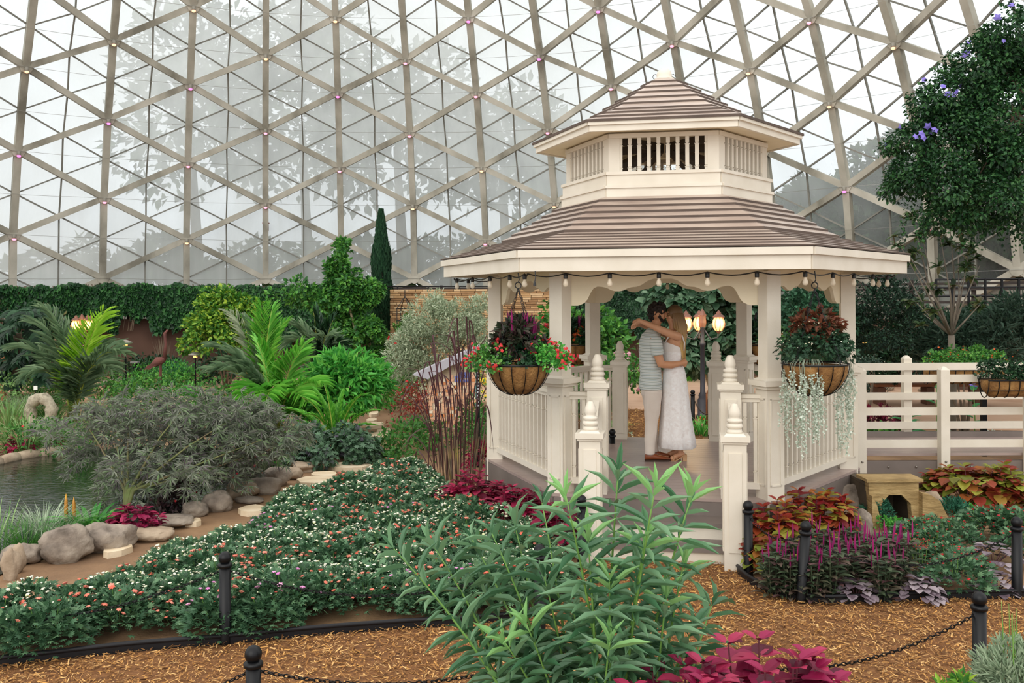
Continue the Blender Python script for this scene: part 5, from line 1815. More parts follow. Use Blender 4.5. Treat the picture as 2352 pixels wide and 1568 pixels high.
b = MB(); b.tube([(0, 0, 0), (0, 0, .68)], .006, 4); b.build('stake', M_black, t)
b = MB(); b.box((0, 0, .71), (.07, .01, .07)); b.build('card', mat('label_white', 'e8e6de', .5), t)
t = thing('wooden_post', 'orange-brown wooden post at the left frame edge', 'post', (GX(6, 20.5), 20.5, 0))
b = MB(); b.box((0, 0, .5), (.1, .1, 1.0)); b.build('post', mat('orange_wood', ['8a5230', 'a5683f'], .7, 3), t)
b = MB(); b.box((0, 0, 1.02), (.13, .13, .05)); b.build('cap', mat('orange_wood', 'a5683f'), t)
b = MB(); b.box((-.3, 0, .35), (.6, .05, .08)); b.box((-.3, 0, .6), (.6, .05, .08)); b.build('rail', mat('orange_wood', 'a5683f'), t)

# lamp posts
M_iron = mat('lamp_iron', ['34343c', '42424a'], .5, 3)
M_cop = mat('lamp_copper', ['6a4438', '7d5546'], .5, 4)
E_lamp = emis('lamp_glow', 'ffc880', 1.5)
def lamppost(px, D, ztop, label, arms=(-.31, .31, 0)):
    t = thing('lamp_post', label, 'street lamp', (GX(px, D), D, 0))
    zt = ztop
    b = MB(); b.lathe([(.13, 0), (.13, .05), (.1, .08), (.1, .35), (.075, .4), (.085, .44), (.05, .5), (.042, zt * .72), (.06, zt * .725), (.06, zt * .75), (.04, zt * .76), (.036, zt - .2), (.06, zt - .18)], n=12); b.build('post', M_iron, t, True)
    b = MB(); b.lathe([(.06, zt - .18), (.075, zt - .1), (.065, zt + .03), (.08, zt + .04), (.05, zt + .1), (.01, zt + .16), (0, zt + .17)], n=8); b.build('hub', M_cop, t)
    for k, a in enumerate(arms):
        ox, oy = (a, 0) if a else (0, .3)
        b = MB(); b.tube([(ox * .1, oy * .1, zt - .22), (ox * .5, oy * .5, zt - .42), (ox * .95, oy * .95, zt - .38), (ox, oy, zt - .24)], .014, 6); b.build('arm', M_iron, t, True)
        b = MB(); b.lathe([(.03, zt - .27), (.075, zt - .245), (.11, zt - .18), (.12, zt - .12), (.11, zt - .05), (.075, zt)], (ox, oy, 0), 12); la = b.build('lantern_glass', E_lamp, t, True)
        b = MB()
        for j in range(8):
            th = j * math.pi / 4
            b.tube([(ox + r * math.cos(th), oy + r * math.sin(th), z) for r, z in ((.05, zt - .265), (.112, zt - .19), (.127, zt - .12), (.08, zt + .005))], .009, 4)
        b.lathe([(.085, zt), (.12, zt + .005), (.1, zt + .03), (.05, zt + .07), (.045, zt + .09), (.01, zt + .13), (0, zt + .14)], (ox, oy, 0), 12)
        b.lathe([(.02, zt - .31), (.055, zt - .26), (.05, zt - .25)], (ox, oy, 0), 10)
        b.build('lantern_cage', M_cop, t)
        ld = bpy.data.lights.new('lamp_light', 'POINT'); ld.energy = 12; ld.color = (1, .7, .35); ld.shadow_soft_size = .12
        lo = bpy.data.objects.new('lamp_light', ld); COL.objects.link(lo); lo.parent = t; lo.location = (ox, oy - .16, zt - .1)
lamppost(1613, 17.5, 1.92, 'black lamp post with three glowing lanterns behind the couple')
lamppost(188, 22.0, 1.80, 'lamp post with glowing lanterns behind the left palm', (-.14, .22, 0))

# silver shrub in front of the stone wall
D = 17.5
t = thing('silver_shrub', 'wispy silver-green shrub in front of the stone wall', 'shrub', (GX(1010, D), D, 0))
b = MB()
for x, y, rx, rz, n in ((1000, 740, .5, .4, 2200), (1050, 740, .5, .38, 2000), (950, 790, .45, .35, 1500), (1010, 800, .7, .45, 2400), (1080, 790, .5, .4, 1800), (940, 850, .4, .35, 900), (980, 860, .5, .35, 1200), (1000, 700, .12, .25, 160), (1110, 730, .35, .35, 800), (905, 830, .2, .2, 250)):
    q = P(x, y, D) - t.location
    bush(b, (q.x, R_.uniform(-.3, .3), q.z), (rx, .45, rz), n, .085, .022, 'fold', 16, .38, droop=-.1, rand=.8)
tag(b.build('foliage', L_silver, t), kind='stuff')
b = MB()
for i in range(7):
    q = P(R_.uniform(930, 1110), R_.uniform(730, 820), D) - t.location
    b.tube([(0, 0, 0), (q.x * .4, 0, q.z * .5), tuple(q)], [.04, .025, .006], 5)
b.build('branches', M_bark, t, True)
# obelisk trellis with red flowers
D = 22.6; t = thing('obelisk_planter', 'black wire obelisk in a tall planter with red flowers by the stone wall', 'planter', (GX(930, D), D, 0))
b = MB(); b.lathe([(.16, 0), (.2, .95), (.24, 1.3), (.22, 1.3), (.16, .9)], n=10); b.build('planter', M_black, t)
b = MB()
for k in range(4):
    a = k * math.pi / 2 + .6
    b.tube([(.22 * math.cos(a), .22 * math.sin(a), 1.3), (.22 * math.cos(a), .22 * math.sin(a), 2.05), (0, 0, 2.35), (0, 0, 2.5)], .012, 4)
for z in (1.5, 1.75, 2.05):
    b.tube([(.22 * math.cos(a), .22 * math.sin(a), z) for a in np.linspace(0, 6.283, 9)], .01, 4)
b.build('obelisk', M_black, t)
b = MB(); bush(b, (0, 0, 1.45), (.2, .2, .45), 450, .09, .07, 'fold', 10); tag(b.build('foliage', L_green, t), kind='stuff')
b = MB(); p, o = bush_pts((0, -.05, 1.28), (.36, .3, .12), 60, 10, .3, .9); flowers(b, p, .05, o, 5); b.build('blossoms', F_red, t)
# mosaic panel sculpture behind the purple grass
D = 15.2
t = thing('mosaic_sculpture', 'pale orange and blue tiled mosaic sculpture behind the purple grass', 'sculpture', (GX(1055, D), D, 0))
def mo(x): return GX(x, D) - t.location.x
b = MB(); hz = lambda y: max(0, P(0, y, D).z)
b.prism([(mo(988), hz(990)), (mo(984), hz(880)), (mo(1030), hz(838)), (mo(1096), hz(815)), (mo(1106), hz(985))], lambda p: (p[0], -.06, p[1]), lambda p: (p[0], .2, p[1]))
b.build('slab', mat('mosaic_grout', 'c9b49a', .8), t)
b = MB(); b.prism([(mo(950), hz(862)), (mo(1030), hz(826)), (mo(1100), hz(797)), (mo(1110), hz(812)), (mo(1035), hz(843)), (mo(985), hz(872))], lambda p: (p[0], -.25, p[1]), lambda p: (p[0], .3, p[1])); b.build('canopy', mat('slate_top', ['a39fa6', 'b5b1b8'], .6, 2), t)
mo_m = [mat('mosaic_' + n, c, .35) for n, c in (('peach', 'e8b08c'), ('cream', 'f0dcc0'), ('orange', 'd98a55'), ('blue', '6a75b8'), ('teal', '4f8a8c'))]
tb = [MB() for _ in mo_m]
ms = []
for q in range(5):
    k = MB(); k.box((0, 0, 0), (1, 1, 1)); ms.append(k.mesh('tile', mo_m[q]))
cnt = 0
for iy in range(18):
    for ix in range(12):
        x, y = 990 + ix * 9.6 + R_.uniform(-1.5, 1.5), 845 + iy * 8 + R_.uniform(-1, 1)
        if y < 880 - (x - 984) * .42 + 8 or y > 985 or x > 1100: continue
        ci = 3 if (1045 < x < 1085 and y < 878) else R_.choice((0, 0, 0, 1, 2))
        if x > 1095: ci = 4
        o = link('tile', ms[ci], t, (mo(x), -.065, hz(y))); o.scale = (.056, .02, .046); o.rotation_euler = (0, R_.uniform(-.3, .3), 0)
# bead string hanging from the left post
t = thing('tile_marker', 'narrow dark post with pale round discs beside the left gazebo post', 'sculpture', (GX(1097, 12.6), 12.6, 0))
b = MB(); b.box((0, 0, .72), (.05, .03, 1.44)); b.build('strip', M_black, t)
for i in range(12):
    b = MB(); b.lathe([(.014, 0), (.014, .006)], n=8); o = b.build('disc', mat('disc_pale', 'd8e0e6', .4), t, True, (0, -.022, .85 + i * .045)); o.rotation_euler = (math.radians(90), 0, 0)
# purple fountain grass
t = thing('purple_grass', 'tall dark purple arching grass left of the gazebo', 'grass', (-.62, 11.0, 0))
def pgrass(t, arcs, D):
    """each blade: foot x px, apex px, tip px"""
    for i, (fx, ax, ay, tx, ty) in enumerate(arcs):
        dy = R_.uniform(-.45, .45)
        A = P(ax, ay, D + dy) - t.location; T = P(tx, ty, D + dy * 1.3) - t.location
        B0 = Vector((P(fx, 1100, D).x - t.location.x, dy * .3, 0))
        pts = []
        for s_ in np.linspace(0, 1, 9)[:-1]:
            c1 = Vector((B0.x * .8 + A.x * .2, (B0.y + A.y) / 2, A.z * .8))
            pts.append(B0.lerp(c1, s_).lerp(c1.lerp(A, s_), s_))
        side = T - A
        c2 = A + Vector((side.x * .55, side.y * .5, abs(side.x) * .12 + .02))
        for s_ in np.linspace(0, 1, 9):
            pts.append(A.lerp(c2, s_).lerp(c2.lerp(T, s_), s_))
        b = MB(); V = []; m_ = len(pts)
        for k, p in enumerate(pts):
            tt = k / (m_ - 1)
            w = .017 * (.3 + min(1, tt * 2)) * (1 - tt ** 5)
            sd = Vector((.8, .6, 0)) if i % 2 else Vector((.9, -.43, 0))
            V += [tuple(p - sd * w * .5), tuple(p + Vector((0, -.006, -.005))), tuple(p + sd * w * .5)]
        b.add(V, [(3 * k + c, 3 * k + c + 1, 3 * k + c + 4, 3 * k + c + 3) for k in range(m_ - 1) for c in (0, 1)])
        b.build('blade', L_pgrass, t)
arcs = [(1010, 994, 770, 1076, 815), (1080, 1071, 728, 1062, 735), (1060, 1050, 730, 1030, 772), (1085, 1078, 735, 1095, 860), (1020, 990, 788, 1078, 890), (1000, 960, 850, 934, 846), (1010, 955, 884, 917, 945), (1050, 1038, 890, 1006, 920), (1060, 1055, 868, 1075, 940), (1090, 1105, 790, 1120, 762), (1085, 1112, 850, 1130, 852), (1100, 1115, 930, 1134, 1040), (1000, 975, 960, 925, 985), (1010, 935, 905, 916, 970), (1030, 1010, 830, 1000, 900), (1070, 1062, 800, 1030, 850), (1045, 1020, 860, 985, 900), (1080, 1092, 880, 1122, 905), (1020, 1000, 905, 960, 935), (1060, 1065, 840, 1100, 890), (1040, 1032, 815, 1045, 860), (1090, 1100, 960, 1135, 1010), (1005, 950, 1000, 930, 1050), (1000, 965, 920, 945, 1010), (1075, 1085, 770, 1100, 830), (1030, 1015, 950, 990, 1000), (1045, 1050, 940, 1075, 990), (1015, 985, 830, 965, 900), (1055, 1042, 760, 1025, 800), (1065, 1075, 905, 1095, 960)]
arcs += [(fx + R_.uniform(-20, 20), ax + R_.uniform(-16, 16), ay + R_.uniform(10, 70), tx + R_.uniform(-25, 25), ty + R_.uniform(20, 80)) for fx, ax, ay, tx, ty in arcs[::2]]
pgrass(t, arcs, 11.0)
b = MB()
for i in range(14):
    x = R_.uniform(-.3, .35); b.tube([(x * .6, R_.uniform(-.1, .1), 0), (x, R_.uniform(-.1, .1), R_.uniform(.5, .9))], .009, 5)
b.build('canes', mat('canes', ['a38f4a', '7a6a52', '4d4044'], .6, 3), t)
# plants around the purple grass
lowcover('feathery green low plant below the purple grass', 880, 1010, 1010, 1075, 1700, .3, .07, L_feather)
lowcover('feathery dark green bush beside the yellow flowers', 870, 945, 905, 950, 1300, .45, .08, L_feather)
lowcover('rust red small-leaved plant left of the purple grass', 905, 990, 935, 1000, 1000, .42, .06, leaf_mat('rust_leaves', ['8c3a2c', 'a5483a', '6d4a3c'], .5, .2), fl=(F_red, 30, .03))
lowcover('yellow flowers in front of the silver shrub', 880, 960, 870, 905, 900, .4, .09, L_green, fl=(F_yel, 70, .04))
lowcover('silver-grey low foliage under the silver shrub', 930, 1000, 880, 930, 900, .35, .07, L_silver)
lowcover('dark foliage between the purple grass and the left gazebo post', 1060, 1140, 1000, 1060, 1100, .5, .07, L_feather)
lowcover('small plum red foliage beneath the left gazebo post', 1075, 1130, 1060, 1085, 400, .25, .06, L_crim)
lowcover('yellow marigolds beside the left gazebo post', 1103, 1125, 895, 915, 200, .55, .06, L_green, fl=(F_yel, 24, .05))

# ------------------------------------------------------------------ hanging baskets
M_coir = mat('coir_liner', ['6d4a26', '8a6335', 'a37c49'], .95, 9, 1.0, 40, detail=6)
def basket(label, px, D, yr=838, ytop=655, planting='left', r=.28, h=.27):
    c = P(px, yr, D)
    t = thing('hanging_basket', label, 'hanging basket', c)
    b = MB(); b.lathe([(.03, -h)] + [(r * math.sin(a) ** .8, -h * math.cos(a) ** 1.2 if a < 1.57 else 0) for a in np.linspace(.25, 1.5, 7)] + [(r * .985, .0), (r * .9, -.01), (r * .5, -.03)], n=84); lo = b.build('liner', M_coir, t, True)
    for v in lo.data.vertices:
        aa = math.atan2(v.co.y, v.co.x); f = 1 + .045 * abs(math.sin((aa - 0) * 7)) - .02
        if v.co.z < -.02: v.co.x *= f; v.co.y *= f
    b = MB()
    for k in range(14):
        a = k * 6.283 / 14
        b.tube([((r * math.sin(q) ** .8 + .008) * math.cos(a), (r * math.sin(q) ** .8 + .008) * math.sin(a), -h * math.cos(q) ** 1.2 - .006) for q in np.linspace(.12, 1.5, 8)] + [((r + .006) * math.cos(a), (r + .006) * math.sin(a), .012)], .0045, 4)
    b.tube([((r + .008) * math.cos(a), (r + .008) * math.sin(a), .012) for a in np.linspace(0, 6.283, 25)], .007, 5)
    b.build('wire_frame', M_black, t)
    ht = P(px, ytop, D).z - c.z
    b = MB()
    for k in range(4):
        a = k * 1.571 + .6
        e = Vector(((r) * math.cos(a), r * math.sin(a), .01)); tp_ = Vector((0, 0, ht - .03))
        L = (tp_ - e).length; n = int(L / .03)
        d = (tp_ - e).normalized(); s1 = d.orthogonal().normalized(); s2 = d.cross(s1)
        for i in range(n):
            q = e.lerp(tp_, (i + .5) / n); w = s1 if i % 2 else s2
            b.tube([q + d * .019 * math.cos(th) + w * .008 * math.sin(th) for th in np.linspace(0, 6.283, 6)], .0028, 3, False)
    b.tube([(.028 * math.cos(a), 0, ht + .0 + .028 * math.sin(a)) for a in np.linspace(0, 6.283, 13)], .005, 5)
    top = max(2.56 - c.z, ht + .06)
    b.tube([(0, 0, ht + .028), (.01, 0, ht + .05), (0, 0, top)], .005, 5)
    b.build('hanger_chains', M_black, t)
    if planting == 'left':
        b = MB(); bush(b, (0, 0, .2), (.19, .19, .19), 900, .085, .04, 'fold', 24, .35, zmin=.0); tag(b.build('dark_foliage', leaf_mat('basket_dark', ['2f2a26', '47332e', '3a4530', '2c3a2a'], .5, .2), t), kind='stuff')
        b = MB()
        for i in range(16):
            a = R_.random() * 6.28; rr = R_.uniform(.02, .17); z1 = R_.uniform(.3, .42) + (.08 if i == 0 else 0)
            b.tube([(rr * math.cos(a), rr * math.sin(a), z1 - .1), (rr * 1.05 * math.cos(a), rr * 1.05 * math.sin(a), z1), (rr * 1.1 * math.cos(a), rr * 1.1 * math.sin(a), z1 + .09)], [.008, .012, .002], 6)
        b.build('plumes', F_mag, t)
        for s, nm in ((-1, 'left'), (1, 'right')):
            b = MB(); bush(b, (s * .25, -.08, .04), (.2, .22, .14), 1000, .035, .028, 'fold', 22, .35, zmin=-.14); tag(b.build('green_foliage', L_bright if s > 0 else L_green, t), kind='stuff')
            b = MB(); p, o = bush_pts((s * .26, -.1, .06), (.22, .23, .15), 110, 22, .2, .95); flowers(b, p, .016, unit(o + [0, -.5, .2]), 5, .2); b.build('red_blossoms', F_red, t)
        b = MB(); bush(b, (0, -.12, .05), (.12, .14, .1), 420, .05, .04, 'lobed', 14, .35, zmin=-.03); tag(b.build('front_foliage', L_dark, t), kind='stuff')
    elif planting == 'back':
        b = MB(); bush(b, (0, 0, .15), (.22, .22, .16), 900, .08, .05, 'fold', 24, .35, zmin=.0); tag(b.build('dark_foliage', L_dark, t), kind='stuff')
        b = MB(); bush(b, (.14, -.05, .1), (.16, .2, .13), 500, .05, .035, 'fold', 16, .35, zmin=-.02); tag(b.build('green_foliage', L_green, t), kind='stuff')
        b = MB(); p, o = bush_pts((.12, -.08, .12), (.18, .2, .14), 60, 16, .2, .95); flowers(b, p, .022, unit(o + [0, -.5, .2]), 5, .2); b.build('red_blossoms', F_orange, t)
        b = MB()
        for i in range(5):
            a = R_.random() * 6.28; rr = R_.uniform(.02, .14); b.tube([(rr * math.cos(a), rr * math.sin(a), .22), (rr * math.cos(a), rr * math.sin(a), .32), (rr * math.cos(a), rr * math.sin(a), .42)], [.008, .012, .002], 6)
        b.build('plumes', F_mag, t)
    else:
        b = MB(); bush(b, (0, .02, .14), (.3, .24, .17), 1700, .045, .036, 'lobed', 34, .3, zmin=-.02); tag(b.build('green_foliage', leaf_mat('basket_green', ['1f3a28', '2c4c34', '3d6044'], .5, .2), t), kind='stuff')
        b = MB(); p, o = bush_pts((-.02, 0, .18), (.3, .24, .17), 90, 34, .2, .95, .05); flowers(b, p, .008, None, 4, .6); b.build('cream_buds', F_white, t)
        b = MB(); bush(b, (.04, .08, .34), (.2, .16, .11), 420, .08, .05, 'fold', 16, .35); tag(b.build('rusty_foliage', leaf_mat('basket_rust', ['5a2f22', '75402a', '3f3a26'], .5, .2), t), kind='stuff')
        for cx, cy, w, ln, n, nm in ((-.14, -.22, .13, .86, 30, 'near'), (-.24, .0, .06, .8, 9, 'side'), (.27, .02, .09, .9, 18, 'right')):
            b = MB(); ps = []
            st_ = MB()
            for i in range(n):
                x, y = cx + R_.uniform(-w, w), cy + R_.uniform(-.05, .06)
                l = ln * R_.uniform(.55, 1.0) * (1 - .3 * abs(x - cx) / w)
                pts = [Vector((x * .8, y * .7, .06)), Vector((x, y, .03))] + [Vector((x + .02 * math.sin(q * 5 + i), y, -q * l)) for q in np.linspace(.1, 1, 7)]
                st_.tube(pts, .0015, 3, False)
                for q in np.linspace(0, 1, int(l / .013)):
                    k = min(int(q * 6), 5); pp = pts[2 + k].lerp(pts[3 + k] if 3 + k < len(pts) else pts[-1], q * 6 - k)
                    ps.append(pp + Vector((R_.uniform(-.012, .012), R_.uniform(-.012, .012), 0)))
            ps = np.array([tuple(p) for p in ps])
            d = unit(NR.normal(size=ps.shape) + [0, 0, -.4])
            leaves(b, ps, d, unit(NR.normal(size=ps.shape) * .5 + [0, -1, .5]), .019, .02, 'fold')
            tr_ = tag(b.build('trailing_silver_leaves', leaf_mat('silver_falls', ['a9b8a4', 'c2cdbd', 'd8e0d2', '93a58e'], .45, .2), t), kind='stuff')
            st_.build('trailing_stems', mat('silver_stem', '9aa892', .6), tr_)
    return t
basket('hanging coir basket with red petunias and magenta plumes at the left front corner', 1191, 8.45)
basket('hanging coir basket with long silver trailing leaves at the right front corner', 1872, 8.15, planting='right')
basket('hanging coir basket with orange flowers at the left back corner of the gazebo', 1328, 12.72, 792, 690, 'back')
basket('hanging coir basket at the right back corner, behind the right front post', 1748, 12.28, 792, 690, 'back')
def trough(label, x0, x1, y, D, planting):
    a = P(x0, y, D); t = thing('rail_planter', label, 'planter', a); L = P(x1, y, D).x - a.x
    b = MB()
    rings = []
    for i in range(13):
        x = L * i / 12; e = 1 if 0 < i < 12 else .6
        rings.append([(x, .11 * math.cos(q) * e, -.2 * e * max(0, math.sin(q)) ** .8 - (0 if math.sin(q) > 0 else 0)) for q in np.linspace(0, math.pi, 9)] + [(x, 0, -.01)])
    b.loft(rings); b.build('liner', M_coir, t, True)
    b = MB()
    for i in range(int(L / .12) + 2):
        x = min(L, i * .12 + .01)
        b.tube([(x, -.118 * math.cos(q), -.208 * math.sin(q)) for q in np.linspace(0, math.pi, 9)], .006, 4)
    b.tube([(0, -.12, .0), (L, -.12, .0)], .008, 4); b.tube([(0, .12, 0), (L, .12, 0)], .008, 4); b.tube([(0, -.1, -.12), (L, -.1, -.12)], .005, 4)
    b.build('wire_frame', M_black, t)
    b = MB(); n = int(L / .16)
    for i in range(n): bush(b, (.08 + i * L / n, 0, .08), (.13, .13, .12 + .05 * R_.random()), 300, .045, .03, 'fold', 12, .35, zmin=-.03)
    tag(b.build('foliage', L_green if planting else L_dark, t), kind='stuff')
    b = MB(); p = np.stack([NR.uniform(0, L, 60), NR.uniform(-.14, .1, 60), NR.uniform(.06, .2, 60)], 1); flowers(b, p, .013, None, 5, .4); b.build('blossoms', F_orange if planting else F_white, t)
    return t
trough('coir trough planter hooked on the near bridge rail at the frame edge', 2258, 2420, 872, 10.72, 0)
trough('coir trough planter with orange flowers on the far bridge rail', 2125, 2320, 848, 12.75, 1)

# ------------------------------------------------------------------ right bed
def celosia_proto():
    t = thing('celosia', 'dark leaved celosia with upright magenta plumes in the right bed', 'flowers', (0, 0, -40), 0, 'celosias in the right bed')
    b = MB()
    for i in range(7):
        a = i * .9; x, y = .07 * math.cos(a), .07 * math.sin(a)
        b.tube([(x * .5, y * .5, 0), (x, y, .34)], .005, 5)
        hs = np.linspace(.04, .34, 16)
        ps = np.stack([np.full(16, x), np.full(16, y), hs], 1)
        an = np.arange(16) * 2.4 + a
        d = unit(np.stack([np.cos(an), np.sin(an), .25 + 0 * an], 1))
        leaves(b, ps, d, (0, 0, 1), .1, .042, 'oval')
    tag(b.build('foliage', L_cel, t), kind='stuff')
    b = MB()
    for i in range(5):
        a = i * .9; x, y = .075 * math.cos(a), .075 * math.sin(a); h = .34 + .05 * (i % 3)
        b.tube([(x, y, h - .05), (x, y, h - .01), (x * 1.1, y, h + .03), (x * 1.15, y, h + .08)], [.004, .007, .0065, .001], 6)
    b.build('plumes', F_mag, t)
    return t
cp_ = use([celosia_proto()])
for i, (x, y) in enumerate([(1775, 1372), (1815, 1378), (1866, 1384), (1905, 1380), (1790, 1350), (1838, 1356), (1895, 1350), (1945, 1362), (1925, 1330), (1975, 1345), (2025, 1384), (2060, 1372), (2035, 1350), (2072, 1345), (2005, 1322), (1885, 1322), (1955, 1308), (2050, 1325)]):
    g = G(x, y); s = R_.uniform(.85, 1.12)
    cp_(0, g, R_.random() * 6, s)
def heuchera(label, px, py, r=.15, h=.16, n=60):
    g = G(px, py); t = thing('heuchera', label, 'plant', g)
    ms_ = []
    for k, c in enumerate((('5b4d56', '6b5a64'), ('786a72', '8a7c84'), ('93868b', 'a3969b'))):
        q = MB(); leaves(q, [(0, 0, 0)], [(0, 1, 0)], [(0, 0, 1)], 1, 1.0, 'oval', 0); ms_.append(q.mesh('leaf', leaf_mat('heuchera_leaf%d' % k, list(c), .45, .12)))
    for i in range(n):
        a = R_.random() * 6.283; rr = math.sqrt(R_.random())
        p = Vector((r * rr * math.cos(a), r * rr * math.sin(a), h * math.sqrt(max(.05, 1 - rr * rr * .9)) * R_.uniform(.8, 1.05)))
        leaf_obj(ms_[R_.randrange(3)], t, Vector(), p, Vector((math.cos(a), math.sin(a), .25 - .5 * rr)), Vector((math.cos(a) * .3, math.sin(a) * .3, 1)), R_.uniform(.055, .08))
    b = MB()
    for i in range(12):
        a = i * .52; b.tube([(0, 0, 0), (r * .6 * math.cos(a), r * .6 * math.sin(a), h * .7)], .003, 4)
    b.build('stalks', mat('heuchera_stalk', '5c3a44', .6), t)
heuchera('silvery purple heuchera in front of the celosias, by the edging', 1965, 1378, .16, .16)
heuchera('silvery purple heuchera between celosia and red mum, by the edging', 2108, 1378, .17, .17)
heuchera('silvery purple heuchera with small red flower spikes', 2142, 1340, .13, .14, 45)
heuchera('largest silvery purple heuchera, left of the bollard at the frame edge', 2280, 1302, .22, .2, 80)
heuchera('silvery purple heuchera in front of the largest one', 2290, 1360, .16, .16)
heuchera('small heuchera among the celosia leaves', 1975, 1310, .1, .2, 25)
heuchera('small purple heuchera below the low red mum', 2222, 1240, .09, .12, 25)
b = MB()
t = thing('coral_bells', 'thin red flower spikes above the small heuchera', 'flowers', G(2112, 1322))
for i in range(5):
    x = (i - 2) * .035; b.tube([(x * .5, 0, 0), (x, 0, .3)], .002, 4)
b.build('stems', M_stem, t)
b = MB(); flowers(b, np.array([[(i % 5 - 2) * .035 + R_.uniform(-.015, .015), R_.uniform(-.015, .015), R_.uniform(.22, .32)] for i in range(40)]), .008, None, 4); b.build('blossoms', F_red, t)
rm = mum_proto('chrysanthemum_plant', 'open bushy chrysanthemum with small dark red blossoms in the right bed', 'red chrysanthemums in the right bed', F_red, 16, .013, nl=380, R=.24, h=.28)
rp = use([rm])
for x, y, s in ((2075, 1300, .9), (2110, 1265, 1), (2150, 1285, .95), (2190, 1265, 1), (2200, 1365, 1.05), (2215, 1335, .9), (2140, 1240, .8), (2255, 1235, 1), (2300, 1240, 1.1), (2345, 1250, 1.1), (2345, 1290, 1), (2170, 1310, .8), (2040, 1275, .7)):
    rp(0, G(x, y), R_.random() * 6, s)
shrub('juniper', 'small blue-green ball shrub left of the tunnel portal', 'shrub', *G(2010, 1203)[:2], (.13, .12, .12), .12, 700, .05, .014, leaf_mat('juniper_l', ['1f4a3a', '2f6a50', '48886a'], .6, .1), droop=-.3, clumps=14)
shrub('juniper', 'small blue-green ball shrub right of the tunnel portal', 'shrub', *G(2190, 1207)[:2], (.15, .13, .12), .12, 800, .05, .014, MATS['juniper_l'], droop=-.3, clumps=14)
shrub('herb', 'small bright green herb in front of the tunnel opening', 'plant', *G(2040, 1215)[:2], (.14, .1, .06), .05, 300, .04, .025, L_bright, clumps=12)
shrub('herb', 'small bright green herb beside the right ball shrub', 'plant', *G(2225, 1205)[:2], (.1, .1, .1), .09, 300, .04, .025, L_bright, clumps=12)
# foreground right
t = thing('lavender', 'pale grey-green lavender bush at the lower right corner', 'shrub', (GX(2345, 4.1), 4.1, 0))
b = MB(); bush(b, (0, 0, .47), (.22, .22, .3), 5200, .05, .009, 'fold', 60, .22, droop=-.5, rand=.5); tag(b.build('foliage', L_lav, t), kind='stuff')
b = MB()
for i in range(26):
    a = R_.random() * 6.28; r = R_.uniform(.02, .2); b.tube([(r * .3 * math.cos(a), r * .3 * math.sin(a), 0), (r * math.cos(a), r * math.sin(a), .75), (r * 1.1 * math.cos(a), r * 1.1 * math.sin(a), R_.uniform(.85, 1.0))], [.004, .003, .001], 4)
b.build('stems', M_stem, t)
shrub('herb', 'tuft of lime green leaves at the lower frame edge', 'plant', GX(2190, 3.9), 3.9, (.08, .08, .1), .62, 260, .05, .02, L_yel, clumps=10, droop=-.2, trunk=3)

# ------------------------------------------------------------------ planting behind the gazebo and to the right
D = 19.8
t = thing('fig_tree', 'broad leafy tree with pale undersides behind the lamp post', 'tree', (GX(1640, D), D, 0))
b = MB()
for x, y, rx, rz in ((1560, 690, .6, .4), (1640, 680, .7, .5), (1700, 720, .6, .5), (1600, 760, .6, .5), (1670, 790, .6, .4), (1560, 820, .5, .35), (1640, 840, .7, .3), (1740, 800, .5, .6)):
    q = P(x, y, D) - t.location; bush(b, (q.x, R_.uniform(-.3, .3), q.z), (rx, .4, rz), 520, .2, .14, 'oval', 16, .4, droop=.5)
tag(b.build('foliage', leaf_mat('fig_leaves', ['22402a', '3a5c40', '587a5a', '87a184'], .5, .2), t), kind='stuff')
b = MB()
for x, y in ((1560, 690), (1640, 680), (1700, 730), (1600, 770), (1680, 800)):
    q = P(x, y, D) - t.location; b.tube([(0, 0, 0), (q.x * .4, 0, q.z * .5), tuple(q)], [.05, .03, .008], 5)
b.build('trunk', mat('pale_bark', 'a89878', .8), t, True)
shrub('shrub', 'dark green shrub behind the left back gazebo post', 'shrub', GX(1330, 18), 18, (.8, .6, .95), 1.3, 2300, .14, .1, L_green, clumps=30, fl=(F_red, 20, .05))
shrub('shrub', 'dark green shrub behind the right basket', 'shrub', GX(1850, 17), 17, (.75, .6, 1.1), 1.5, 3000, .11, .07, leaf_mat('basket_bg', ['244a33', '356145', '4d7f5c'], .5, .2), clumps=34)
shrub('rose_bush', 'rose bush with pale pink blossoms seen through the gazebo', 'flowers', GX(1420, 15.5), 15.5, (.42, .35, .42), .95, 900, .07, .05, L_green, clumps=20, trunk=4, fl=(leaf_mat('rose_petals', ['f0b4c0', 'f6cdd2', 'e89aae'], .6, .2), 42, .045))
shrub('red_rose_bush', 'bush with red blossoms beyond the left back railing', 'flowers', GX(1340, 16), 16, (.7, .4, .4), .5, 1300, .09, .06, L_green, clumps=20, fl=(F_red, 36, .04))
shrub('flower_border', 'low green planting with red dots behind the left railing', 'flowers', GX(1250, 17), 17, (.8, .5, .4), .4, 1300, .1, .07, L_green, clumps=20, fl=(F_red, 24, .04))
clump('strap_plant', 'strap-leaved plant left of the man, on the far path edge', 'plant', 1450, 885, 46, .7, 1.0, .05, L_bright, .15, .7)
clump('strap_plant', 'strap-leaved plant behind the lamp post, left', 'plant', 1575, 875, 60, .75, 1.1, .05, L_fern, .3, .8)
clump('strap_plant', 'strap-leaved plant behind the lamp post, right', 'plant', 1650, 875, 60, .75, 1.1, .05, L_green, .3, .8)
clump('strap_plant', 'bright green daylily at the back step of the gazebo', 'plant', 1612, 1000, 70, .42, 1.2, .022, L_bright, .14, .9)
clump('strap_plant', 'bright green daylily left of the dark leaning rock', 'plant', 1405, 1005, 40, .4, 1.0, .02, L_bright, .12, .8)
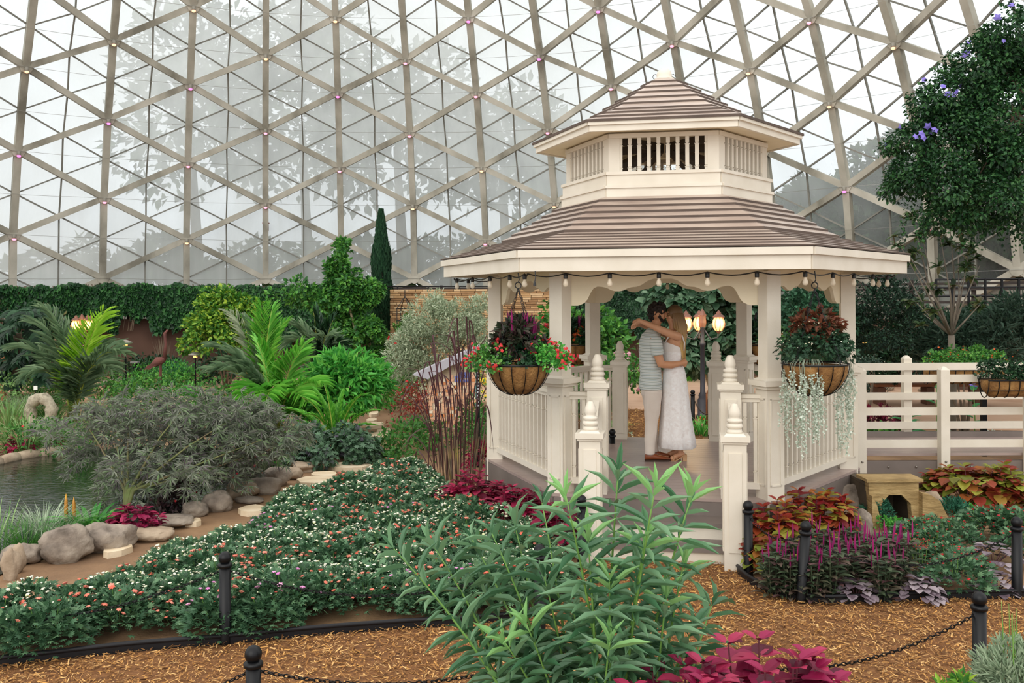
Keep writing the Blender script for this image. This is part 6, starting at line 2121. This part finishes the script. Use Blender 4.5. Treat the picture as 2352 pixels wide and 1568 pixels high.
shrub('herb', 'orange flowered herb at the back step of the gazebo', 'flowers', *G(1612, 985)[:2], (.16, .12, .1), .1, 300, .05, .03, L_bright, clumps=10, fl=(F_orange, 12, .018))
rock_px('dark grey leaning stone on the path behind the gazebo', 1395, 1425, 875, 935, M_rock, 61, 1.0)
rock_px('tan stone by the far path edge, right of the woman', 1581, 1597, 852, 866, M_rock2, 62, 1.0)
shrub('ground_cover', 'silver foliage beside the dark leaning stone', 'ground cover', GX(1415, 14.4), 14.4, (.2, .2, .25), .2, 400, .05, .03, L_silver, clumps=12)
B9 = bolpx(1590, 895, 'black bollard behind the woman on the back path')
B10 = bolpx(1631, 932, 'black bollard at the back step of the gazebo')
B11 = bolpx(1405, 985, 'black bollard behind the left back newel post')
chain(B9, B10, .12, 'black chain between the two bollards behind the gazebo')
t = thing('cane', 'curved brown handle of a garden ornament beside the lamp post', 'ornament', GX(1622, 16) and (GX(1622, 16), 16, 0))
b = MB(); b.tube([(0, 0, 0), (0, 0, .62), (.03, 0, .7), (.07, 0, .66), (.07, 0, .5)], .016, 6); b.build('hook', mat('orange_wood', 'a5683f'), t, True)
# dark planting at the right
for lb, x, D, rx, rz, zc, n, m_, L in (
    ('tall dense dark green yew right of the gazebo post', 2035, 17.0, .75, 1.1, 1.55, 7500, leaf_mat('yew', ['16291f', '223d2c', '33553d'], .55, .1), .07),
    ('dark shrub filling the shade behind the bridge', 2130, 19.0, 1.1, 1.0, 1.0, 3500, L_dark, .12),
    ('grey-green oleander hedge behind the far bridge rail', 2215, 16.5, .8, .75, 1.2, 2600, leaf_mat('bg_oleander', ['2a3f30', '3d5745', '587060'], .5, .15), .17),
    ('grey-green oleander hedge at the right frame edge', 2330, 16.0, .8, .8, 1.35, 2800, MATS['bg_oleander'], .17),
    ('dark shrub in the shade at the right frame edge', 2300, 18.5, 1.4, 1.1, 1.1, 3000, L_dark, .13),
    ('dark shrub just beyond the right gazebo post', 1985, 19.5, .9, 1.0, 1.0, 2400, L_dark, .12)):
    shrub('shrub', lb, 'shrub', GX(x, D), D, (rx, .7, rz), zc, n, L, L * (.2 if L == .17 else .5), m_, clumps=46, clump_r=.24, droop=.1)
shrub('ground_cover', 'airy green bush with cream buds beyond the right gazebo post', 'flowers', GX(1990, 14.8), 14.8, (.28, .25, .28), 1.05, 900, .05, .025, leaf_mat('bg_oleander', []), clumps=20, trunk=3, fl=(F_white, 30, .012))
shrub('flower_border', 'bushy plants with cream buds and orange flowers behind the far rail', 'flowers', GX(2215, 14.2), 14.2, (.68, .3, .3), 1.2, 2800, .05, .03, L_green, clumps=40, clump_r=.2, trunk=5, fl=(F_orange, 40, .022))
clump('grass_clump', 'dark spiky grass mound beyond the right gazebo post', 'grass', 2010, 915, 160, .8, 1.2, .014, leaf_mat('spiky_dark', ['2f4a40', '466457'], .5, .2), .2, .5)
shrub('ground_cover', 'crimson and plum foliage beyond the bridge', 'ground cover', GX(2020, 14.6), 14.6, (.5, .3, .28), .2, 800, .09, .06, leaf_mat('plum_cr', ['4a1f28', '6d2433', '8c2b45', '3a2a26'], .5, .2), clumps=20, fl=(F_pink, 14, .03))
shrub('ground_cover', 'orange and green low flowers beyond the bridge', 'ground cover', GX(2010, 14.0), 14.0, (.6, .3, .16), .1, 800, .07, .05, L_green, clumps=20, fl=(F_orange, 20, .03))
t = thing('dusty_miller', 'band of small silvery white plants beyond the bridge', 'ground cover', (GX(2230, 14.2), 14.2, 0))
b = MB()
for i in range(14): bush(b, (-1.0 + .17 * i, .1 * math.sin(i), .06), (.14, .12, .12), 200, .04, .025, 'lobed', 8, .4)
tag(b.build('foliage', leaf_mat('dusty', ['c2cfc0', 'd8e0d4', 'a8bba6'], .6, .2), t), kind='stuff')
for i, (x, D, h, lb) in enumerate(((2148, 13.6, 1.35, 'tall milkweed plant behind the near rail post'), (2235, 13.6, .95, 'milkweed plant with broad pale leaves beyond the bridge'), (2085, 13.8, .55, 'low milkweed leaves beyond the bridge'))):
    t = thing('milkweed', lb, 'plant', (GX(x, D), D, 0))
    b = MB(); b.tube([(0, 0, 0), (.02, 0, h * .5), (0, 0, h)], .008, 5); b.build('stem', M_stem, t, True)
    for k in range(7):
        q = MB(); a = k * 2.3
        leaves(q, [(0, 0, h * (.45 + .085 * k))], [(math.cos(a), math.sin(a) * .6, .35)], [(0, 0, 1)], .24, .1, 'oval'); q.build('leaf', leaf_mat('milkweed_l', ['3f8a55', '5aa56a'], .45, .3), t)
    if i < 2:
        b = MB(); flowers(b, [(0, 0, h + .02)] * 3 + NR.normal(0, .03, (3, 3)), .03, None, 6); b.build('blossoms', F_vio, t)
t = thing('bench', 'low orange-brown wooden bench beyond the bridge', 'bench', (GX(2010, 19.5), 19.5, 0))
M_ow = MATS['orange_wood']
for i in range(3):
    b = MB(); b.box((1.1, -.12 + .12 * i, .42), (2.3, .1, .05)); b.build('slat', M_ow, t)
for x in (.08, 1.1, 2.12):
    b = MB(); b.box((x, 0, .19), (.16, .3, .38)); b.build('leg', mat('bench_leg', '6d4a38', .8), t)
rock_px('tan stone under the bench, left', 2030, 2058, 884, 902, M_rock2, 63, 1.0)
rock_px('tan stone under the bench, right', 2115, 2145, 890, 906, M_rock2, 64, 1.0)
t = thing('planter_post', 'black post beyond the bridge under the trough planter', 'post', (GX(2258, 13.3), 13.3, 0))
b = MB(); b.box((0, 0, .6), (.07, .07, 1.2)); b.build('shaft', M_black, t)
b = MB(); b.box((0, 0, 1.21), (.1, .1, .03)); b.build('cap', M_black, t)
# railing fence at the right, above the wall
t = thing('railing_fence', 'black metal railing along the top of the wall at the far right', 'railing', (GX(2150, 19.3), 19.3, 2.0))
L0 = GX(2500, 18.4) - t.location.x
for i in range(10):
    b = MB(); b.box((L0 * i / 9, -.9 * i / 9, .33), (.04, .04, .66)); b.build('baluster_post', M_black, t)
for z in (.3, .48, .65):
    b = MB(); b.tube([(0, 0, z), (L0, -.9, z)], .02, 5); b.build('rail', M_black, t)
# magnolia-like tree
D = 14.6
t = thing('magnolia', 'sparse tree with pale bare branches and glossy leaves, right of the gazebo', 'tree', (GX(2185, D), D, 0))
M_pb = mat('pale_branch', ['6d6458', '8a7f70'], .8, 6)
tipsM = [(2095, 490), (2065, 560), (2115, 520), (2090, 590), (2135, 650), (2080, 625), (2225, 580), (2200, 560), (2250, 610), (2100, 690), (2160, 545), (2210, 640), (2120, 720), (2250, 700), (2180, 500)]
b = MB()
fork = P(2185, 770, D) - t.location
b.tube([(0, 0, 0), (.02, 0, fork.z * .6), tuple(fork)], [.07, .06, .05], 7)
for i, (x, y) in enumerate(tipsM):
    q = P(x, y, D + R_.uniform(-.6, .6)) - t.location
    m1 = fork.lerp(q, .45) + Vector((R_.uniform(-.1, .1), 0, -.05))
    b.tube([tuple(fork), tuple(m1), tuple(q)], [.024, .014, .005], 5)
b.build('trunk', M_pb, t, True)
b = MB()
for x, y in tipsM:
    q = P(x, y, D) - t.location
    for k in range(3):
        c = np.array(q) + NR.normal(0, .13, 3)
        n = 11
        d = unit(NR.normal(size=(n, 3)) * [1, 1, .5] + [0, -.1, .2]); leaves(b, np.tile(c, (n, 1)), d, (0, -.3, 1), .15, .06, 'oval')
tag(b.build('foliage', leaf_mat('magnolia_leaves', ['24361f', '3a5230', '59733f', '6b5a3a'], .4, .2), t), kind='stuff')
# huge hanging vine in the upper right
D = 13.0
t = thing('hanging_vine', 'huge cascading mass of small green leaves with violet flowers at the upper right', 'vine', (GX(2440, D), D, 0))
b = MB(); fp = []
for x, y, rx, rz, n in ((2330, 110, .7, .5, 2600), (2260, 170, .65, .5, 2600), (2200, 240, .55, .5, 2400), (2170, 330, .5, .55, 2600), (2110, 330, .32, .3, 1100), (2105, 420, .32, .4, 1500), (2150, 440, .4, .5, 2200), (2230, 380, .6, .6, 2800), (2310, 300, .7, .7, 3000), (2330, 420, .6, .6, 2600), (2260, 480, .45, .4, 1800), (2200, 500, .35, .4, 1500), (2330, 200, .7, .6, 2600), (2420, 150, .8, .7, 2600), (2420, 350, .8, .8, 2600), (2310, 520, .3, .2, 500), (2075, 330, .12, .12, 90), (2120, 250, .15, .2, 160)):
    q = P(x, y, D) - t.location
    c = (q.x, R_.uniform(-.5, .4), q.z)
    bush(b, c, (rx, .6, rz), n, .065, .042, 'fold', 30, .28, droop=.7, zmin=.5)
    p, o = bush_pts(c, (rx * 1.03, .65, rz), 12, 20, .2, .95); k_ = [i_ for i_ in range(len(p)) if o[i_, 1] < .2 and p[i_, 2] > q.z and (to_px(p[i_] + np.array(t.location))[0] < 2130 + .9 * abs(to_px(p[i_] + np.array(t.location))[1] - 330) and to_px(p[i_] + np.array(t.location))[1] < 340)]; fp.append(p[k_])
# loose trailing strands
for i in range(90):
    x = R_.uniform(2090, 2440); y0 = R_.uniform(380, 500); l = R_.uniform(.25, .6)
    q = np.array(P(x, y0, D) - t.location); q[1] = R_.uniform(-.4, .4)
    k = int(l / .022); zz = np.linspace(0, l, k)
    ps = q + np.stack([.03 * np.sin(zz * 9 + i), .03 * np.cos(zz * 7), -zz], 1) + NR.normal(0, .018, (k, 3))
    leaves(b, ps, unit(NR.normal(size=(k, 3)) + [0, 0, -.5]), unit(NR.normal(size=(k, 3)) + [0, -1, .4]), .06, .04)
tag(b.build('foliage', leaf_mat('vine_leaves', ['152e1b', '1f4426', '2f5c30', '456f3a'], .5, .15), t), kind='stuff')
b = MB(); flowers(b, np.concatenate(fp), .05, (0, -.8, .3), 5, .3); b.build('blossoms', F_vio, t)
b = MB(); b.tube([(0, 0, 0), (.1, 0, 2.5), (-.1, 0, 5.2)], [.2, .16, .08], 9)
for x, y in ((2200, 250), (2150, 330), (2300, 150), (2250, 400), (2330, 450)):
    q = P(x, y, D) - t.location; b.tube([(.0, 0, 4.2), (q.x * .5, 0, 5.0), tuple(q)], [.05, .035, .01], 5)
b.build('trunk', M_bark, t, True)

# ------------------------------------------------------------------ the couple
PD = 10.62
M_skin = mat('skin_tan', ['c98f68', 'd39b75'], .5, 6, .05, 60)
M_skinw = mat('skin_light', ['d49b76', 'dfaa86'], .5, 6, .05, 60)
def PP(x, y, dy=0.0):
    p = P(x, y, PD); return Vector((p.x, PD + dy, p.z))
SP = PD / F_PX
def ell(b, c, rx, ry, rz, n=14, m=9):
    V = []
    for i in range(m + 1):
        th = math.pi * i / m
        for k in range(n):
            a = 2 * math.pi * k / n
            V.append((c[0] + rx * max(.02, math.sin(th)) * math.cos(a), c[1] + ry * max(.02, math.sin(th)) * math.sin(a), c[2] - rz * math.cos(th)))
    q = [(i * n + k, i * n + (k + 1) % n, (i + 1) * n + (k + 1) % n, (i + 1) * n + k) for i in range(m) for k in range(n)]
    b.add(V, q, [tuple(range(n))[::-1]], [tuple(m * n + k for k in range(n))])
def eloft(b, rows, n=20, ripple=None, caps=True):
    """rows: (x px, y px, half width px, half depth m, dy)"""
    R = []
    for j, (x, y, hw_, hd, dy) in enumerate(rows):
        c = PP(x, y, dy); r = []
        for k in range(n):
            a = 2 * math.pi * k / n
            f = 1 + (ripple(j, a) if ripple else 0)
            r.append((c.x + hw_ * SP * f * math.cos(a), c.y + hd * f * math.sin(a), c.z))
        R.append(r)
    b.loft(R, caps)
def limb(b, pts, rs, n=12):
    P3 = [PP(*p) for p in pts]
    # densify
    Q, S = [], []
    for i in range(len(P3) - 1):
        for k in range(4):
            t_ = k / 4; Q.append(P3[i].lerp(P3[i + 1], t_)); S.append(rs[i] + (rs[i + 1] - rs[i]) * t_)
    Q.append(P3[-1]); S.append(rs[-1])
    b.tube(Q, S, n)
def hand(b, wrist, tip, up, curl, thumb, L=.17):
    """palm plus four fingers and a thumb; wrist and tip directions in metres"""
    w = Vector(wrist); d = (Vector(tip) - w).normalized(); u = Vector(up).normalized()
    s = d.cross(u).normalized(); u = s.cross(d)
    b.tube([w - d * .02, w + d * .03, w + d * .075], [.026, .034, .03], 10)
    for sgn in (-1, 1): b.tube([w + s * .018 * sgn, w + d * .078 + s * .024 * sgn], [.017, .017], 8)
    for i, (o, l) in enumerate(((-.033, .062), (-.011, .074), (.011, .07), (.031, .055))):
        a = w + d * .07 + s * o
        d1 = (d - u * curl * .5).normalized(); d2 = (d - u * curl * 1.3).normalized(); d3 = (d - u * curl * 2.4).normalized()
        p1 = a + d1 * l * .45; p2 = p1 + d2 * l * .35; p3 = p2 + d3 * l * .28
        b.tube([a - d * .02, a, p1, p2, p3], [.011, .0105, .0095, .0088, .0065], 7)
    a = w + d * .02 + s * thumb * .026
    b.tube([a, a + d * .025 + s * thumb * .022, a + d * .055 + s * thumb * .025 - u * curl * .02], [.014, .012, .008], 7)
def remesh(b, name, m_, vox=.0065, smooth_it=3):
    me = b.mesh(name, None, True)
    o = bpy.data.objects.new(name, me); COL.objects.link(o)
    r = o.modifiers.new('r', 'REMESH'); r.mode = 'VOXEL'; r.voxel_size = vox; r.use_smooth_shade = True
    s = o.modifiers.new('s', 'SMOOTH'); s.iterations = smooth_it; s.factor = .5
    dg = bpy.context.evaluated_depsgraph_get(); dg.update()
    nm = bpy.data.meshes.new_from_object(o.evaluated_get(dg))
    o.modifiers.clear(); o.data = nm; nm.materials.clear(); nm.materials.append(m_)
    nm.polygons.foreach_set('use_smooth', np.ones(len(nm.polygons), bool))
    return o
def head(b, c, face, rx=.088, ry=.072, rz=.112):
    """face = +1 looks to +x, -1 to -x"""
    c = Vector(c); f = face
    ell(b, (c.x - .008 * f, c.y, c.z + .022), rx, ry, rz * .82, 18, 12)
    ell(b, (c.x + .022 * f, c.y, c.z - .04), rx * .66, ry * .78, rz * .62, 16, 10)
    ell(b, (c.x + .045 * f, c.y, c.z - .075), .026, .03, .024, 10, 7)            # chin
    b.tube([(c.x + .075 * f, c.y, c.z + .03), (c.x + .088 * f, c.y, c.z + .005), (c.x + .1 * f, c.y, c.z - .016), (c.x + .08 * f, c.y, c.z - .026)], [.009, .011, .014, .008], 8)   # nose
    ell(b, (c.x + .074 * f, c.y, c.z - .046), .014, .024, .008, 10, 6)
    ell(b, (c.x + .073 * f, c.y, c.z - .057), .013, .021, .008, 10, 6)           # lips
    ell(b, (c.x + .066 * f, c.y, c.z + .038), .018, .05, .011, 10, 6)            # brow ridge
    for sgn in (-1, 1):
        ell(b, (c.x - .012 * f, c.y + ry * sgn, c.z - .008), .018, .012, .03, 10, 7)   # ears
        ell(b, (c.x + .062 * f, c.y + .03 * sgn, c.z + .012), .014, .014, .008, 8, 6)  # closed lids
        ell(b, (c.x + .05 * f, c.y + .038 * sgn, c.z - .02), .022, .018, .02, 8, 6)    # cheeks
def scallop(o, amp, sc_):
    import mathutils
    for v in o.data.vertices:
        n_ = mathutils.noise.noise(v.co * sc_)
        v.co += v.normal * amp * n_

# man
b = MB()
eloft(b, [(1497, 912, 19, .12, 0), (1497, 900, 22, .165, 0), (1496, 870, 19, .15, 0), (1494, 835, 20, .155, 0), (1494, 800, 23, .175, 0), (1495, 778, 22, .195, 0), (1497, 764, 17, .17, 0), (1500, 756, 12, .1, 0)])
limb(b, [(1499, 762), (1505, 748), (1509, 735)], [.062, .056, .056])
mh = PP(1511, 720)
head(b, mh, 1, .09, .074, .118)
for dy, kx in ((-.085, 0), (.085, 9)):
    limb(b, [(1497, 900, dy), (1493 + kx * .6, 968, dy), (1491 + kx, 990, dy), (1490 + kx * 1.6, 1038, dy)], [.095, .062, .058, .042])
limb(b, [(1497, 774, -.17), (1503, 805, -.215), (1511, 833, -.22), (1535, 835, -.2), (1560, 831, -.17)], [.062, .052, .045, .042, .028])
limb(b, [(1497, 774, .17), (1505, 805, .215), (1514, 828, .2), (1540, 822, .17), (1558, 818, .12)], [.062, .052, .045, .04, .028])
hand(b, PP(1560, 831, -.165), PP(1576, 829, -.09), (0, -1, .1), .9, 1)
hand(b, PP(1557, 818, .125), PP(1572, 814, .06), (0, 1, .1), .9, -1)
man = remesh(b, 'person', M_skin)
tag(man, 'bearded person in a striped short-sleeved shirt and pale trousers, embracing and kissing', 'person')
b = MB()
def rip(j, a): return .02 * math.sin(5 * a + j) + .015 * math.sin(9 * a + j * 2.2)
eloft(b, [(1494, 893, 26, .2, 0), (1494, 880, 26, .198, 0), (1494, 860, 24, .185, 0), (1493, 835, 24, .18, 0), (1493, 805, 26, .195, 0), (1494, 783, 25, .215, 0), (1496, 768, 21, .2, 0), (1499, 758, 15, .13, 0), (1501, 753, 12.5, .075, 0)], 28, rip)
for sgn in (-1, 1):
    limb(b, [(1497, 770, .14 * sgn), (1500, 783, .19 * sgn), (1502, 798, .215 * sgn), (1504, 813, .222 * sgn)], [.06, .074, .072, .07], 16)
m = bpy.data.materials.new('striped_linen'); m.use_nodes = True; nt = m.node_tree; pb = nt.nodes['Principled BSDF']
wv = nt.nodes.new('ShaderNodeTexWave'); wv.bands_direction = 'Z'; wv.inputs['Scale'].default_value = 9; wv.inputs['Distortion'].default_value = 1.2; wv.inputs['Detail'].default_value = 2; wv.inputs['Detail Scale'].default_value = .6
tc = nt.nodes.new('ShaderNodeTexCoord'); nt.links.new(tc.outputs['Object'], wv.inputs['Vector'])
nt.links.new(ramp(nt, wv.outputs[0], ['a3aca2', 'b9c4c2', 'dfe0da', 'e9e8e0', 'aebfc3'], [.0, .25, .5, .75, 1]), pb.inputs['Base Color']); pb.inputs['Roughness'].default_value = .85
o = remesh(b, 'shirt', m, .008, 2); o.parent = man
b = MB()
eloft(b, [(1497, 918, 18, .14, 0), (1497, 905, 23.5, .185, 0), (1496, 885, 23, .178, 0), (1496, 872, 20.5, .16, 0)], 24)
for dy, kx in ((-.085, 0), (.085, 9)):
    limb(b, [(1497, 896, dy), (1495 + kx * .5, 935, dy), (1493 + kx * .7, 972, dy), (1491 + kx, 1005, dy), (1490 + kx * 1.5, 1040, dy)], [.108, .094, .074, .066, .056], 16)
o = remesh(b, 'trousers', mat('beige_cotton', ['ddd0c4', 'e8ddd2'], .85, 3, .25, 9), .009, 2); scallop(o, .006, 11); o.parent = man
M_leather = mat('brown_leather', ['7a3d20', '94502c'], .3, 5)
for nm, x0, y0, dy in (('shoe', 1479, 1055, -.085), ('shoe', 1494, 1051, .085)):
    g = PP(x0, y0, dy); z = DZ
    b = MB()
    rings = []
    for q, w_, h_ in ((0, .03, .06), (.03, .038, .085), (.08, .04, .085), (.13, .042, .065), (.19, .048, .05), (.24, .045, .04), (.28, .03, .03), (.295, .008, .015)):
        rings.append([(g.x + q, g.y + w_ * math.cos(a), z + .016 + h_ * .5 + h_ * .5 * math.sin(a)) for a in np.linspace(0, 6.283, 12, endpoint=False)])
    b.loft(rings); sh = b.build(nm, M_leather, man, True)
    b = MB(); rings = [[(g.x + q, g.y + w_, z + .02), (g.x + q, g.y - w_, z + .02), (g.x + q, g.y - w_, z + .001), (g.x + q, g.y + w_, z + .001)] for q, w_ in ((0, .03), (.07, .038), (.13, .036), (.2, .048), (.26, .04), (.295, .012))]
    b.loft(rings); b.build('sole', mat('dark_sole', '3a2418', .6), sh)
    b = MB()
    for i in range(4): b.tube([(g.x + .1 + .022 * i, g.y - .02, z + .095 - .01 * i), (g.x + .11 + .022 * i, g.y + .02, z + .093 - .01 * i)], .003, 4)
    b.build('laces', M_black, sh)
M_hairm = mat('dark_hair', ['1a1210', '2b1d18'], .6, 30, .5, 60)
b = MB()
ell(b, (mh.x - .016, mh.y, mh.z + .048), .1, .087, .088, 18, 12)
ell(b, (mh.x + .03, mh.y, mh.z + .085), .065, .066, .045, 14, 8)
ell(b, (mh.x - .07, mh.y, mh.z - .01), .045, .062, .075, 14, 8)
o = remesh(b, 'hair', M_hairm, .007, 1); scallop(o, .03, 38); o.parent = man
b = MB()
ell(b, (mh.x + .034, mh.y, mh.z - .072), .046, .052, .034, 14, 8)
for s_ in (-1, 1): b.tube([(mh.x + .0, mh.y + .068 * s_, mh.z - .0), (mh.x + .012, mh.y + .064 * s_, mh.z - .045), (mh.x + .04, mh.y + .04 * s_, mh.z - .07)], [.01, .018, .016], 8)
b.tube([(mh.x + .07, mh.y - .024, mh.z - .038), (mh.x + .083, mh.y, mh.z - .034), (mh.x + .07, mh.y + .024, mh.z - .038)], .007, 6)
o = remesh(b, 'beard', M_hairm, .006, 1); scallop(o, .006, 60); o.parent = man
b = MB()
for s_ in (-1, 1): b.tube([(mh.x + .07, mh.y + .048 * s_, mh.z + .04), (mh.x + .082, mh.y + .025 * s_, mh.z + .047)], .005, 5); b.tube([(mh.x + .07, mh.y + .042 * s_, mh.z + .01), (mh.x + .078, mh.y + .022 * s_, mh.z + .008)], .0022, 4)
b.build('eyebrows', M_hairm, man)

# woman
b = MB()
eloft(b, [(1548, 905, 20, .12, .0), (1549, 885, 24, .15, 0), (1548, 860, 21, .13, 0), (1546, 825, 18, .11, 0), (1546, 795, 21, .125, 0), (1548, 778, 20, .15, 0), (1549, 766, 15, .14, 0), (1547, 757, 10, .08, 0)])
limb(b, [(1548, 764), (1545, 750), (1544, 738)], [.05, .043, .044])
wh = PP(1547.5, 724)
head(b, wh, -1, .082, .068, .108)
for dy, kx in ((-.07, 0), (.08, -6)):
    limb(b, [(1550 + kx, 895, dy), (1554 + kx, 965, dy), (1557 + kx, 990, dy), (1561 + kx, 1038, dy)], [.085, .05, .048, .03])
limb(b, [(1554, 772, -.13), (1536, 766, -.2), (1514, 757, -.24), (1498, 750, -.245), (1480, 742, -.22), (1463, 735, -.19)], [.052, .047, .042, .037, .032, .024])
limb(b, [(1544, 770, .13), (1524, 764, .2), (1500, 753, .24), (1482, 748, .2), (1470, 744, .12)], [.05, .045, .037, .032, .024])
hand(b, PP(1463, 735, -.19), PP(1447, 744, -.17), (-.4, 0, .9), .75, -1)
hand(b, PP(1470, 744, .12), PP(1452, 750, .02), (-.3, 0, .9), .5, 1)
fw = [(1573, 1044), (1535, 1052)]
for dy, kx in ((-.07, 0), (.08, -8)):
    h = PP(1566 + kx, 1040, dy); tt = PP(1536 + kx, 1053, dy)
    b.tube([h + Vector((.02, 0, .0)), h + Vector((-.02, 0, .0)), h.lerp(tt, .5) + Vector((0, 0, .012)), tt + Vector((.03, 0, .014)), tt + Vector((0, 0, .008))], [.022, .032, .028, .03, .012], 10)
woman = remesh(b, 'person', M_skinw)
tag(woman, 'long-haired blonde person in a white sleeveless lace dress, arms around the bearded person', 'person')
def rip2(j, a): return (.0 if j < 5 else .035 * min(1, (j - 4) / 4)) * (math.sin(7 * a + j * .12) + .6 * math.sin(12 * a + 1))
b = MB()
eloft(b, [(1545, 800, 21, .125, 0), (1544.5, 808, 24, .14, 0), (1545.5, 822, 22, .13, 0), (1547, 838, 22.5, .13, 0), (1549, 860, 26, .155, 0), (1550, 885, 29, .18, 0), (1551, 915, 31.5, .2, 0), (1552, 945, 34, .22, 0), (1553, 975, 37, .24, 0), (1554, 1000, 40, .255, 0), (1555, 1024, 43, .27, 0), (1555, 1025, 41, .26, 0)], 56, rip2)
M_lace = mat('white_lace', ['ece5e2', 'fbf9f8', 'f3eeec', 'ffffff'], .8, 14, .2, 30, detail=2)
dr = b.build('dress', M_lace, woman, True)
b = MB()       # bodice: front panel higher than the back
n = 28
R1 = []
for j in range(7):
    t_ = j / 6; r = []
    for k in range(n):
        a = 2 * math.pi * k / n
        fr_ = .5 - .5 * math.cos(a)            # 1 at the chest side (-x), 0 at the back
        ytop = 803 - 20 * fr_ ** .8
        y = 812 + (ytop - 812) * t_
        hw_ = 23.5 - 1.5 * t_ * (1 - fr_) + 1.5 * fr_ * math.sin(t_ * 2.5)
        c = PP(1544.5 + 1.5 * t_, y)
        r.append((c.x + hw_ * SP * math.cos(a), c.y + (.137) * math.sin(a), c.z))
    R1.append(r)
b.loft(R1, False); b.build('bodice', mat('white_cotton', ['eee7e2', 'f7f3f0'], .8, 8), woman, True)
b = MB()
for dy in (-.115, .115):
    b.tube([PP(1524, 786, dy * .9), PP(1531, 772, dy * 1.25), PP(1549, 760, dy * 1.12), PP(1562, 770, dy * 1.1), PP(1568, 786, dy), PP(1567, 804, dy * .85)], [.007, .008, .008, .009, .008, .007], 6)
b.build('straps', mat('white_cotton', 'f7f3f0'), woman, True)
# hair: cap and wavy strands
M_hb = bpy.data.materials.new('blonde_hair'); M_hb.use_nodes = True; nt = M_hb.node_tree; pb = nt.nodes['Principled BSDF']
gn = nt.nodes.new('ShaderNodeTexCoord'); sx_ = nt.nodes.new('ShaderNodeSeparateXYZ'); nt.links.new(gn.outputs['Generated'], sx_.inputs[0])
nt.links.new(ramp(nt, sx_.outputs['Z'], ['e2c07e', 'c29d62', '8a6a45', '5c4631'], [.05, .4, .75, 1]), pb.inputs['Base Color']); pb.inputs['Roughness'].default_value = .45
b = MB()
ell(b, (wh.x + .014, wh.y, wh.z + .025), .094, .084, .098, 20, 14)
for i in range(170):
    u_ = i / 170
    a = (-.62 + 1.24 * ((i * .618) % 1)) * math.pi          # around the back and sides of the head
    lay = R_.uniform(.0, 1)
    dx, dy = math.cos(a), math.sin(a)
    top = Vector((wh.x + .01 + .05 * dx, wh.y + .045 * dy, wh.z + .105))
    side = Vector((wh.x + .014 + .098 * dx, wh.y + .088 * dy, wh.z + .0))
    ln = R_.uniform(.32, .52) * (1 if dx > -.1 else .55)
    e1 = Vector((side.x + .02 + .01 * dx, side.y * 1.0, side.z - .14)); e1.y = wh.y + .1 * dy
    e2 = Vector((wh.x + .045 + .06 * dx + .02 * lay, wh.y + .1 * dy, wh.z - .02 - ln * .72))
    e3 = Vector((wh.x + .085 + .045 * dx, wh.y + .09 * dy, wh.z - .02 - ln))
    wv_ = lambda s: Vector((.008 * math.sin(s * 14 + i), .008 * math.cos(s * 12 + i * 1.7), 0))
    b.tube([top, side, e1 + wv_(.3), (e1 + e2) / 2 + wv_(.5), e2 + wv_(.8), e3 + wv_(1.0)], [.006, .009, .011, .011, .009, .002], 5)
b.build('hair', M_hb, woman, True)
M_sand = mat('nude_leather', ['c49a70', 'd2aa82'], .4, 5)
for dy, kx in ((-.07, 0), (.08, -8)):
    hx = PP(1572 + kx, 1050, dy); tx = PP(1534 + kx, 1055, dy)
    b = MB()
    prof3 = [(tx.x, DZ + .008), (tx.x + .07, DZ + .01), (tx.x + .13, DZ + .045), (hx.x - .02, DZ + .075), (hx.x + .01, DZ + .078)]
    rings = [[(x, dy + PD + w_, z), (x, dy + PD - w_, z), (x, dy + PD - w_, z - .012), (x, dy + PD + w_, z - .012)] for (x, z), w_ in zip(prof3, (.015, .042, .036, .03, .03))]
    b.loft(rings); sd = b.build('sandal', M_sand, woman)
    b = MB(); b.box((hx.x - .012, PD + dy, DZ + .036), (.045, .05, .07), 0, 1.15); b.build('block_heel', M_sand, sd)
    b = MB()
    for q, zz in ((.05, .055), (.085, .06)):
        b.tube([(tx.x + q, PD + dy + .042 * math.cos(a), DZ + .012 + zz * math.sin(a) * .9) for a in np.linspace(0, math.pi, 9)], .006, 5)
    b.tube([(hx.x - .03 + .045 * math.cos(a), PD + dy + .036 * math.sin(a), DZ + .13 + .01 * math.cos(a)) for a in np.linspace(0, 6.283, 13)], .005, 5)
    b.build('straps', M_sand, sd)
